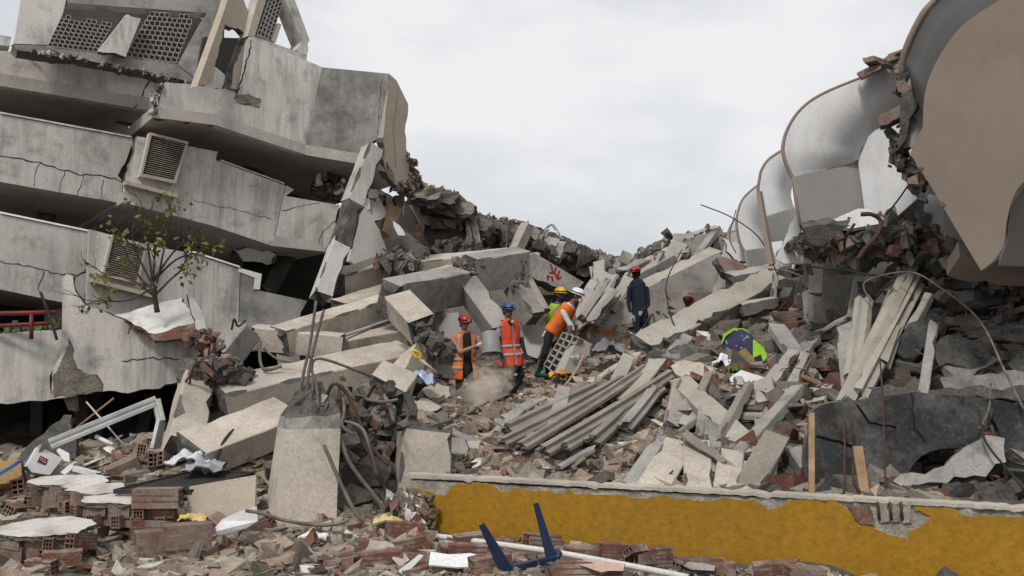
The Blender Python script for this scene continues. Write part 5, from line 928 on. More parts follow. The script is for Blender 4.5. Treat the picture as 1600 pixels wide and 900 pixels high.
# torn masonry between the balconies
for px, D, m in (([(1370, 186), (1382, 176), (1402, 166), (1408, 160), (1404, 184), (1388, 194), (1374, 196)], 13.3, 'mortar_brick'), ([(1400, 132), (1414, 126), (1426, 136), (1418, 146), (1404, 144)], 13.2, 'mortar_brick'), ([(1408, 146), (1424, 138), (1438, 150), (1432, 168), (1420, 186), (1414, 220), (1404, 232), (1406, 180)], 13.1, 'broken'), ([(1416, 186), (1440, 150), (1442, 190), (1428, 220), (1412, 232)], 13.25, 'tower_grey'),
        ([(1380, 204), (1392, 198), (1404, 220), (1408, 240), (1420, 262), (1440, 300), (1448, 316), (1436, 312), (1412, 264), (1400, 240), (1390, 214)], 13.6, 'broken')):
    slab('torn_masonry', PL(*px[0], D, -25, 0), px, .25, m, rag='all', amp=.04, step=.06, parent=tow)
crumble('crumbled_edge', [at(1408, 110, 13.5), at(1425, 160, 13.2), at(1404, 230, 13.4), at(1422, 270, 13.5), at(1445, 310, 13.6)], 200, .14, .06, {'broken': 4, 'mortar_brick': 2, 'tower_grey': .5}, tow)
for x, y, s in ((1368, 96, .42), (1360, 110, .3), (1392, 92, .3), (1405, 84, .3), (1380, 104, .26)): chunk('masonry_lump', at(x, y, 14.7), s, 'mortar_brick', parent=tow, sc=(1.3, 1, .9))
slab('hidden_core', PL(1450, 360, 17.2, -10, 0), [(1260, 370), (1340, 350), (1440, 300), (1700, 300), (1700, 470), (1260, 450)], .3, 'interior_shade', rag='all', parent=tow)
crumble('dark_debris', [at(1270, 380, 15.5), at(1340, 380, 15), at(1400, 370, 15), at(1470, 400, 15), at(1560, 435, 14.6), at(1600, 445, 14.4)], 900, .24, .2, {'broken': 5, 'brick': 1.3, 'beam_grey': 1.5, 'mortar_brick': 1}, label='dark jumbled debris hanging below the balcony tower', cat='rubble')
S('red tile slab lying under the taupe balcony', PL(1520, 415, 14.2, 0, 25), [(1500, 412), (1520, 404), (1542, 425), (1535, 438), (1505, 430)], .12, 'brick_ribbed', rag='all', name='tile_slab', cat='tiles')
S('pale broken block under the taupe balcony', PL(1490, 400, 14.6, 0, 20), [(1465, 405), (1490, 385), (1512, 398), (1505, 418), (1475, 420)], .3, 'beam_grey', rag='all', name='concrete_shard', cat='shard')

# ------------------------------------------------------------------ more broken members lying through the heap
def planks(n, box, l0, l1, ang, mats_, lab, grp):
    for i in range(n):
        x, y = random.uniform(box[0], box[2]), random.uniform(box[1], box[3]); p = on_ground(x, y); l_ = random.uniform(l0, l1) / 2; a = R(random.gauss(*ang)); D_ = p.y; sc = F / D_
        dx, dy = math.cos(a) * l_ * sc, -math.sin(a) * l_ * sc; w_ = random.choice((.12, .16, .2, .28)); B(lab, (x - dx, y - dy, D_ - .1), (x + dx, y + dy, D_ + .25 * l_ * math.sin(a) - .1), w_, random.choice((.08, .1, .13)), random.choice(mats_), random.uniform(-35, 35), name='broken_plank', cat='plank', grp=grp, rough_end=.09, pbig=.12, big=.04)
planks(10, (1040, 610, 1230, 740), .5, 1.4, (70, 35), ['joist_brown', 'beam_grey', 'joist_brown'], 'broken concrete plank in the fan of battens behind the wall', 'planks in the fan of battens')
planks(12, (1180, 520, 1330, 620), .4, 1.3, (45, 30), ['joist_pale', 'beam_grey'], 'broken concrete plank on the slope beside the leaning joists', 'planks beside the leaning joists')
planks(16, (1380, 440, 1590, 600), .5, 1.6, (20, 35), ['beam_grey', 'broken', 'broken_warm'], 'dark broken member in the debris under the taupe balcony', 'members under the taupe balcony')
planks(12, (890, 520, 1060, 610), .4, 1.2, (30, 30), ['joist_pale', 'beam_grey', 'beam_beige'], 'broken concrete plank on the mound by the orange scribbles', 'planks by the orange scribbles')
planks(14, (960, 400, 1200, 470), .6, 2.0, (40, 25), ['joist_pale', 'beam_grey', 'beam_beige'], 'broken concrete member in the far heap behind the navy worker', 'members in the far heap')
planks(9, (720, 640, 900, 720), .35, .9, (25, 30), ['beam_beige', 'beam_grey'], 'short broken plank on the slope under the workers', 'planks under the workers')
planks(12, (1200, 400, 1420, 480), .6, 1.6, (45, 35), ['beam_grey', 'joist_pale', 'broken'], 'broken member in the heap below the white balconies', 'members below the white balconies')
# ------------------------------------------------------------------ people
DEP = None
def rcone(g, a, b, ra, rb, m=0, n=10):
    a, b = Vector(a), Vector(b); g.tube([a, a.lerp(b, .33), a.lerp(b, .66), b], ra, n, m, rb); g.ball(a, ra, ra, ra, n=n, m=m); g.ball(b, rb, rb, rb, n=n, m=m)
TORSO = [(-.22, .150, .112), (0, .172, .122), (.22, .152, .108), (.48, .158, .112), (.72, .170, .115), (.90, .172, .106), (1.0, .125, .088), (1.07, .062, .060)]
class Torso:
    def __init__(s, pel, neck, f, k=1.0, bend=0):
        s.p, s.n, s.k = Vector(pel), Vector(neck), k; s.ax = (s.n - s.p); s.f0 = Vector(f).normalized(); u = s.ax.normalized(); s.s = u.cross(s.f0).normalized() * -1; s.f = s.s.cross(u) * 1; s.f = s.f if s.f.dot(s.f0) > 0 else -s.f; s.bend = bend
    def ab(s, t):
        for (t0, a0, b0), (t1, a1, b1) in zip(TORSO, TORSO[1:]):
            if t <= t1: q = max(0, (t - t0) / (t1 - t0)); return (a0 + (a1 - a0) * q) * s.k, (b0 + (b1 - b0) * q) * s.k
        return TORSO[-1][1] * s.k, TORSO[-1][2] * s.k
    def pt(s, t, ang, off=0):
        a, b = s.ab(t); c = s.p + s.ax * t + s.f * (-s.bend * math.sin(math.pi * min(max(t, 0), 1))); return c + s.f * ((b + off) * math.cos(ang)) + s.s * ((a + off) * math.sin(ang))
    def body(s, g, m=0):
        n = 18; T = [x[0] for x in TORSO]; V = [s.pt(t, 2 * math.pi * j / n) for t in T for j in range(n)]; k = len(T)
        g.add(V, [(i * n + j, i * n + (j + 1) % n, (i + 1) * n + (j + 1) % n, (i + 1) * n + j) for i in range(k - 1) for j in range(n)] + [tuple(range(n))[::-1], tuple((k - 1) * n + j for j in range(n))], m)
    def shell(s, name, t0, t1, a0, a1, off, m, parent, flare=0, th=.010):
        nt_, na = max(2, int(abs(t1 - t0) / .07) + 1), max(3, int(abs(a1 - a0) / .2)); V = []
        for lay in (0, th):
            for i in range(nt_ + 1):
                t = t0 + (t1 - t0) * i / nt_
                for j in range(na + 1):
                    a = a0 + (a1 - a0) * j / na; fl = flare * max(0, .3 - t); wob = .006 * math.sin(a * 7 + t * 9) if flare else 0
                    V.append(s.pt(t, a, off + fl + lay + wob))
        w_ = na + 1; L_ = (nt_ + 1) * w_; Fc = []
        for i in range(nt_):
            for j in range(na):
                q = (i * w_ + j, i * w_ + j + 1, (i + 1) * w_ + j + 1, (i + 1) * w_ + j); Fc += [q[::-1], tuple(x + L_ for x in q)]
        for j in range(na): Fc += [(j, j + 1, L_ + j + 1, L_ + j), (nt_ * w_ + j + 1, nt_ * w_ + j, L_ + nt_ * w_ + j, L_ + nt_ * w_ + j + 1)]
        for i in range(nt_): Fc += [(i * w_, (i + 1) * w_, L_ + (i + 1) * w_, L_ + i * w_), ((i + 1) * w_ + na, i * w_ + na, L_ + i * w_ + na, L_ + (i + 1) * w_ + na)]
        return mk(name, V, Fc, m, parent, smooth=True)
def person(label, D, J, f, look, mats, hat, vest=None, opening=.0, legs=True, stripe='stripe', k=1.0, headk=1.0, bend=0, lamp=None, mask=None, glove=None, vmode='full', vert=True, hide=()):
    """J: joints as (px, py, depth offset); f: the way the chest faces; look: the way the face points"""
    P = {n: at(x, y, D + d) for n, (x, y, d) in J.items()}; f = Vector(f).normalized(); lk = Vector(look).normalized()
    base = P['foot_r'] if 'foot_r' in P else P['pel']; root = empty('person', (base.x, base.y, base.z), label, 'person')
    T = Torso(P['pel'], P['neck'], f, k, bend); g = G(); segs = []
    T.body(g); segs.append((P['pel'] - T.ax * .05, P['neck'] - T.ax * .16, 'torso', .09))
    hu = Vector((0, 0, 1)) - lk * lk.z; hu.normalize(); hs = lk.cross(hu); h = P['head']; q = headk
    g.ball(h + hu * .025 * q - lk * .01, .076 * q, .096 * q, .100 * q, hs, lk, hu, 14); g.ball(h - hu * .045 * q + lk * .012, .058 * q, .078 * q, .072 * q, hs, lk, hu, 12)
    g.ball(h - hu * .012 * q + lk * .093 * q, .014, .02, .026, hs, lk, hu, 8); g.ball(h - hu * .055 * q + lk * .082 * q, .024, .012, .012, hs, lk, hu, 8)
    for s_ in (-1, 1): g.ball(h + hs * .078 * q * s_ - lk * .008, .012, .022, .032, hs, lk, hu, 8)
    rcone(g, P['neck'] - T.ax * .03, h - hu * .05 - lk * .015, .055, .050); segs.append((P['neck'], h - hu * .06, 'skin', .03)); segs.append((h - hu * .05, h + hu * .05, 'skin', .04))
    for s_ in 'lr':
        if 'sh_' + s_ not in P: continue
        a, b, c = P['sh_' + s_], P['el_' + s_], P['ha_' + s_]; rcone(g, a, b, .056 * k, .044 * k); d = (c - b).normalized(); w_ = c - d * .05; rcone(g, b, w_, .043 * k, .030 * k)
        segs += [(a, a.lerp(b, .62), 'sleeve', .0), (a.lerp(b, .62), b, 'uarm', .0), (b, w_, 'farm', .0), (w_, c + d * .1, 'hand', .0)]
        sd = d.cross(Vector((0, 1, 0.2))).normalized(); nn = d.cross(sd).normalized(); g.ball(w_ + d * .045, .040, .020, .052, sd, nn, d, 10)
        for i in range(4):
            r0 = w_ + d * .075 + sd * (-.03 + .02 * i); ln = (.062, .075, .07, .052)[i]; p1 = r0 + d * ln * .5 + nn * .008; p2 = p1 + d * ln * .38 + nn * .03; g.tube([r0, p1, p2], .0105, 6, 0, .0085); g.ball(p2, .009, .009, .009, n=6)
        t0 = w_ + d * .025 - sd * .034; t1 = t0 + d * .03 - sd * .022; g.tube([t0, t1, t1 + d * .03 + nn * .012], .0125, 6, 0, .0095)
    if legs:
        for s_ in 'lr':
            a, b, c, e_ = P['hip_' + s_], P['kn_' + s_], P['an_' + s_], P['foot_' + s_]; rcone(g, a, b, .088 * k, .060 * k); rcone(g, b, c, .059 * k, .043 * k); g.ball(b.lerp(c, .3), .062, .062, .1, n=10)
            d = (e_ - c); d.z = 0; d = d.normalized() if d.length > .01 else f; zf = c.z - .07; hl = Vector((c.x, c.y, zf)) - d * .05; rcone(g, Vector((c.x, c.y, zf + .05)) - d * .03, hl, .045, .04); rcone(g, hl, Vector((c.x, c.y, zf - .005)) + d * .16, .042, .036)
            segs += [(a, b, 'leg', .02), (b, b.lerp(c, .72), 'leg', .0), (b.lerp(c, .74), c, 'shaft', .0), (hl, hl + d * .22, 'boot', .0)]
    tmp = bpy.data.meshes.new('body'); tmp.from_pydata(g.v, [], g.f); to = bpy.data.objects.new('tmp', tmp); COL.objects.link(to)
    md = to.modifiers.new('r', 'REMESH'); md.mode = 'VOXEL'; md.voxel_size = .0095; sm = to.modifiers.new('s', 'SMOOTH'); sm.factor = .5; sm.iterations = 3
    me = bpy.data.meshes.new_from_object(to.evaluated_get(bpy.context.evaluated_depsgraph_get())); bpy.data.objects.remove(to)
    nv = len(me.vertices); co = np.zeros(nv * 3); me.vertices.foreach_get('co', co); co = co.reshape(-1, 3); npoly = len(me.polygons); ce = np.zeros(npoly * 3); me.polygons.foreach_get('center', ce); ce = ce.reshape(-1, 3)
    best = np.full(npoly, 9.0); reg = np.zeros(npoly, dtype=np.int32); names = list(dict.fromkeys(mats.values()))
    for a, b, r_, bias in segs:
        A_, d = np.array(a), np.array(b) - np.array(a); t = np.clip(((ce - A_) @ d) / (d @ d), 0, 1); dist = np.linalg.norm(ce - A_ - t[:, None] * d, axis=1) - bias
        u = dist < best; best[u] = dist[u]; reg[u] = names.index(mats[r_])
    me.vertices.foreach_set('co', (co - np.array(root.location)).ravel())
    for n_ in names: me.materials.append(MATS[n_])
    me.polygons.foreach_set('material_index', reg); me.polygons.foreach_set('use_smooth', np.ones(npoly, dtype=bool)); me.name = 'body'
    bo = bpy.data.objects.new('body', me); COL.objects.link(bo); bo.parent = root; WORLD[bo.name] = root.location.copy()
    # face details, hair, helmet
    for s_ in (-1, 1):
        e = G(); e.ball(h + hu * .012 * q + lk * .083 * q + hs * .032 * q * s_, .013, .010, .008, hs, lk, hu, 8); e.build('eye', 'hair', root, True)
    hr = G(); hr.ball(h + hu * .02 * q - lk * .042, .081 * q, .078 * q, .090 * q, hs, lk, hu, 14); hr.ball(h - hu * .04 * q - lk * .062, .062, .035, .045, hs, lk, hu, 10); hr.build('hair', 'hair', root, True)
    hc = h + hu * .052 * q; hg = G(); hg.ball(hc, .104 * q, .128 * q, .098 * q, hs, lk, hu, 20, 0, 0, 90)
    V = []; n = 24
    for i in range(n):
        a = 2 * math.pi * i / n; fr = max(0, math.cos(a)); r0 = 1.0; V += [hc + hs * (.103 * math.sin(a)) * q + lk * (.127 * math.cos(a)) * q + hu * .002, hc + hs * (.115 * math.sin(a)) * q + lk * ((.140 + .035 * fr) * math.cos(a)) * q - hu * (.008 + .012 * fr), hc + hs * (.108 * math.sin(a)) * q + lk * (.130 * math.cos(a)) * q - hu * .016]
    hg.add(V, [(i * 3 + j, ((i + 1) % n) * 3 + j, ((i + 1) % n) * 3 + j + 1, i * 3 + j + 1) for i in range(n) for j in range(2)])
    hg.ball(hc + hu * .055 * q, .018, .12 * q, .052 * q, hs, lk, hu, 10)
    hat_o = hg.build('helmet', hat, root, True)
    sg = G(); pts = [hc + hs * (.108 * math.sin(a)) * q + lk * (.132 * math.cos(a)) * q + hu * .018 for a in [2 * math.pi * i / 20 for i in range(21)]]; sg.tube(pts, .009, 5); sg.build('lamp_strap', 'hair', hat_o, True)
    if lamp:
        lg = G(); lg.box(hc + lk * .142 * q + hu * .025, hs * .05, lk * .035, hu * .038); lg.ball(hc + lk * .16 * q + hu * .022, .018, .012, .015, hs, lk, hu, 8, 1); lg.build('head_lamp', [lamp, 'filter_yellow' if lamp == 'lamp_blue' else 'grey_plastic'], hat_o)
    if mask:
        mg = G(); kind, mm = mask
        if kind == 'cup': mg.ball(h - hu * .042 * q + lk * .085 * q, .046, .045, .048, hs, lk, hu, 12)
        else: mg.ball(h - hu * .052 * q + lk * .02, .070, .092, .062, hs, lk, hu, 14); mg.ball(h - hu * .10 + lk * .0, .068, .08, .05, hs, lk, hu, 12)
        mg.build('face_mask', mm, root, True)
    if vest:
        if vmode == 'full':
            v = T.shell('vest', -.30, 1.015, opening, 2 * math.pi - opening, .018, vest, root, .10)
            for t in ((-.02, .07), (.22, .31)): T.shell('reflective_stripe', t[0], t[1], opening + .02, 2 * math.pi - opening - .02, .030 + (.030 if t[0] < 0 else .010) , stripe, v, 0, .004)
            for a in () if not vert else (opening + .35, math.pi - .55, math.pi + .55, 2 * math.pi - opening - .35): T.shell('reflective_stripe', .40, .965, a - .14, a + .14, .030, stripe, v, 0, .004)
        else:
            v = T.shell('vest', .02, .985, .25, 2 * math.pi - .25, .026, vest, root, .0)
    for o in hide: pass
    return root, T, P
r2 = math.sqrt(.5)
# woman pouring out a bucket
pw, pT, pP = person('worker in red helmet and orange vest emptying a grey bucket', 16.2, dict(head=(726, 505, -.04), neck=(727, 521, 0.0), pel=(727, 576, .02), sh_l=(708, 530, .0), el_l=(720, 550, -.18), ha_l=(750, 538, -.24), sh_r=(747, 529, .02), el_r=(756, 552, -.02), ha_r=(771, 556, -.16),
    hip_l=(719, 582, 0), hip_r=(735, 582, .04), kn_l=(717, 612, -.06), kn_r=(738, 612, -.02), an_l=(716, 640, 0), an_r=(740, 640, .05), foot_l=(722, 648, -.1), foot_r=(748, 648, -.1)), (.35, -1, 0), (.42, -.85, -.22),
    dict(torso='cloth_black', skin='skin_tan', sleeve='skin_tan', uarm='skin_tan', farm='skin_tan', hand='glove_white', leg='cloth_dusty', shaft='cloth_dusty', boot='boot_brown'), 'helmet_red', 'vest_orange', .42, lamp='lamp_blue', k=.94)
# blue helmet
bp, bT, bP = person('worker in blue helmet and red-orange vest walking beside the bucket', 16.9, dict(head=(794, 486, -.03), neck=(794, 500, .0), pel=(797, 556, .0), sh_l=(778, 509, -.12), el_l=(778, 537, -.18), ha_l=(786, 562, -.26), sh_r=(810, 510, .1), el_r=(816, 538, .08), ha_r=(822, 556, -.02),
    hip_l=(790, 560, -.06), hip_r=(804, 560, .06), kn_l=(788, 592, -.04), kn_r=(815, 585, -.02), an_l=(790, 620, .02), an_r=(803, 612, .1), foot_l=(798, 626, -.1), foot_r=(810, 618, 0)), (.5, -.9, 0), (.62, -.78, -.12),
    dict(torso='cloth_grey', skin='skin_dark', sleeve='cloth_grey', uarm='cloth_black', farm='cloth_black', hand='cloth_black', leg='cloth_black', shaft='cloth_black', boot='boot_brown'), 'helmet_blue', 'vest_red', .03, lamp='black_cable', vert=False)
rg = G(); c = bT.pt(.93, .12, .05); rg.ball(c, .055, .04, .05, n=10); rg.ball(c + bT.f * .035 + bT.s * -.01, .034, .016, .034, bT.s, bT.f, (0, 0, 1), 10, 1); rg.tube([bT.pt(1.0, 1.3, .03), c, bT.pt(1.0, -1.3, .03)], .010, 6); rg.build('respirator', ['black_cable', 'filter_yellow'], bp, True)
bT.shell('zip_line', -.28, .95, -.05, .05, .030, 'stripe', bp, .10, .004)
# yellow helmet, partly hidden
person('worker in yellow helmet and dark face cover behind the white helmet', 18.7, dict(head=(875, 461, 0), neck=(872, 476, .0), pel=(863, 528, .05), sh_l=(860, 484, 0), el_l=(856, 506, .0), ha_l=(862, 526, -.1), sh_r=(885, 484, .05), el_r=(890, 506, .05), ha_r=(893, 524, 0),
    hip_l=(858, 532, 0), hip_r=(870, 532, 0), kn_l=(856, 560, -.02), kn_r=(872, 560, -.02), an_l=(856, 586, .02), an_r=(872, 586, .02), foot_l=(862, 592, -.08), foot_r=(878, 592, -.08)), (.6, -.8, 0), (.75, -.66, -.05),
    dict(torso='cloth_navy', skin='skin_dark', sleeve='cloth_navy', uarm='cloth_navy', farm='cloth_navy', hand='glove_grey', leg='cloth_black', shaft='cloth_black', boot='boot_brown'), 'helmet_yellow', 'vest_lime', .3, mask=('wrap', 'mask_blue'))
# white helmet, stooping
person('stooping worker in white helmet, dust mask and orange vest over white shirt', 17.7, dict(head=(901, 463, 0), neck=(892, 477, .0), pel=(861, 521, .06), sh_l=(880, 488, -.16), el_l=(891, 509, -.2), ha_l=(889, 528, -.24), sh_r=(893, 486, .16), el_r=(900, 508, .16), ha_r=(902, 528, .1),
    hip_l=(858, 524, -.04), hip_r=(866, 524, .1), kn_l=(852, 552, -.1), kn_r=(868, 550, .06), an_l=(842, 580, .05), an_r=(862, 584, .1), foot_l=(850, 588, -.02), foot_r=(870, 592, 0)), (.95, -.30, -.35), (.92, -.25, -.35),
    dict(torso='cloth_white', skin='skin_dark', sleeve='cloth_white', uarm='cloth_white', farm='skin_dark', hand='skin_dark', leg='cloth_black', shaft='boot_green', boot='boot_green'), 'helmet_white', 'vest_orange', .9, mask=('cup', 'mask_white'), vmode='harness')
# navy overalls
person('worker in red helmet and navy overalls standing before the scribbled slab', 20.4, dict(head=(993, 427, 0), neck=(995, 439, .02), pel=(1000, 492, .02), sh_l=(984, 450, -.04), el_l=(982, 474, -.02), ha_l=(986, 492, -.06), sh_r=(1010, 451, .04), el_r=(1013, 476, .02), ha_r=(1001, 490, -.18),
    hip_l=(994, 497, 0), hip_r=(1006, 497, .04), kn_l=(996, 521, -.04), kn_r=(1009, 521, .0), an_l=(999, 546, .02), an_r=(1012, 546, .06), foot_l=(994, 552, -.1), foot_r=(1008, 552, -.06)), (-.45, -.9, 0), (-.75, -.66, -.12),
    dict(torso='cloth_navy', skin='cloth_black', sleeve='cloth_navy', uarm='cloth_navy', farm='cloth_black', hand='glove_grey', leg='cloth_navy', shaft='cloth_navy', boot='cloth_black'), 'helmet_red', lamp='black_cable', k=1.04)
# hidden worker
person('worker in red helmet mostly hidden behind the pale ramp slab', 20.6, dict(head=(1075, 472, 0), neck=(1074, 486, .04), pel=(1064, 528, .3), sh_l=(1062, 494, .0), el_l=(1056, 514, -.02), ha_l=(1062, 528, -.1), sh_r=(1086, 494, .1), el_r=(1090, 514, .08), ha_r=(1092, 528, 0)), (.3, .9, 0), (.4, .85, -.3),
    dict(torso='cloth_navy', skin='skin_dark', sleeve='cloth_navy', uarm='cloth_navy', farm='cloth_navy', hand='glove_grey', leg='cloth_black', shaft='cloth_black', boot='cloth_black'), 'helmet_red', 'vest_orange', .5, legs=False, lamp=None)
# bucket and dust
bt = at(766, 519, 15.98); bo_ = at(768, 553, 15.90); ax_ = (bo_ - bt).normalized(); bx_ = ax_.cross(Vector((0, 1, 0))).normalized(); by_ = ax_.cross(bx_); V = []; n = 20
for (t, r_) in ((0, .125), (.02, .130), (.9, .165), (.97, .165), (1.0, .172), (1.0, .160), (.1, .122)):
    for j in range(n): V.append(bt.lerp(bo_, t) + bx_ * (r_ * math.cos(2 * math.pi * j / n)) + by_ * (r_ * math.sin(2 * math.pi * j / n)))
bk_ = mk('bucket', V, [(i * n + j, i * n + (j + 1) % n, (i + 1) * n + (j + 1) % n, (i + 1) * n + j) for i in range(6) for j in range(n)] + [tuple(range(n))[::-1], tuple(6 * n + j for j in range(n))], 'grey_plastic', smooth=True, label='grey plastic bucket being emptied by the worker in orange', cat='bucket')
tube('handle', [bo_ + bx_ * .17, bo_ + bx_ * .12 - by_ * .17 + ax_ * .05, bo_ - bx_ * .12 - by_ * .17 + ax_ * .05, bo_ - bx_ * .17], .006, 'black_metal', bk_)
dm = bpy.data.materials.new('dust_air'); dm.use_nodes = True; t = dm.node_tree; t.nodes.clear(); N = t.nodes; K = t.links.new
ou = N.new('ShaderNodeOutputMaterial'); pv = N.new('ShaderNodeVolumePrincipled'); pv.inputs['Color'].default_value = (.96, .89, .79, 1); co_ = N.new('ShaderNodeTexCoord'); nz_ = N.new('ShaderNodeTexNoise'); nz_.inputs['Scale'].default_value = 3.4; nz_.inputs['Detail'].default_value = 5; nz_.inputs['Roughness'].default_value = .62; nz_.inputs['Distortion'].default_value = 1.1
at_n = N.new('ShaderNodeAttribute'); mr = N.new('ShaderNodeMapRange'); mr.inputs[1].default_value = .43; mr.inputs[2].default_value = .70; mr.inputs[3].default_value = 0; mr.inputs[4].default_value = 12.0
K(co_.outputs['Object'], nz_.inputs['Vector']); dv = N.new('ShaderNodeVectorMath'); dv.operation = 'DISTANCE'; dv.inputs[1].default_value = (.55, .5, .5); K(co_.outputs['Generated'], dv.inputs[0]); fo_ = N.new('ShaderNodeMapRange'); fo_.inputs[1].default_value = .10; fo_.inputs[2].default_value = .52; fo_.inputs[3].default_value = 1; fo_.inputs[4].default_value = 0; K(dv.outputs['Value'], fo_.inputs[0]); mu = N.new('ShaderNodeMath'); mu.operation = 'MULTIPLY'; K(nz_.outputs['Fac'], mr.inputs[0]); K(mr.outputs[0], mu.inputs[0]); K(fo_.outputs[0], mu.inputs[1]); K(mu.outputs[0], pv.inputs['Density']); K(pv.outputs[0], ou.inputs['Volume']); MATS['dust_air'] = dm
dg = G(); dp = smoothpath([at(769, 549, 15.88), at(770, 570, 15.75), at(760, 592, 15.6), at(744, 615, 15.3), at(728, 640, 15.1)], 6)
rr = [.22 + .50 * (i / (len(dp) - 1)) for i in range(len(dp))]; n = 16; V = []
for i, p in enumerate(dp):
    for j in range(n):
        a = 2 * math.pi * j / n; q = Vector((math.cos(a), .8 * math.sin(a), .35 * math.cos(a))); V.append(p + q * rr[i] * (1 + .35 * noise.noise((q.x * 1.5 + i * .35, q.y * 1.5, 2))))
mk('dust', V, [(i * n + j, i * n + (j + 1) % n, (i + 1) * n + (j + 1) % n, (i + 1) * n + j) for i in range(len(dp) - 1) for j in range(n)] + [tuple(range(n))[::-1], tuple((len(dp) - 1) * n + j for j in range(n))], 'dust_air', smooth=True, label='plume of beige dust pouring from the bucket', cat='dust', kind='stuff')
# ------------------------------------------------------------------ broken garden wall in front of the building
GW = PL(200, 560, 15.0, 14, -2)
gwr = S('grey weathered garden wall with jagged top and peeling plaster', GW, [(98, 434), (104, 428), (114, 431), (118, 456), (140, 480), (178, 494), (214, 505), (228, 520), (262, 530), (300, 528), (322, 542), (318, 572), (290, 596), (250, 607), (158, 612), (80, 624), (82, 575), (96, 548)], .2, 'facade', rag=(0, 1, 2, 3, 4, 5, 6, 7, 8, 9, 10, 11, 12, 13, 14, 16), amp=.04, name='garden_wall', cat='wall')
slab('bare_patch', GW, [(98, 560), (108, 530), (114, 545), (112, 560), (126, 580), (150, 586), (160, 602), (158, 611), (84, 620), (84, 585)], -.012, 'broken_warm', rag='all', amp=.03, step=.06, parent=gwr)
stroke('crack', GW, [(205, 505), (200, 522)], .015, 'crack', gwr); stroke('crack', GW, [(290, 562), (240, 560), (190, 564)], .015, 'crack', gwr)
S('pale grey low wall under the red railing', PL(40, 575, 14.9, 14, -2), [(-120, 530), (-10, 522), (96, 516), (97, 548), (82, 577), (80, 624), (0, 630), (-120, 640)], .2, 'facade', rag=(2, 3, 4, 5), amp=.03, name='garden_wall', cat='wall')
wp = S('white plastered brick panel fallen onto the garden wall', PL(250, 505, 14.9, 5, 48), [(178, 492), (225, 480), (285, 465), (310, 510), (306, 516), (232, 520), (205, 503)], .13, 'white_plaster', rag='all', amp=.04, name='plaster_panel', cat='panel', bm_='brick')
S('upright white plaster sheet beside the fallen panel', PL(310, 505, 14.8, 25, 10), [(293, 460), (304, 466), (320, 498), (325, 545), (316, 540), (305, 500)], .06, 'white_plaster', rag='all', amp=.03, name='plaster_panel', cat='panel', bm_='brick')
S('exposed brick edge under the white plastered panel', PL(265, 515, 14.75, 8, 10), [(232, 522), (260, 518), (308, 503), (312, 512), (302, 528), (258, 532), (240, 532)], .15, 'brick', rag='all', amp=.03, name='brick_edge', cat='bricks', bm_='brick')
crumble('brick_debris', [at(300, 520, 14.7), at(330, 540, 14.6), at(345, 565, 14.5)], 120, .14, .09, {'brick': 3, 'mortar_brick': 2, 'broken': 2}, label='red brick debris beside the garden wall', cat='rubble')
rl = empty('railing', at(40, 520, 14.6), 'red painted pipe railing on the low wall', 'railing')
for nm, pts, r_ in (('top_rail', [(-40, 491, 14.7), (87, 488, 14.5)], .035), ('bottom_rail', [(-40, 511, 14.7), (80, 505, 14.5)], .03), ('post', [(49, 490, 14.5), (49, 530, 14.5)], .03), ('post', [(-20, 491, 14.7), (-20, 530, 14.7)], .03)): tube(nm, [at(*p) for p in pts], r_, 'red_paint_metal', rl, 8, 1)
tube('black_rod', [at(63, 456, 14.4), at(76, 490, 14.4), at(89, 531, 14.4)], .022, 'black_metal', label='black rod leaning against the red railing', cat='rod')
crumble('planter_weeds', [at(0, 516, 15.2), at(70, 514, 15.1), at(90, 510, 15.1)], 160, .10, .05, {'weed': 3, 'broken': 1}, label='green weeds and litter behind the red railing', cat='weeds')
# dark ground storey
g = G(); p = at(60, 640, 21); g.box(p, Vector((.9, .44, 0)) * 14, Vector((-.44, .9, 0)) * .2, Vector((0, 0, 5.5))); g.build('back_wall', 'void_shade', bld)
deck('floor_slab', [at(-330, 560, 15.6), at(0, 612, 15.4), at(330, 600, 15.8)], Vector((-.2, 5.5, 0)), .2, 'interior_shade', bld)
for a, b, m in (((150, 690, 17.5), (150, 610, 17.8), 'interior_shade'), ((132, 670, 16.5), (130, 618, 16.5), 'wood_dark'), ((220, 690, 18), (240, 615, 18), 'interior_shade'), ((60, 690, 18), (62, 620, 18), 'interior_shade')): beam('fallen_member', at(*a), at(*b), .22, .22, m, parent=bld)
S('broken rough wall chunk leaning in the dark opening', PL(90, 690, 14.4, 10, 18), [(25, 720), (45, 695), (75, 670), (100, 648), (112, 648), (118, 680), (118, 715), (60, 730)], .25, 'broken', rag='all', amp=.05, name='wall_chunk', cat='wall')
S('small pale slab hanging in the dark opening', PL(108, 632, 15.0, 10, 0), [(96, 618), (118, 617), (118, 642), (106, 640)], .12, 'broken_warm', rag=(2, 3), name='hanging_slab', cat='slab')
fr = empty('window_frame', at(160, 700, 13.6), 'bent aluminium window frame standing in the debris', 'frame')
for nm, a, b in (('long_bar', (78, 694, 13.4), (245, 626, 13.9)), ('upright_bar', (244, 626, 13.9), (252, 660, 13.8)), ('upright_bar', (252, 658, 13.8), (242, 702, 13.7))): beam(nm, at(*a), at(*b), .05, .14, 'aluminium', 'aluminium', parent=fr, chip=.003, pbig=0, rough_end=.005, prof=[(-.03, -.07), (.03, -.07), (.03, -.02), (.015, -.02), (.015, .02), (.03, .02), (.03, .07), (-.03, .07)])
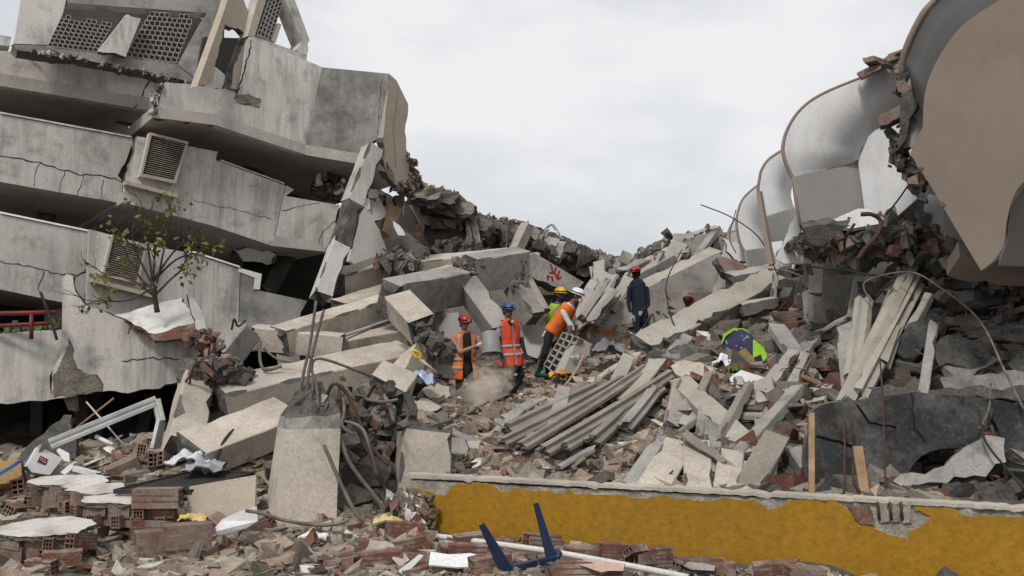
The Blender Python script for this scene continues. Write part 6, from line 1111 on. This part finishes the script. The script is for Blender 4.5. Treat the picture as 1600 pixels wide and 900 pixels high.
for a, b, r_, m, lab in (((120, 668, 13.9), (178, 622, 14.1), .014, 'wood', 'thin bent batten crossing the dark opening'), ((135, 628, 14), (196, 698, 13.7), .012, 'aluminium', 'thin metal rod crossing the window frame'), ((176, 695, 13.6), (150, 682, 13.7), .03, 'white_plastic', 'short white pipe end beside the plastic bag')): tube('thin_rod', [at(*a), at(*b)], r_, m, sm=1, label=lab, cat='rod')
chunk('plastic_bag', at(172, 704, 13.4), .26, 'white_plastic', label='crumpled white plastic bag in the dark opening', cat='bag')
# air conditioner carcass with its lettering
AC = PL(68, 722, 12.9, 38, 12)
ac = empty('air_conditioner', at(65, 735, 12.9), 'smashed white air conditioner with maroon badge', 'air conditioner')
slab('casing', AC, [(42, 728), (60, 697), (98, 716), (78, 742), (50, 738)], .2, 'white_plastic', parent=ac); slab('side_fins', PL(50, 715, 12.95, -35, 8), [(42, 728), (60, 695), (66, 694), (50, 730)], .05, 'grey_plastic', parent=ac)
slab('badge', AC, [(58, 722), (63, 712), (75, 718), (71, 727)], -.008, 'red_paint_metal', parent=ac)
fc = bpy.data.curves.new('lettering', 'FONT'); fc.body = 'TCL'; fc.size = .05; fc.extrude = .002; fc.align_x = 'CENTER'; fc.align_y = 'CENTER'; fc.materials.append(MATS['paper_white']); ft = bpy.data.objects.new('tmp', fc); COL.objects.link(ft); fm_ = bpy.data.meshes.new_from_object(ft.evaluated_get(bpy.context.evaluated_depsgraph_get())); bpy.data.objects.remove(ft); fo = bpy.data.objects.new('lettering', fm_); p = AC.p(66.5, 719.5) + AC.n * .016; link(fo, p, ac)
ux = (AC.p(73, 722.5) - AC.p(61, 716.5)).normalized(); uz = AC.n; uy = uz.cross(ux); fo.rotation_euler = Matrix((ux, uy, uz)).transposed().to_euler()
slab('loose_cover', PL(97, 712, 12.8, 20, 20), [(88, 704), (92, 700), (108, 708), (109, 722), (100, 720)], .04, 'white_plastic', parent=ac); slab('loose_cover', PL(100, 735, 12.6, 20, 25), [(94, 738), (108, 726), (115, 722), (113, 732), (102, 742)], .04, 'white_plastic', parent=ac)
beam('duct', at(108, 730, 12.7), at(156, 742, 12.6), .08, .06, 'white_plastic', parent=ac, chip=.003, pbig=0)
cb = S('torn cardboard box at the frame edge', PL(15, 735, 12.6, 15, 25), [(-40, 735), (0, 720), (32, 718), (34, 745), (15, 755), (-40, 760)], .25, 'cardboard', rag=(0, 1, 2), amp=.02, name='cardboard_box', cat='box')
beam('blue_strip', at(-20, 752, 12.35), at(30, 722, 12.5), .06, .04, 'blue_plastic', 'blue_plastic', parent=cb, chip=.003, pbig=0)
# ------------------------------------------------------------------ fallen wall pieces with plastered tops, bricks showing at the edge
def fallen(lab, px, D, h, k):
    P = PL(*px[0], D, 0, 80); r_ = slab('masonry_piece', P, px, .05, 'plaster_top', 'beam_beige', rag='all', amp=.04, step=.05, label=lab, cat='masonry')
    front = [P.p(*q) for q in px[k:]]; bk = sum((P.p(*q) for q in px), Vector()) / len(px)
    slab('brick_layer', PL(*px[0], D, 0, 80), px, -.0, 'mortar_brick', parent=r_) if False else None
    L_ = 0
    for a, b in zip(front, front[1:]):
        d = b - a; n = max(1, int(d.length / .27)); ang = math.atan2(d.y, d.x)
        for lay in range(max(1, round(h / .11))):
            for i in range(n):
                t = (i + .5) / n; q = a.lerp(b, t) + (bk - a.lerp(b, t)).normalized() * .07 + Vector((0, 0, -.05 - .11 * (lay + 1))); q += Vector((random.uniform(-.02, .02), random.uniform(-.02, .02), 0))
                brick(q, (R(90) + random.uniform(-.05, .05) if False else random.uniform(-.06, .06), random.uniform(-.05, .05), ang + random.choice((0, R(90))) + random.uniform(-.08, .08)), random.choice((0, 2, 2)), r_, 'brick', random.uniform(.58, .72))
    g = G(); q = [P.p(*x) for x in px]; c_ = sum(q, Vector()) / len(q); qq = [c_ + (x - c_) * .82 + Vector((0, 0, -.045)) for x in q]; n = len(qq); ql = [x + Vector((0, 0, -h)) for x in qq]
    g.add(qq + ql, [tuple(range(n)), tuple(range(2 * n - 1, n - 1, -1))] + [(i, (i + 1) % n, n + (i + 1) % n, n + i) for i in range(n)]); g.build('mortar_bed', 'mortar_brick', r_)
fallen('fallen wall piece with white top nearest the air conditioner', [(170, 752), (172, 744), (150, 741), (110, 742), (62, 745), (42, 752), (60, 758), (110, 758), (150, 756)], 12.0, .24, 5)
fallen('fallen wall piece with cracked white top in the middle of the stack', [(200, 764), (190, 754), (140, 752), (95, 760), (100, 766), (140, 772), (180, 769)], 11.6, .24, 3)
fallen('fallen wall piece with white top below the metal grating', [(292, 775), (270, 768), (200, 768), (130, 776), (126, 782), (200, 788), (285, 786)], 11.2, .22, 4)
fallen('broad fallen wall piece with white top at the lower corner', [(152, 818), (120, 808), (60, 810), (10, 820), (-20, 832), (40, 838), (120, 834)], 10.6, .22, 4)
def HBR(px, py, rot, kind, lab, sc=1.0, grp=None, D=None, dz=0):
    p = on_ground(px, py) if D is None else at(px, py, D); p.z += dz; return brick(p, rot, kind, None, 'hollow_brick', sc, label=lab, cat='brick', group=grp)
HBR(250, 868, (0, 0, R(28)), 2, 'ribbed hollow brick lying among grey chips, open end showing', 1.25, None, 10.0); HBR(292, 856, (0, 0, R(28)), 2, 'mortar coated brick butted against the ribbed hollow one', 1.2, None, 10.1)
HBR(98, 885, (R(90), 0, R(20)), 0, 'dark red brick standing on end near the lower corner', .9, None, 10.0, .1); HBR(66, 898, (R(8), 0, R(-15)), 0, 'red half brick cut by the lower frame edge', .75, None, 9.8); HBR(125, 858, (0, R(10), R(70)), 0, 'red brick behind the one standing on end', .8, None, 10.4)
HBR(252, 790, (R(88), 0, R(4)), 2, 'pale block with round holes below the metal grating', 1.3, None, 11.1, .1); HBR(232, 826, (R(80), R(8), R(40)), 0, 'upended brick with square cells behind the ribbed one', 1.0, None, 10.8)
for i, (x, y) in enumerate(((20, 845), (60, 790), (30, 770), (170, 800), (330, 845), (350, 838), (120, 700), (180, 735), (150, 725), (215, 720), (240, 735), (200, 745), (170, 715), (45, 800), (380, 835), (410, 835), (360, 860), (20, 812), (260, 735), (225, 705))):
    HBR(x, y, (random.uniform(-.5, .5), random.uniform(-.5, .5), random.uniform(0, 6)), random.choice((0, 1, 2)), 'loose hollow brick in the debris before the tilted building', random.uniform(.7, 1.05), 'bricks before the tilted building', None, .02)
# grating, panel, crumpled sheet
gm = empty('metal_grating', at(290, 760, 11.3), 'black metal grating lying across the debris', 'grating'); q = [at(178, 768, 11.2), at(300, 738, 12.0), at(396, 740, 11.9), at(300, 768, 11.1)]
lg = G()
for i in range(19):
    t = i / 18; lg.tube([q[0].lerp(q[1], t), q[3].lerp(q[2], t)], .007, 4)
for i in range(8):
    t = i / 7; lg.tube([q[0].lerp(q[3], t), q[1].lerp(q[2], t)], .007, 4)
lg.build('lattice', 'black_metal', gm)
for a, b in ((0, 1), (1, 2), (2, 3), (3, 0)): beam('frame_bar', q[a], q[b], .035, .05, 'black_metal', 'black_metal', parent=gm, chip=.003, pbig=0, rough_end=.003)
S('beige metal sheet leaning under the grating', PL(350, 785, 11.0, -12, 10), [(296, 760), (400, 742), (398, 800), (330, 815), (290, 808)], .03, 'render_beige', name='metal_sheet', cat='sheet')
S('crumpled grey sheet metal before the tall column', PL(365, 812, 10.2, 10, 30), [(328, 828), (345, 812), (378, 800), (402, 798), (404, 818), (385, 826), (350, 832)], .02, 'aluminium', rag=(0, 3, 4), amp=.02, warp=.35, name='crumpled_sheet', cat='sheet')
tube('cable', [at(325, 745, 12.0), at(335, 725, 12.1), at(350, 690, 12.4), at(365, 672, 12.7)], .022, 'black_cable', label='black cable draped over the sand slab before the dark opening', cat='cable')
def cloth(nm, lab, px, py, w_, d_, h_, m, D=None, seed=0, rot=0, cat='cloth'):
    c = on_ground(px, py) if D is None else at(px, py, D); n = 16; V = []; rt = Matrix.Rotation(rot, 3, 'Z')
    for i in range(n + 1):
        for j in range(n + 1):
            x, y = i / n - .5, j / n - .5; z = h_ * (noise.noise((x * 3.2 + seed, y * 3.2, seed)) + .5 * noise.noise((x * 7 + seed, y * 7, 1)) + .55) * (1 - 1.6 * (x * x + y * y)); V.append(c + rt @ Vector((x * w_ * (1 + .2 * noise.noise((y * 4, seed, 0))), y * d_ * (1 + .2 * noise.noise((x * 4, seed, 4))), z)))
    F_ = [(i * (n + 1) + j, i * (n + 1) + j + 1, (i + 1) * (n + 1) + j + 1, (i + 1) * (n + 1) + j) for i in range(n) for j in range(n)]; L_ = len(V); V2 = V + [v - Vector((0, 0, .012)) for v in V]
    return mk(nm, V2, F_ + [tuple(x + L_ for x in f[::-1]) for f in F_], m, smooth=True, label=lab, cat=cat)
cloth('crumpled_cloth', 'white crumpled cloth on the debris by the black cable', 300, 722, .5, .5, .16, 'cloth_white', 12.2, 3); cloth('crumpled_cloth', 'dirty white rag beside the metal grating', 320, 735, .45, .4, .14, 'cloth_grey', 11.8, 5)
cloth('crumpled_cloth', 'light blue cloth heaped beneath the shovel', 648, 604, .55, .4, .3, 'cloth_lightblue', 13.9, 1); cloth('crumpled_cloth', 'slate grey cloth hanging on the mound by the orange scribbles', 950, 552, .55, .5, .22, 'cloth_slate', 16.8, 2)
cloth('wrapper', 'bright orange wrapper near the hollow block', 872, 588, .3, .25, .12, 'orange_wrap', 15.9, 4, cat='wrapper'); cloth('wrapper', 'small orange and yellow packet above the sandy block', 641, 648, .16, .12, .06, 'orange_wrap', 12.6, 6, cat='wrapper')
cloth('paper_scrap', 'yellow paper scrap before the tall column', 606, 816, .3, .22, .08, 'paper_yellow', 10.6, 7, cat='paper'); cloth('paper_scrap', 'white paper lying before the tall column', 490, 840, .28, .2, .06, 'paper_white', 10.0, 8, cat='paper'); cloth('paper_scrap', 'yellow packet by the grating', 302, 812, .3, .2, .08, 'paper_yellow', 10.8, 9, cat='paper')
cloth('paper_scrap', 'white crumpled paper heap beside the printed cloth', 1132, 572, .35, .3, .16, 'paper_white', 14.6, 10, cat='paper'); cloth('paper_scrap', 'green and white packet by the printed cloth', 1148, 582, .22, .2, .14, 'weed', 14.2, 11, cat='packet')
# printed cloth: dark fabric with lime rim
PC = PL(1168, 545, 14.9, -5, 30)
pc = S('dark printed cloth with lime green border draped on the mound', PC, [(1128, 540), (1132, 525), (1146, 517), (1160, 518), (1175, 527), (1180, 545), (1178, 570), (1168, 578), (1150, 575), (1146, 555)], .03, 'print_cloth', rag=(7, 8), amp=.02, warp=.25, name='printed_cloth', cat='cloth')
slab('ochre_panel', PC, [(1146, 556), (1164, 545), (1176, 560), (1190, 578), (1170, 582), (1150, 576)], -.035, 'print_ochre', parent=pc); 
for px in ([(1176, 532), (1192, 545), (1198, 560), (1192, 568), (1188, 556), (1176, 562)], [(1170, 582), (1186, 588), (1206, 592), (1214, 594), (1196, 598), (1180, 594)], [(1126, 542), (1130, 524), (1146, 515), (1162, 516), (1178, 528), (1174, 530), (1160, 520), (1146, 519), (1134, 527)]): slab('lime_border', PC, px, -.05, 'lime_cloth', parent=pc)
slab('navy_fold', PC, [(1178, 560), (1186, 556), (1204, 588), (1196, 594), (1180, 578)], -.045, 'cloth_navy', parent=pc)
# block with square holes held by the workers, shovel, bottles
hb2 = hollow_mesh('cell_block', .62, .42, .22, 1, 1, 'mortar_brick'); cbk = empty('cell_block', at(885, 560, 16.6), 'upended ventilation block with square cells before the stooping worker', 'block')
CB = PL(878, 545, 16.6, -28, 12); c4 = [(858, 572), (886, 518), (901, 522), (876, 588)]; P4 = [CB.p(*q) for q in ((879, 519), (905, 527), (874, 590), (849, 570))]
for r_ in range(6):
    for k in range(3):
        f_ = lambda a, b: P4[0].lerp(P4[1], a).lerp(P4[3].lerp(P4[2], a), b)
        p = f_((k + .5) / 3, (r_ + .5) / 6); ex = f_((k + 1) / 3, (r_ + .5) / 6) - f_(k / 3, (r_ + .5) / 6); ey = f_((k + .5) / 3, r_ / 6) - f_((k + .5) / 3, (r_ + 1) / 6); o = bpy.data.objects.new('cell', bk); COL.objects.link(o); o.parent = cbk; M = Matrix((ex, ey, CB.n * .2)).transposed().to_4x4(); M.translation = p - WORLD[cbk.name]; o.matrix_local = M
slab('plaster_side', PL(905, 545, 16.55, 50, 20), [(904, 526), (926, 538), (905, 580), (876, 590)], .2, 'joist_pale', rag=(1, 2), amp=.03, parent=cbk)
sh = empty('shovel', at(655, 560, 13.8), 'shovel with yellow D grip leaning on the tilted block', 'shovel'); tube('shaft', [at(655, 560, 13.75), at(683, 583, 13.85)], .020, 'shovel_shaft', sh, 8, 1); tube('socket', [at(682, 582, 13.85), at(690, 588, 13.88)], .024, 'black_metal', sh, 8, 1)
tube('grip', [at(655, 560, 13.75), at(650, 558, 13.72), at(644, 550, 13.72), at(649, 548, 13.72), at(656, 553, 13.74), at(657, 560, 13.75)], .020, 'shovel_yellow', sh, 8, 4)
def bottle(lab, a, b, r_, m):
    a, b = Vector(a), Vector(b); d = b - a; o = empty('bottle', a, lab, 'bottle'); g = G(); g.tube([a, a + d * .62], r_, 12); g.tube([a + d * .62, a + d * .85], r_, 12, 0, r_ * .4); g.build('body', m, o, True); c = G(); c.tube([a + d * .86, b], r_ * .42, 10); c.build('cap', 'white_plastic', o, True); w_ = G(); w_.tube([a + d * .2, a + d * .45], r_ * 1.02, 12); w_.build('wrap_label', 'cloth_lightblue', o, True)
bottle('clear plastic bottle lying at the foot of the yellow wall', at(707, 860, 9.6), at(668, 856, 9.6), .032, 'clear_plastic'); bottle('clear bottle with blue cap lying behind the ventilation block', at(905, 560, 16.3), at(893, 558, 16.2), .05, 'clear_plastic')
# ------------------------------------------------------------------ overturned chair, pipe, bricks at the foot of the wall
ch = empty('chair', at(830, 890, 8.7), 'overturned navy plastic chair with legs in the air', 'chair')
def chleg(a, b, w0, w1):
    a, b = Vector(a), Vector(b); d = (b - a).normalized(); s = d.cross(Vector((0, 1, 0))).normalized(); f_ = s.cross(d); V = []
    for p, w_ in ((a, w0), (b, w1)):
        for x, y in ((-1, .6), (-1, -.5), (1, -.5), (1, .6), (.7, .6), (.7, -.2), (-.7, -.2), (-.7, .6)): V.append(p + s * (x * w_) + f_ * (y * w_))
    mk('leg', V, [(i, (i + 1) % 8, 8 + (i + 1) % 8, 8 + i) for i in range(8)] + [tuple(range(8))[::-1], tuple(range(8, 16))], 'navy_plastic', ch)
chleg(at(752, 819, 8.55), at(795, 898, 8.65), .024, .062); chleg(at(837, 786, 8.95), at(862, 874, 8.95), .024, .048); chleg(at(905, 870, 9.35), at(898, 905, 9.3), .024, .05); chleg(at(822, 880, 9.2), at(828, 905, 9.2), .024, .05)
beam('seat_rim', at(792, 892, 8.62), at(868, 874, 8.92), .05, .075, 'navy_plastic', 'navy_plastic', parent=ch, chip=.008, pbig=0, rough_end=.01); slab('seat', PL(830, 902, 8.9, 15, 75), [(790, 900), (862, 880), (905, 900), (830, 925)], .03, 'navy_plastic', parent=ch); slab('backrest', PL(790, 915, 8.5, 10, 30), [(770, 905), (830, 912), (828, 945), (768, 940)], .03, 'navy_plastic', parent=ch)
tube('seat_arm', [at(866, 876, 8.92), at(874, 866, 8.95), at(868, 862, 8.98), at(858, 868, 8.95)], .028, 'navy_plastic', ch, 8)
tube('pipe', [at(683, 838, 10.0), at(760, 848, 9.6), at(860, 862, 9.2), at(960, 880, 8.8), at(1075, 902, 8.4)], .028, 'white_pipe', n=10, label='long white plastic pipe lying along the yellow wall', cat='pipe')
fb = [(630, 842), (655, 852), (690, 846), (720, 850), (735, 858), (760, 862), (790, 852), (815, 858), (845, 862), (880, 866), (905, 868), (705, 862), (640, 868), (615, 862), (668, 882), (700, 888), (730, 878), (820, 872), (560, 880), (540, 885), (600, 890), (640, 894), (760, 882), (990, 878), (1020, 884), (1060, 885), (1100, 888), (590, 856), (960, 872), (1125, 892)]
for i, (x, y) in enumerate(fb):
    fl = R(90) if i % 4 else 0; HBR(x, y + 4, (fl + random.uniform(-.15, .15), random.uniform(-.15, .15), R(15) + random.uniform(-.5, .5)), i % 2, 'dark red hollow brick ' + ('left of the yellow wall end' if x < 645 else 'near the clear bottle' if x < 745 else 'behind the overturned chair' if x < 870 else 'right of the overturned chair'), random.uniform(.75, 1.0), 'bricks at the foot of the yellow wall', None, .06 if fl else .01)
HBR(1212, 910, (R(4), R(-6), R(-8)), 0, 'big red brick propped by itself against the yellow wall', .9, None, 9.0); HBR(1255, 918, (R(4), R(6), R(14)), 2, 'mortar coated brick before the propped red one', .9, None, 8.8); HBR(985, 868, (R(60), 0, R(40)), 1, 'small red brick tipped up against the yellow wall', .7, None, 9.6, .02)
S('white torn board lying before the overturned chair', PL(720, 875, 8.9, 0, 66), [(670, 882), (674, 862), (700, 866), (735, 864), (772, 874), (768, 884), (715, 886)], .015, 'paper_white', rag=(1, 2, 3), amp=.02, name='torn_board', cat='board')
tl = S('pink tile topped red block right of the overturned chair', PL(935, 885, 8.4, 0, 62), [(902, 882), (912, 874), (976, 880), (974, 892), (940, 894)], .02, 'pink_tile', rag='all', amp=.012, step=.05, name='tile_block', cat='tile')
slab('brick_body', PL(930, 892, 8.42, 5, 15), [(866, 888), (880, 872), (915, 876), (975, 892), (970, 915), (870, 912)], .25, 'brick_ribbed', rag=(0, 3), parent=tl)
S('thin white trim strip leaning on the bricks', PL(645, 880, 8.9, 25, 30), [(622, 892), (655, 866), (662, 868), (632, 900)], .03, 'white_plastic', name='trim_strip', cat='strip'); S('dark wooden board lying by the end of the yellow wall', PL(640, 842, 10.2, 0, 70), [(600, 846), (655, 834), (662, 838), (610, 850)], .03, 'wood_dark', name='wooden_board', cat='board')
for i, (lab, px, D, m) in enumerate((('large buff block in the lower debris', [(566, 868), (578, 842), (615, 850), (627, 862), (612, 884), (590, 886)], 9.2, 'beam_beige'), ('pale angular block in the lower debris', [(322, 884), (345, 868), (365, 866), (372, 876), (352, 890), (330, 894)], 9.8, 'beam_grey'), ('grey stone block before the yellow wall', [(1466, 905), (1476, 884), (1500, 898), (1506, 912)], 8.6, 'broken'), ('buff corner block beside the white trim', [(612, 872), (630, 862), (640, 875), (625, 886)], 9.0, 'beam_beige'), ('pinkish broken block left of the buff one', [(440, 880), (462, 862), (490, 872), (480, 890)], 9.6, 'mortar_brick'))):
    S(lab, PL(*px[0], D, 15, 38), px, .18, m, rag='all', amp=.02, step=.06, name='concrete_block', cat='block')
for i in range(4): bx = at(1015 + i * 14, 866 + i * 4, 9.7 - i * .08)
S('row of old mortar lumps on the brick by the yellow wall', PL(1100, 882, 9.35, 0, 50), [(1068, 884), (1075, 878), (1100, 880), (1118, 884), (1116, 892), (1080, 890)], .08, 'beam_grey', rag='all', amp=.02, name='mortar_lumps', cat='mortar')
# ------------------------------------------------------------------ bare sapling with a few leaves
tr = empty('sapling', at(245, 480, 14.7), 'small half bare sapling growing against the grey parapet', 'tree'); tg = G(); leaves = []
def branch(p, d, ln, r_, dep):
    pts = [p]; q = p
    for i in range(4): d = (d + Vector((random.gauss(0, .16), random.gauss(0, .16), random.gauss(.03, .12)))).normalized(); q = q + d * ln / 4; pts.append(q)
    tg.tube(pts, r_, 6, 0, r_ * .6)
    if dep == 0:
        if random.random() < .35: leaves.extend((pts[random.randrange(1, 5)], d) for _ in range(random.choice((2, 4, 5))))
        return
    for i in range(random.choice((2, 3))): branch(pts[random.randrange(2, 5)], (d + Vector((random.gauss(0, .65), random.gauss(0, .4), random.gauss(.1, .4)))).normalized(), ln * random.uniform(.55, .8), r_ * .58, dep - 1)
b0 = at(246, 488, 14.7); t1 = at(238, 440, 14.6); tg.tube(smoothpath([b0, at(242, 465, 14.65), t1], 4), .042, 7, 0, .030)
for tgt in ((160, 430), (185, 360), (225, 350), (262, 362), (300, 370), (310, 395), (285, 420), (200, 400), (245, 372), (165, 470)):
    e = at(*tgt, 14.5 + random.uniform(-.3, .3)); st = b0.lerp(t1, random.uniform(.5, 1)); mid = st.lerp(e, .5) + Vector((0, 0, random.uniform(-.1, .12))); pts = smoothpath([st, mid, e], 4); tg.tube(pts, .020, 6, 0, .009)
    for _ in range(3): branch(pts[random.randrange(3, len(pts))], ((e - st).normalized() + Vector((random.gauss(0, .5), 0, random.gauss(.1, .5)))).normalized(), random.uniform(.25, .5), .008, 1)
    leaves += [(e + Vector((random.gauss(0, .08), random.gauss(0, .06), random.gauss(0, .08))), (e - st).normalized()) for _ in range(11 if tgt[0] < 200 or tgt[0] > 280 else 5)]
tg.build('trunk', 'bark', tr, True); lf = G()
for p, d in leaves:
    for _ in range(2):
        c = p + Vector((random.gauss(0, .05), random.gauss(0, .05), random.gauss(-.02, .05))); a = Vector((random.gauss(0, 1), random.gauss(0, 1), random.gauss(-.6, .6))).normalized() * random.uniform(.07, .13); b = a.cross(Vector((random.gauss(0, 1), random.gauss(0, 1), random.gauss(0, 1)))).normalized() * .030; lf.add([c, c + a * .5 + b, c + a, c + a * .5 - b], [(0, 1, 2, 3)])
lf.build('foliage', 'leaf', tr)
# ------------------------------------------------------------------ larger loose pieces one can tell apart, by region
def field(n, box, s0, s1, mats_, lab, grp, flat=.5):
    for _ in range(n):
        x, y = random.uniform(box[0], box[2]), random.uniform(box[1], box[3]); p = on_ground(x, y); s = random.uniform(s0, s1) * (p.y / 12) ** .5
        chunk('broken_piece', p + Vector((0, 0, s * .05)), s, random.choice(mats_), None, (1, random.uniform(.5, 1), random.uniform(.35, .9) * flat * 2), label=lab, cat='piece', group=grp)
field(34, (700, 640, 960, 740), .14, .30, ['beam_beige', 'beam_grey', 'broken_warm', 'mortar_brick'], 'angular broken piece on the slope between the workers and the yellow wall', 'pieces on the slope below the workers', .35)
field(30, (960, 545, 1260, 650), .16, .40, ['beam_beige', 'beam_grey', 'broken_warm', 'mortar_brick', 'white_plaster'], 'angular broken piece around the printed cloth and joists', 'pieces around the printed cloth', .4)
field(32, (1270, 500, 1600, 620), .2, .5, ['broken', 'broken', 'beam_grey', 'mortar_brick'], 'dark broken piece on the slope above the black slab', 'pieces above the black slab', .45)
field(26, (200, 740, 620, 880), .12, .3, ['beam_beige', 'broken_warm', 'beam_grey', 'mortar_brick'], 'broken piece in the low debris around the tall column', 'pieces around the tall column', .4)
field(18, (0, 720, 260, 870), .12, .3, ['mortar_brick', 'broken_warm', 'beam_grey'], 'broken piece among the fallen wall pieces', 'pieces among the fallen wall pieces', .4)
field(26, (1130, 640, 1260, 760), .14, .32, ['beam_grey', 'broken', 'mortar_brick', 'white_plaster'], 'broken piece beside the fan of slats', 'pieces beside the fan of slats', .4)
field(24, (880, 470, 1060, 560), .25, .5, ['beam_grey', 'joist_pale', 'broken_warm'], 'broken piece around the orange scribbles', 'pieces around the orange scribbles', .4)
field(26, (1230, 420, 1460, 520), .25, .55, ['beam_grey', 'broken', 'broken_warm'], 'broken piece below the white balconies', 'pieces below the white balconies', .4)

# ------------------------------------------------------------------ loose wires and litter
def wires(n, box, lab, grp):
    for _ in range(n):
        x, y = random.uniform(box[0], box[2]), random.uniform(box[1], box[3]); p = on_ground(x, y); d = Vector((random.gauss(0, 1), random.gauss(0, .5), random.gauss(.1, .35))).normalized(); pts = [p - Vector((0, 0, .05))]; st = random.uniform(.12, .3)
        for i in range(random.choice((3, 4, 5))):
            d = (d + Vector((random.gauss(0, .45), random.gauss(0, .3), random.gauss(-.05, .4)))).normalized(); q = pts[-1] + d * st; q.z = max(q.z, ground_z(q.x, q.y) + .02); pts.append(q)
        tube('bent_wire', pts, random.uniform(.006, .011), random.choice(('rust', 'rust', 'rebar_grey', 'black_cable')), label=lab, cat='wire', group=grp, n=5, sm=4)
wires(16, (960, 540, 1250, 740), 'thin bent wire sticking out of the mound among the joists', 'wires among the joists')
wires(14, (1230, 420, 1590, 600), 'thin bent wire in the debris under the balconies', 'wires under the balconies')
wires(12, (300, 560, 700, 780), 'thin bent wire in the debris around the tall column', 'wires around the tall column')
wires(9, (860, 440, 1100, 560), 'thin bent wire in the heap near the scribbled slab', 'wires near the scribbled slab')
def litter(n, box, lab, grp):
    for i in range(n):
        p = on_ground(random.uniform(box[0], box[2]), random.uniform(box[1], box[3])); chunk('paper_piece', p + Vector((0, 0, .03)), random.uniform(.10, .24) * (p.y / 12) ** .5, random.choice(('paper_white', 'paper_white', 'white_plastic', 'cloth_lightblue', 'paper_yellow', 'white_plaster', 'cardboard')), None, (1, random.uniform(.5, .9), .12), label=lab, cat='scrap', group=grp)
litter(16, (940, 545, 1250, 660), 'scrap of pale litter on the mound around the printed cloth', 'litter around the printed cloth')
litter(14, (60, 700, 420, 840), 'scrap of pale litter in the debris before the dark opening', 'litter before the dark opening')
litter(14, (420, 820, 1000, 890), 'scrap of pale litter on the ground before the yellow wall', 'litter before the yellow wall')
litter(10, (680, 620, 930, 740), 'scrap of pale litter on the slope below the workers', 'litter below the workers')
# labels: where a handful share one, say which by its order across the view
_ORD = 'leftmost second third fourth fifth sixth seventh eighth ninth tenth eleventh twelfth thirteenth fourteenth fifteenth sixteenth seventeenth eighteenth nineteenth twentieth'.split(); _by = {}
for o in COL.objects:
    if o.parent is None and 'label' in o and o.get('kind') != 'stuff': _by.setdefault(o['label'], []).append(o)
for lab, os_ in _by.items():
    if 2 <= len(os_) <= 20:
        for i, o in enumerate(sorted(os_, key=lambda o: o.location.x / o.location.y)): o['label'] = lab + ', ' + (_ORD[i] if i == 0 else _ORD[i] + ' from the left')
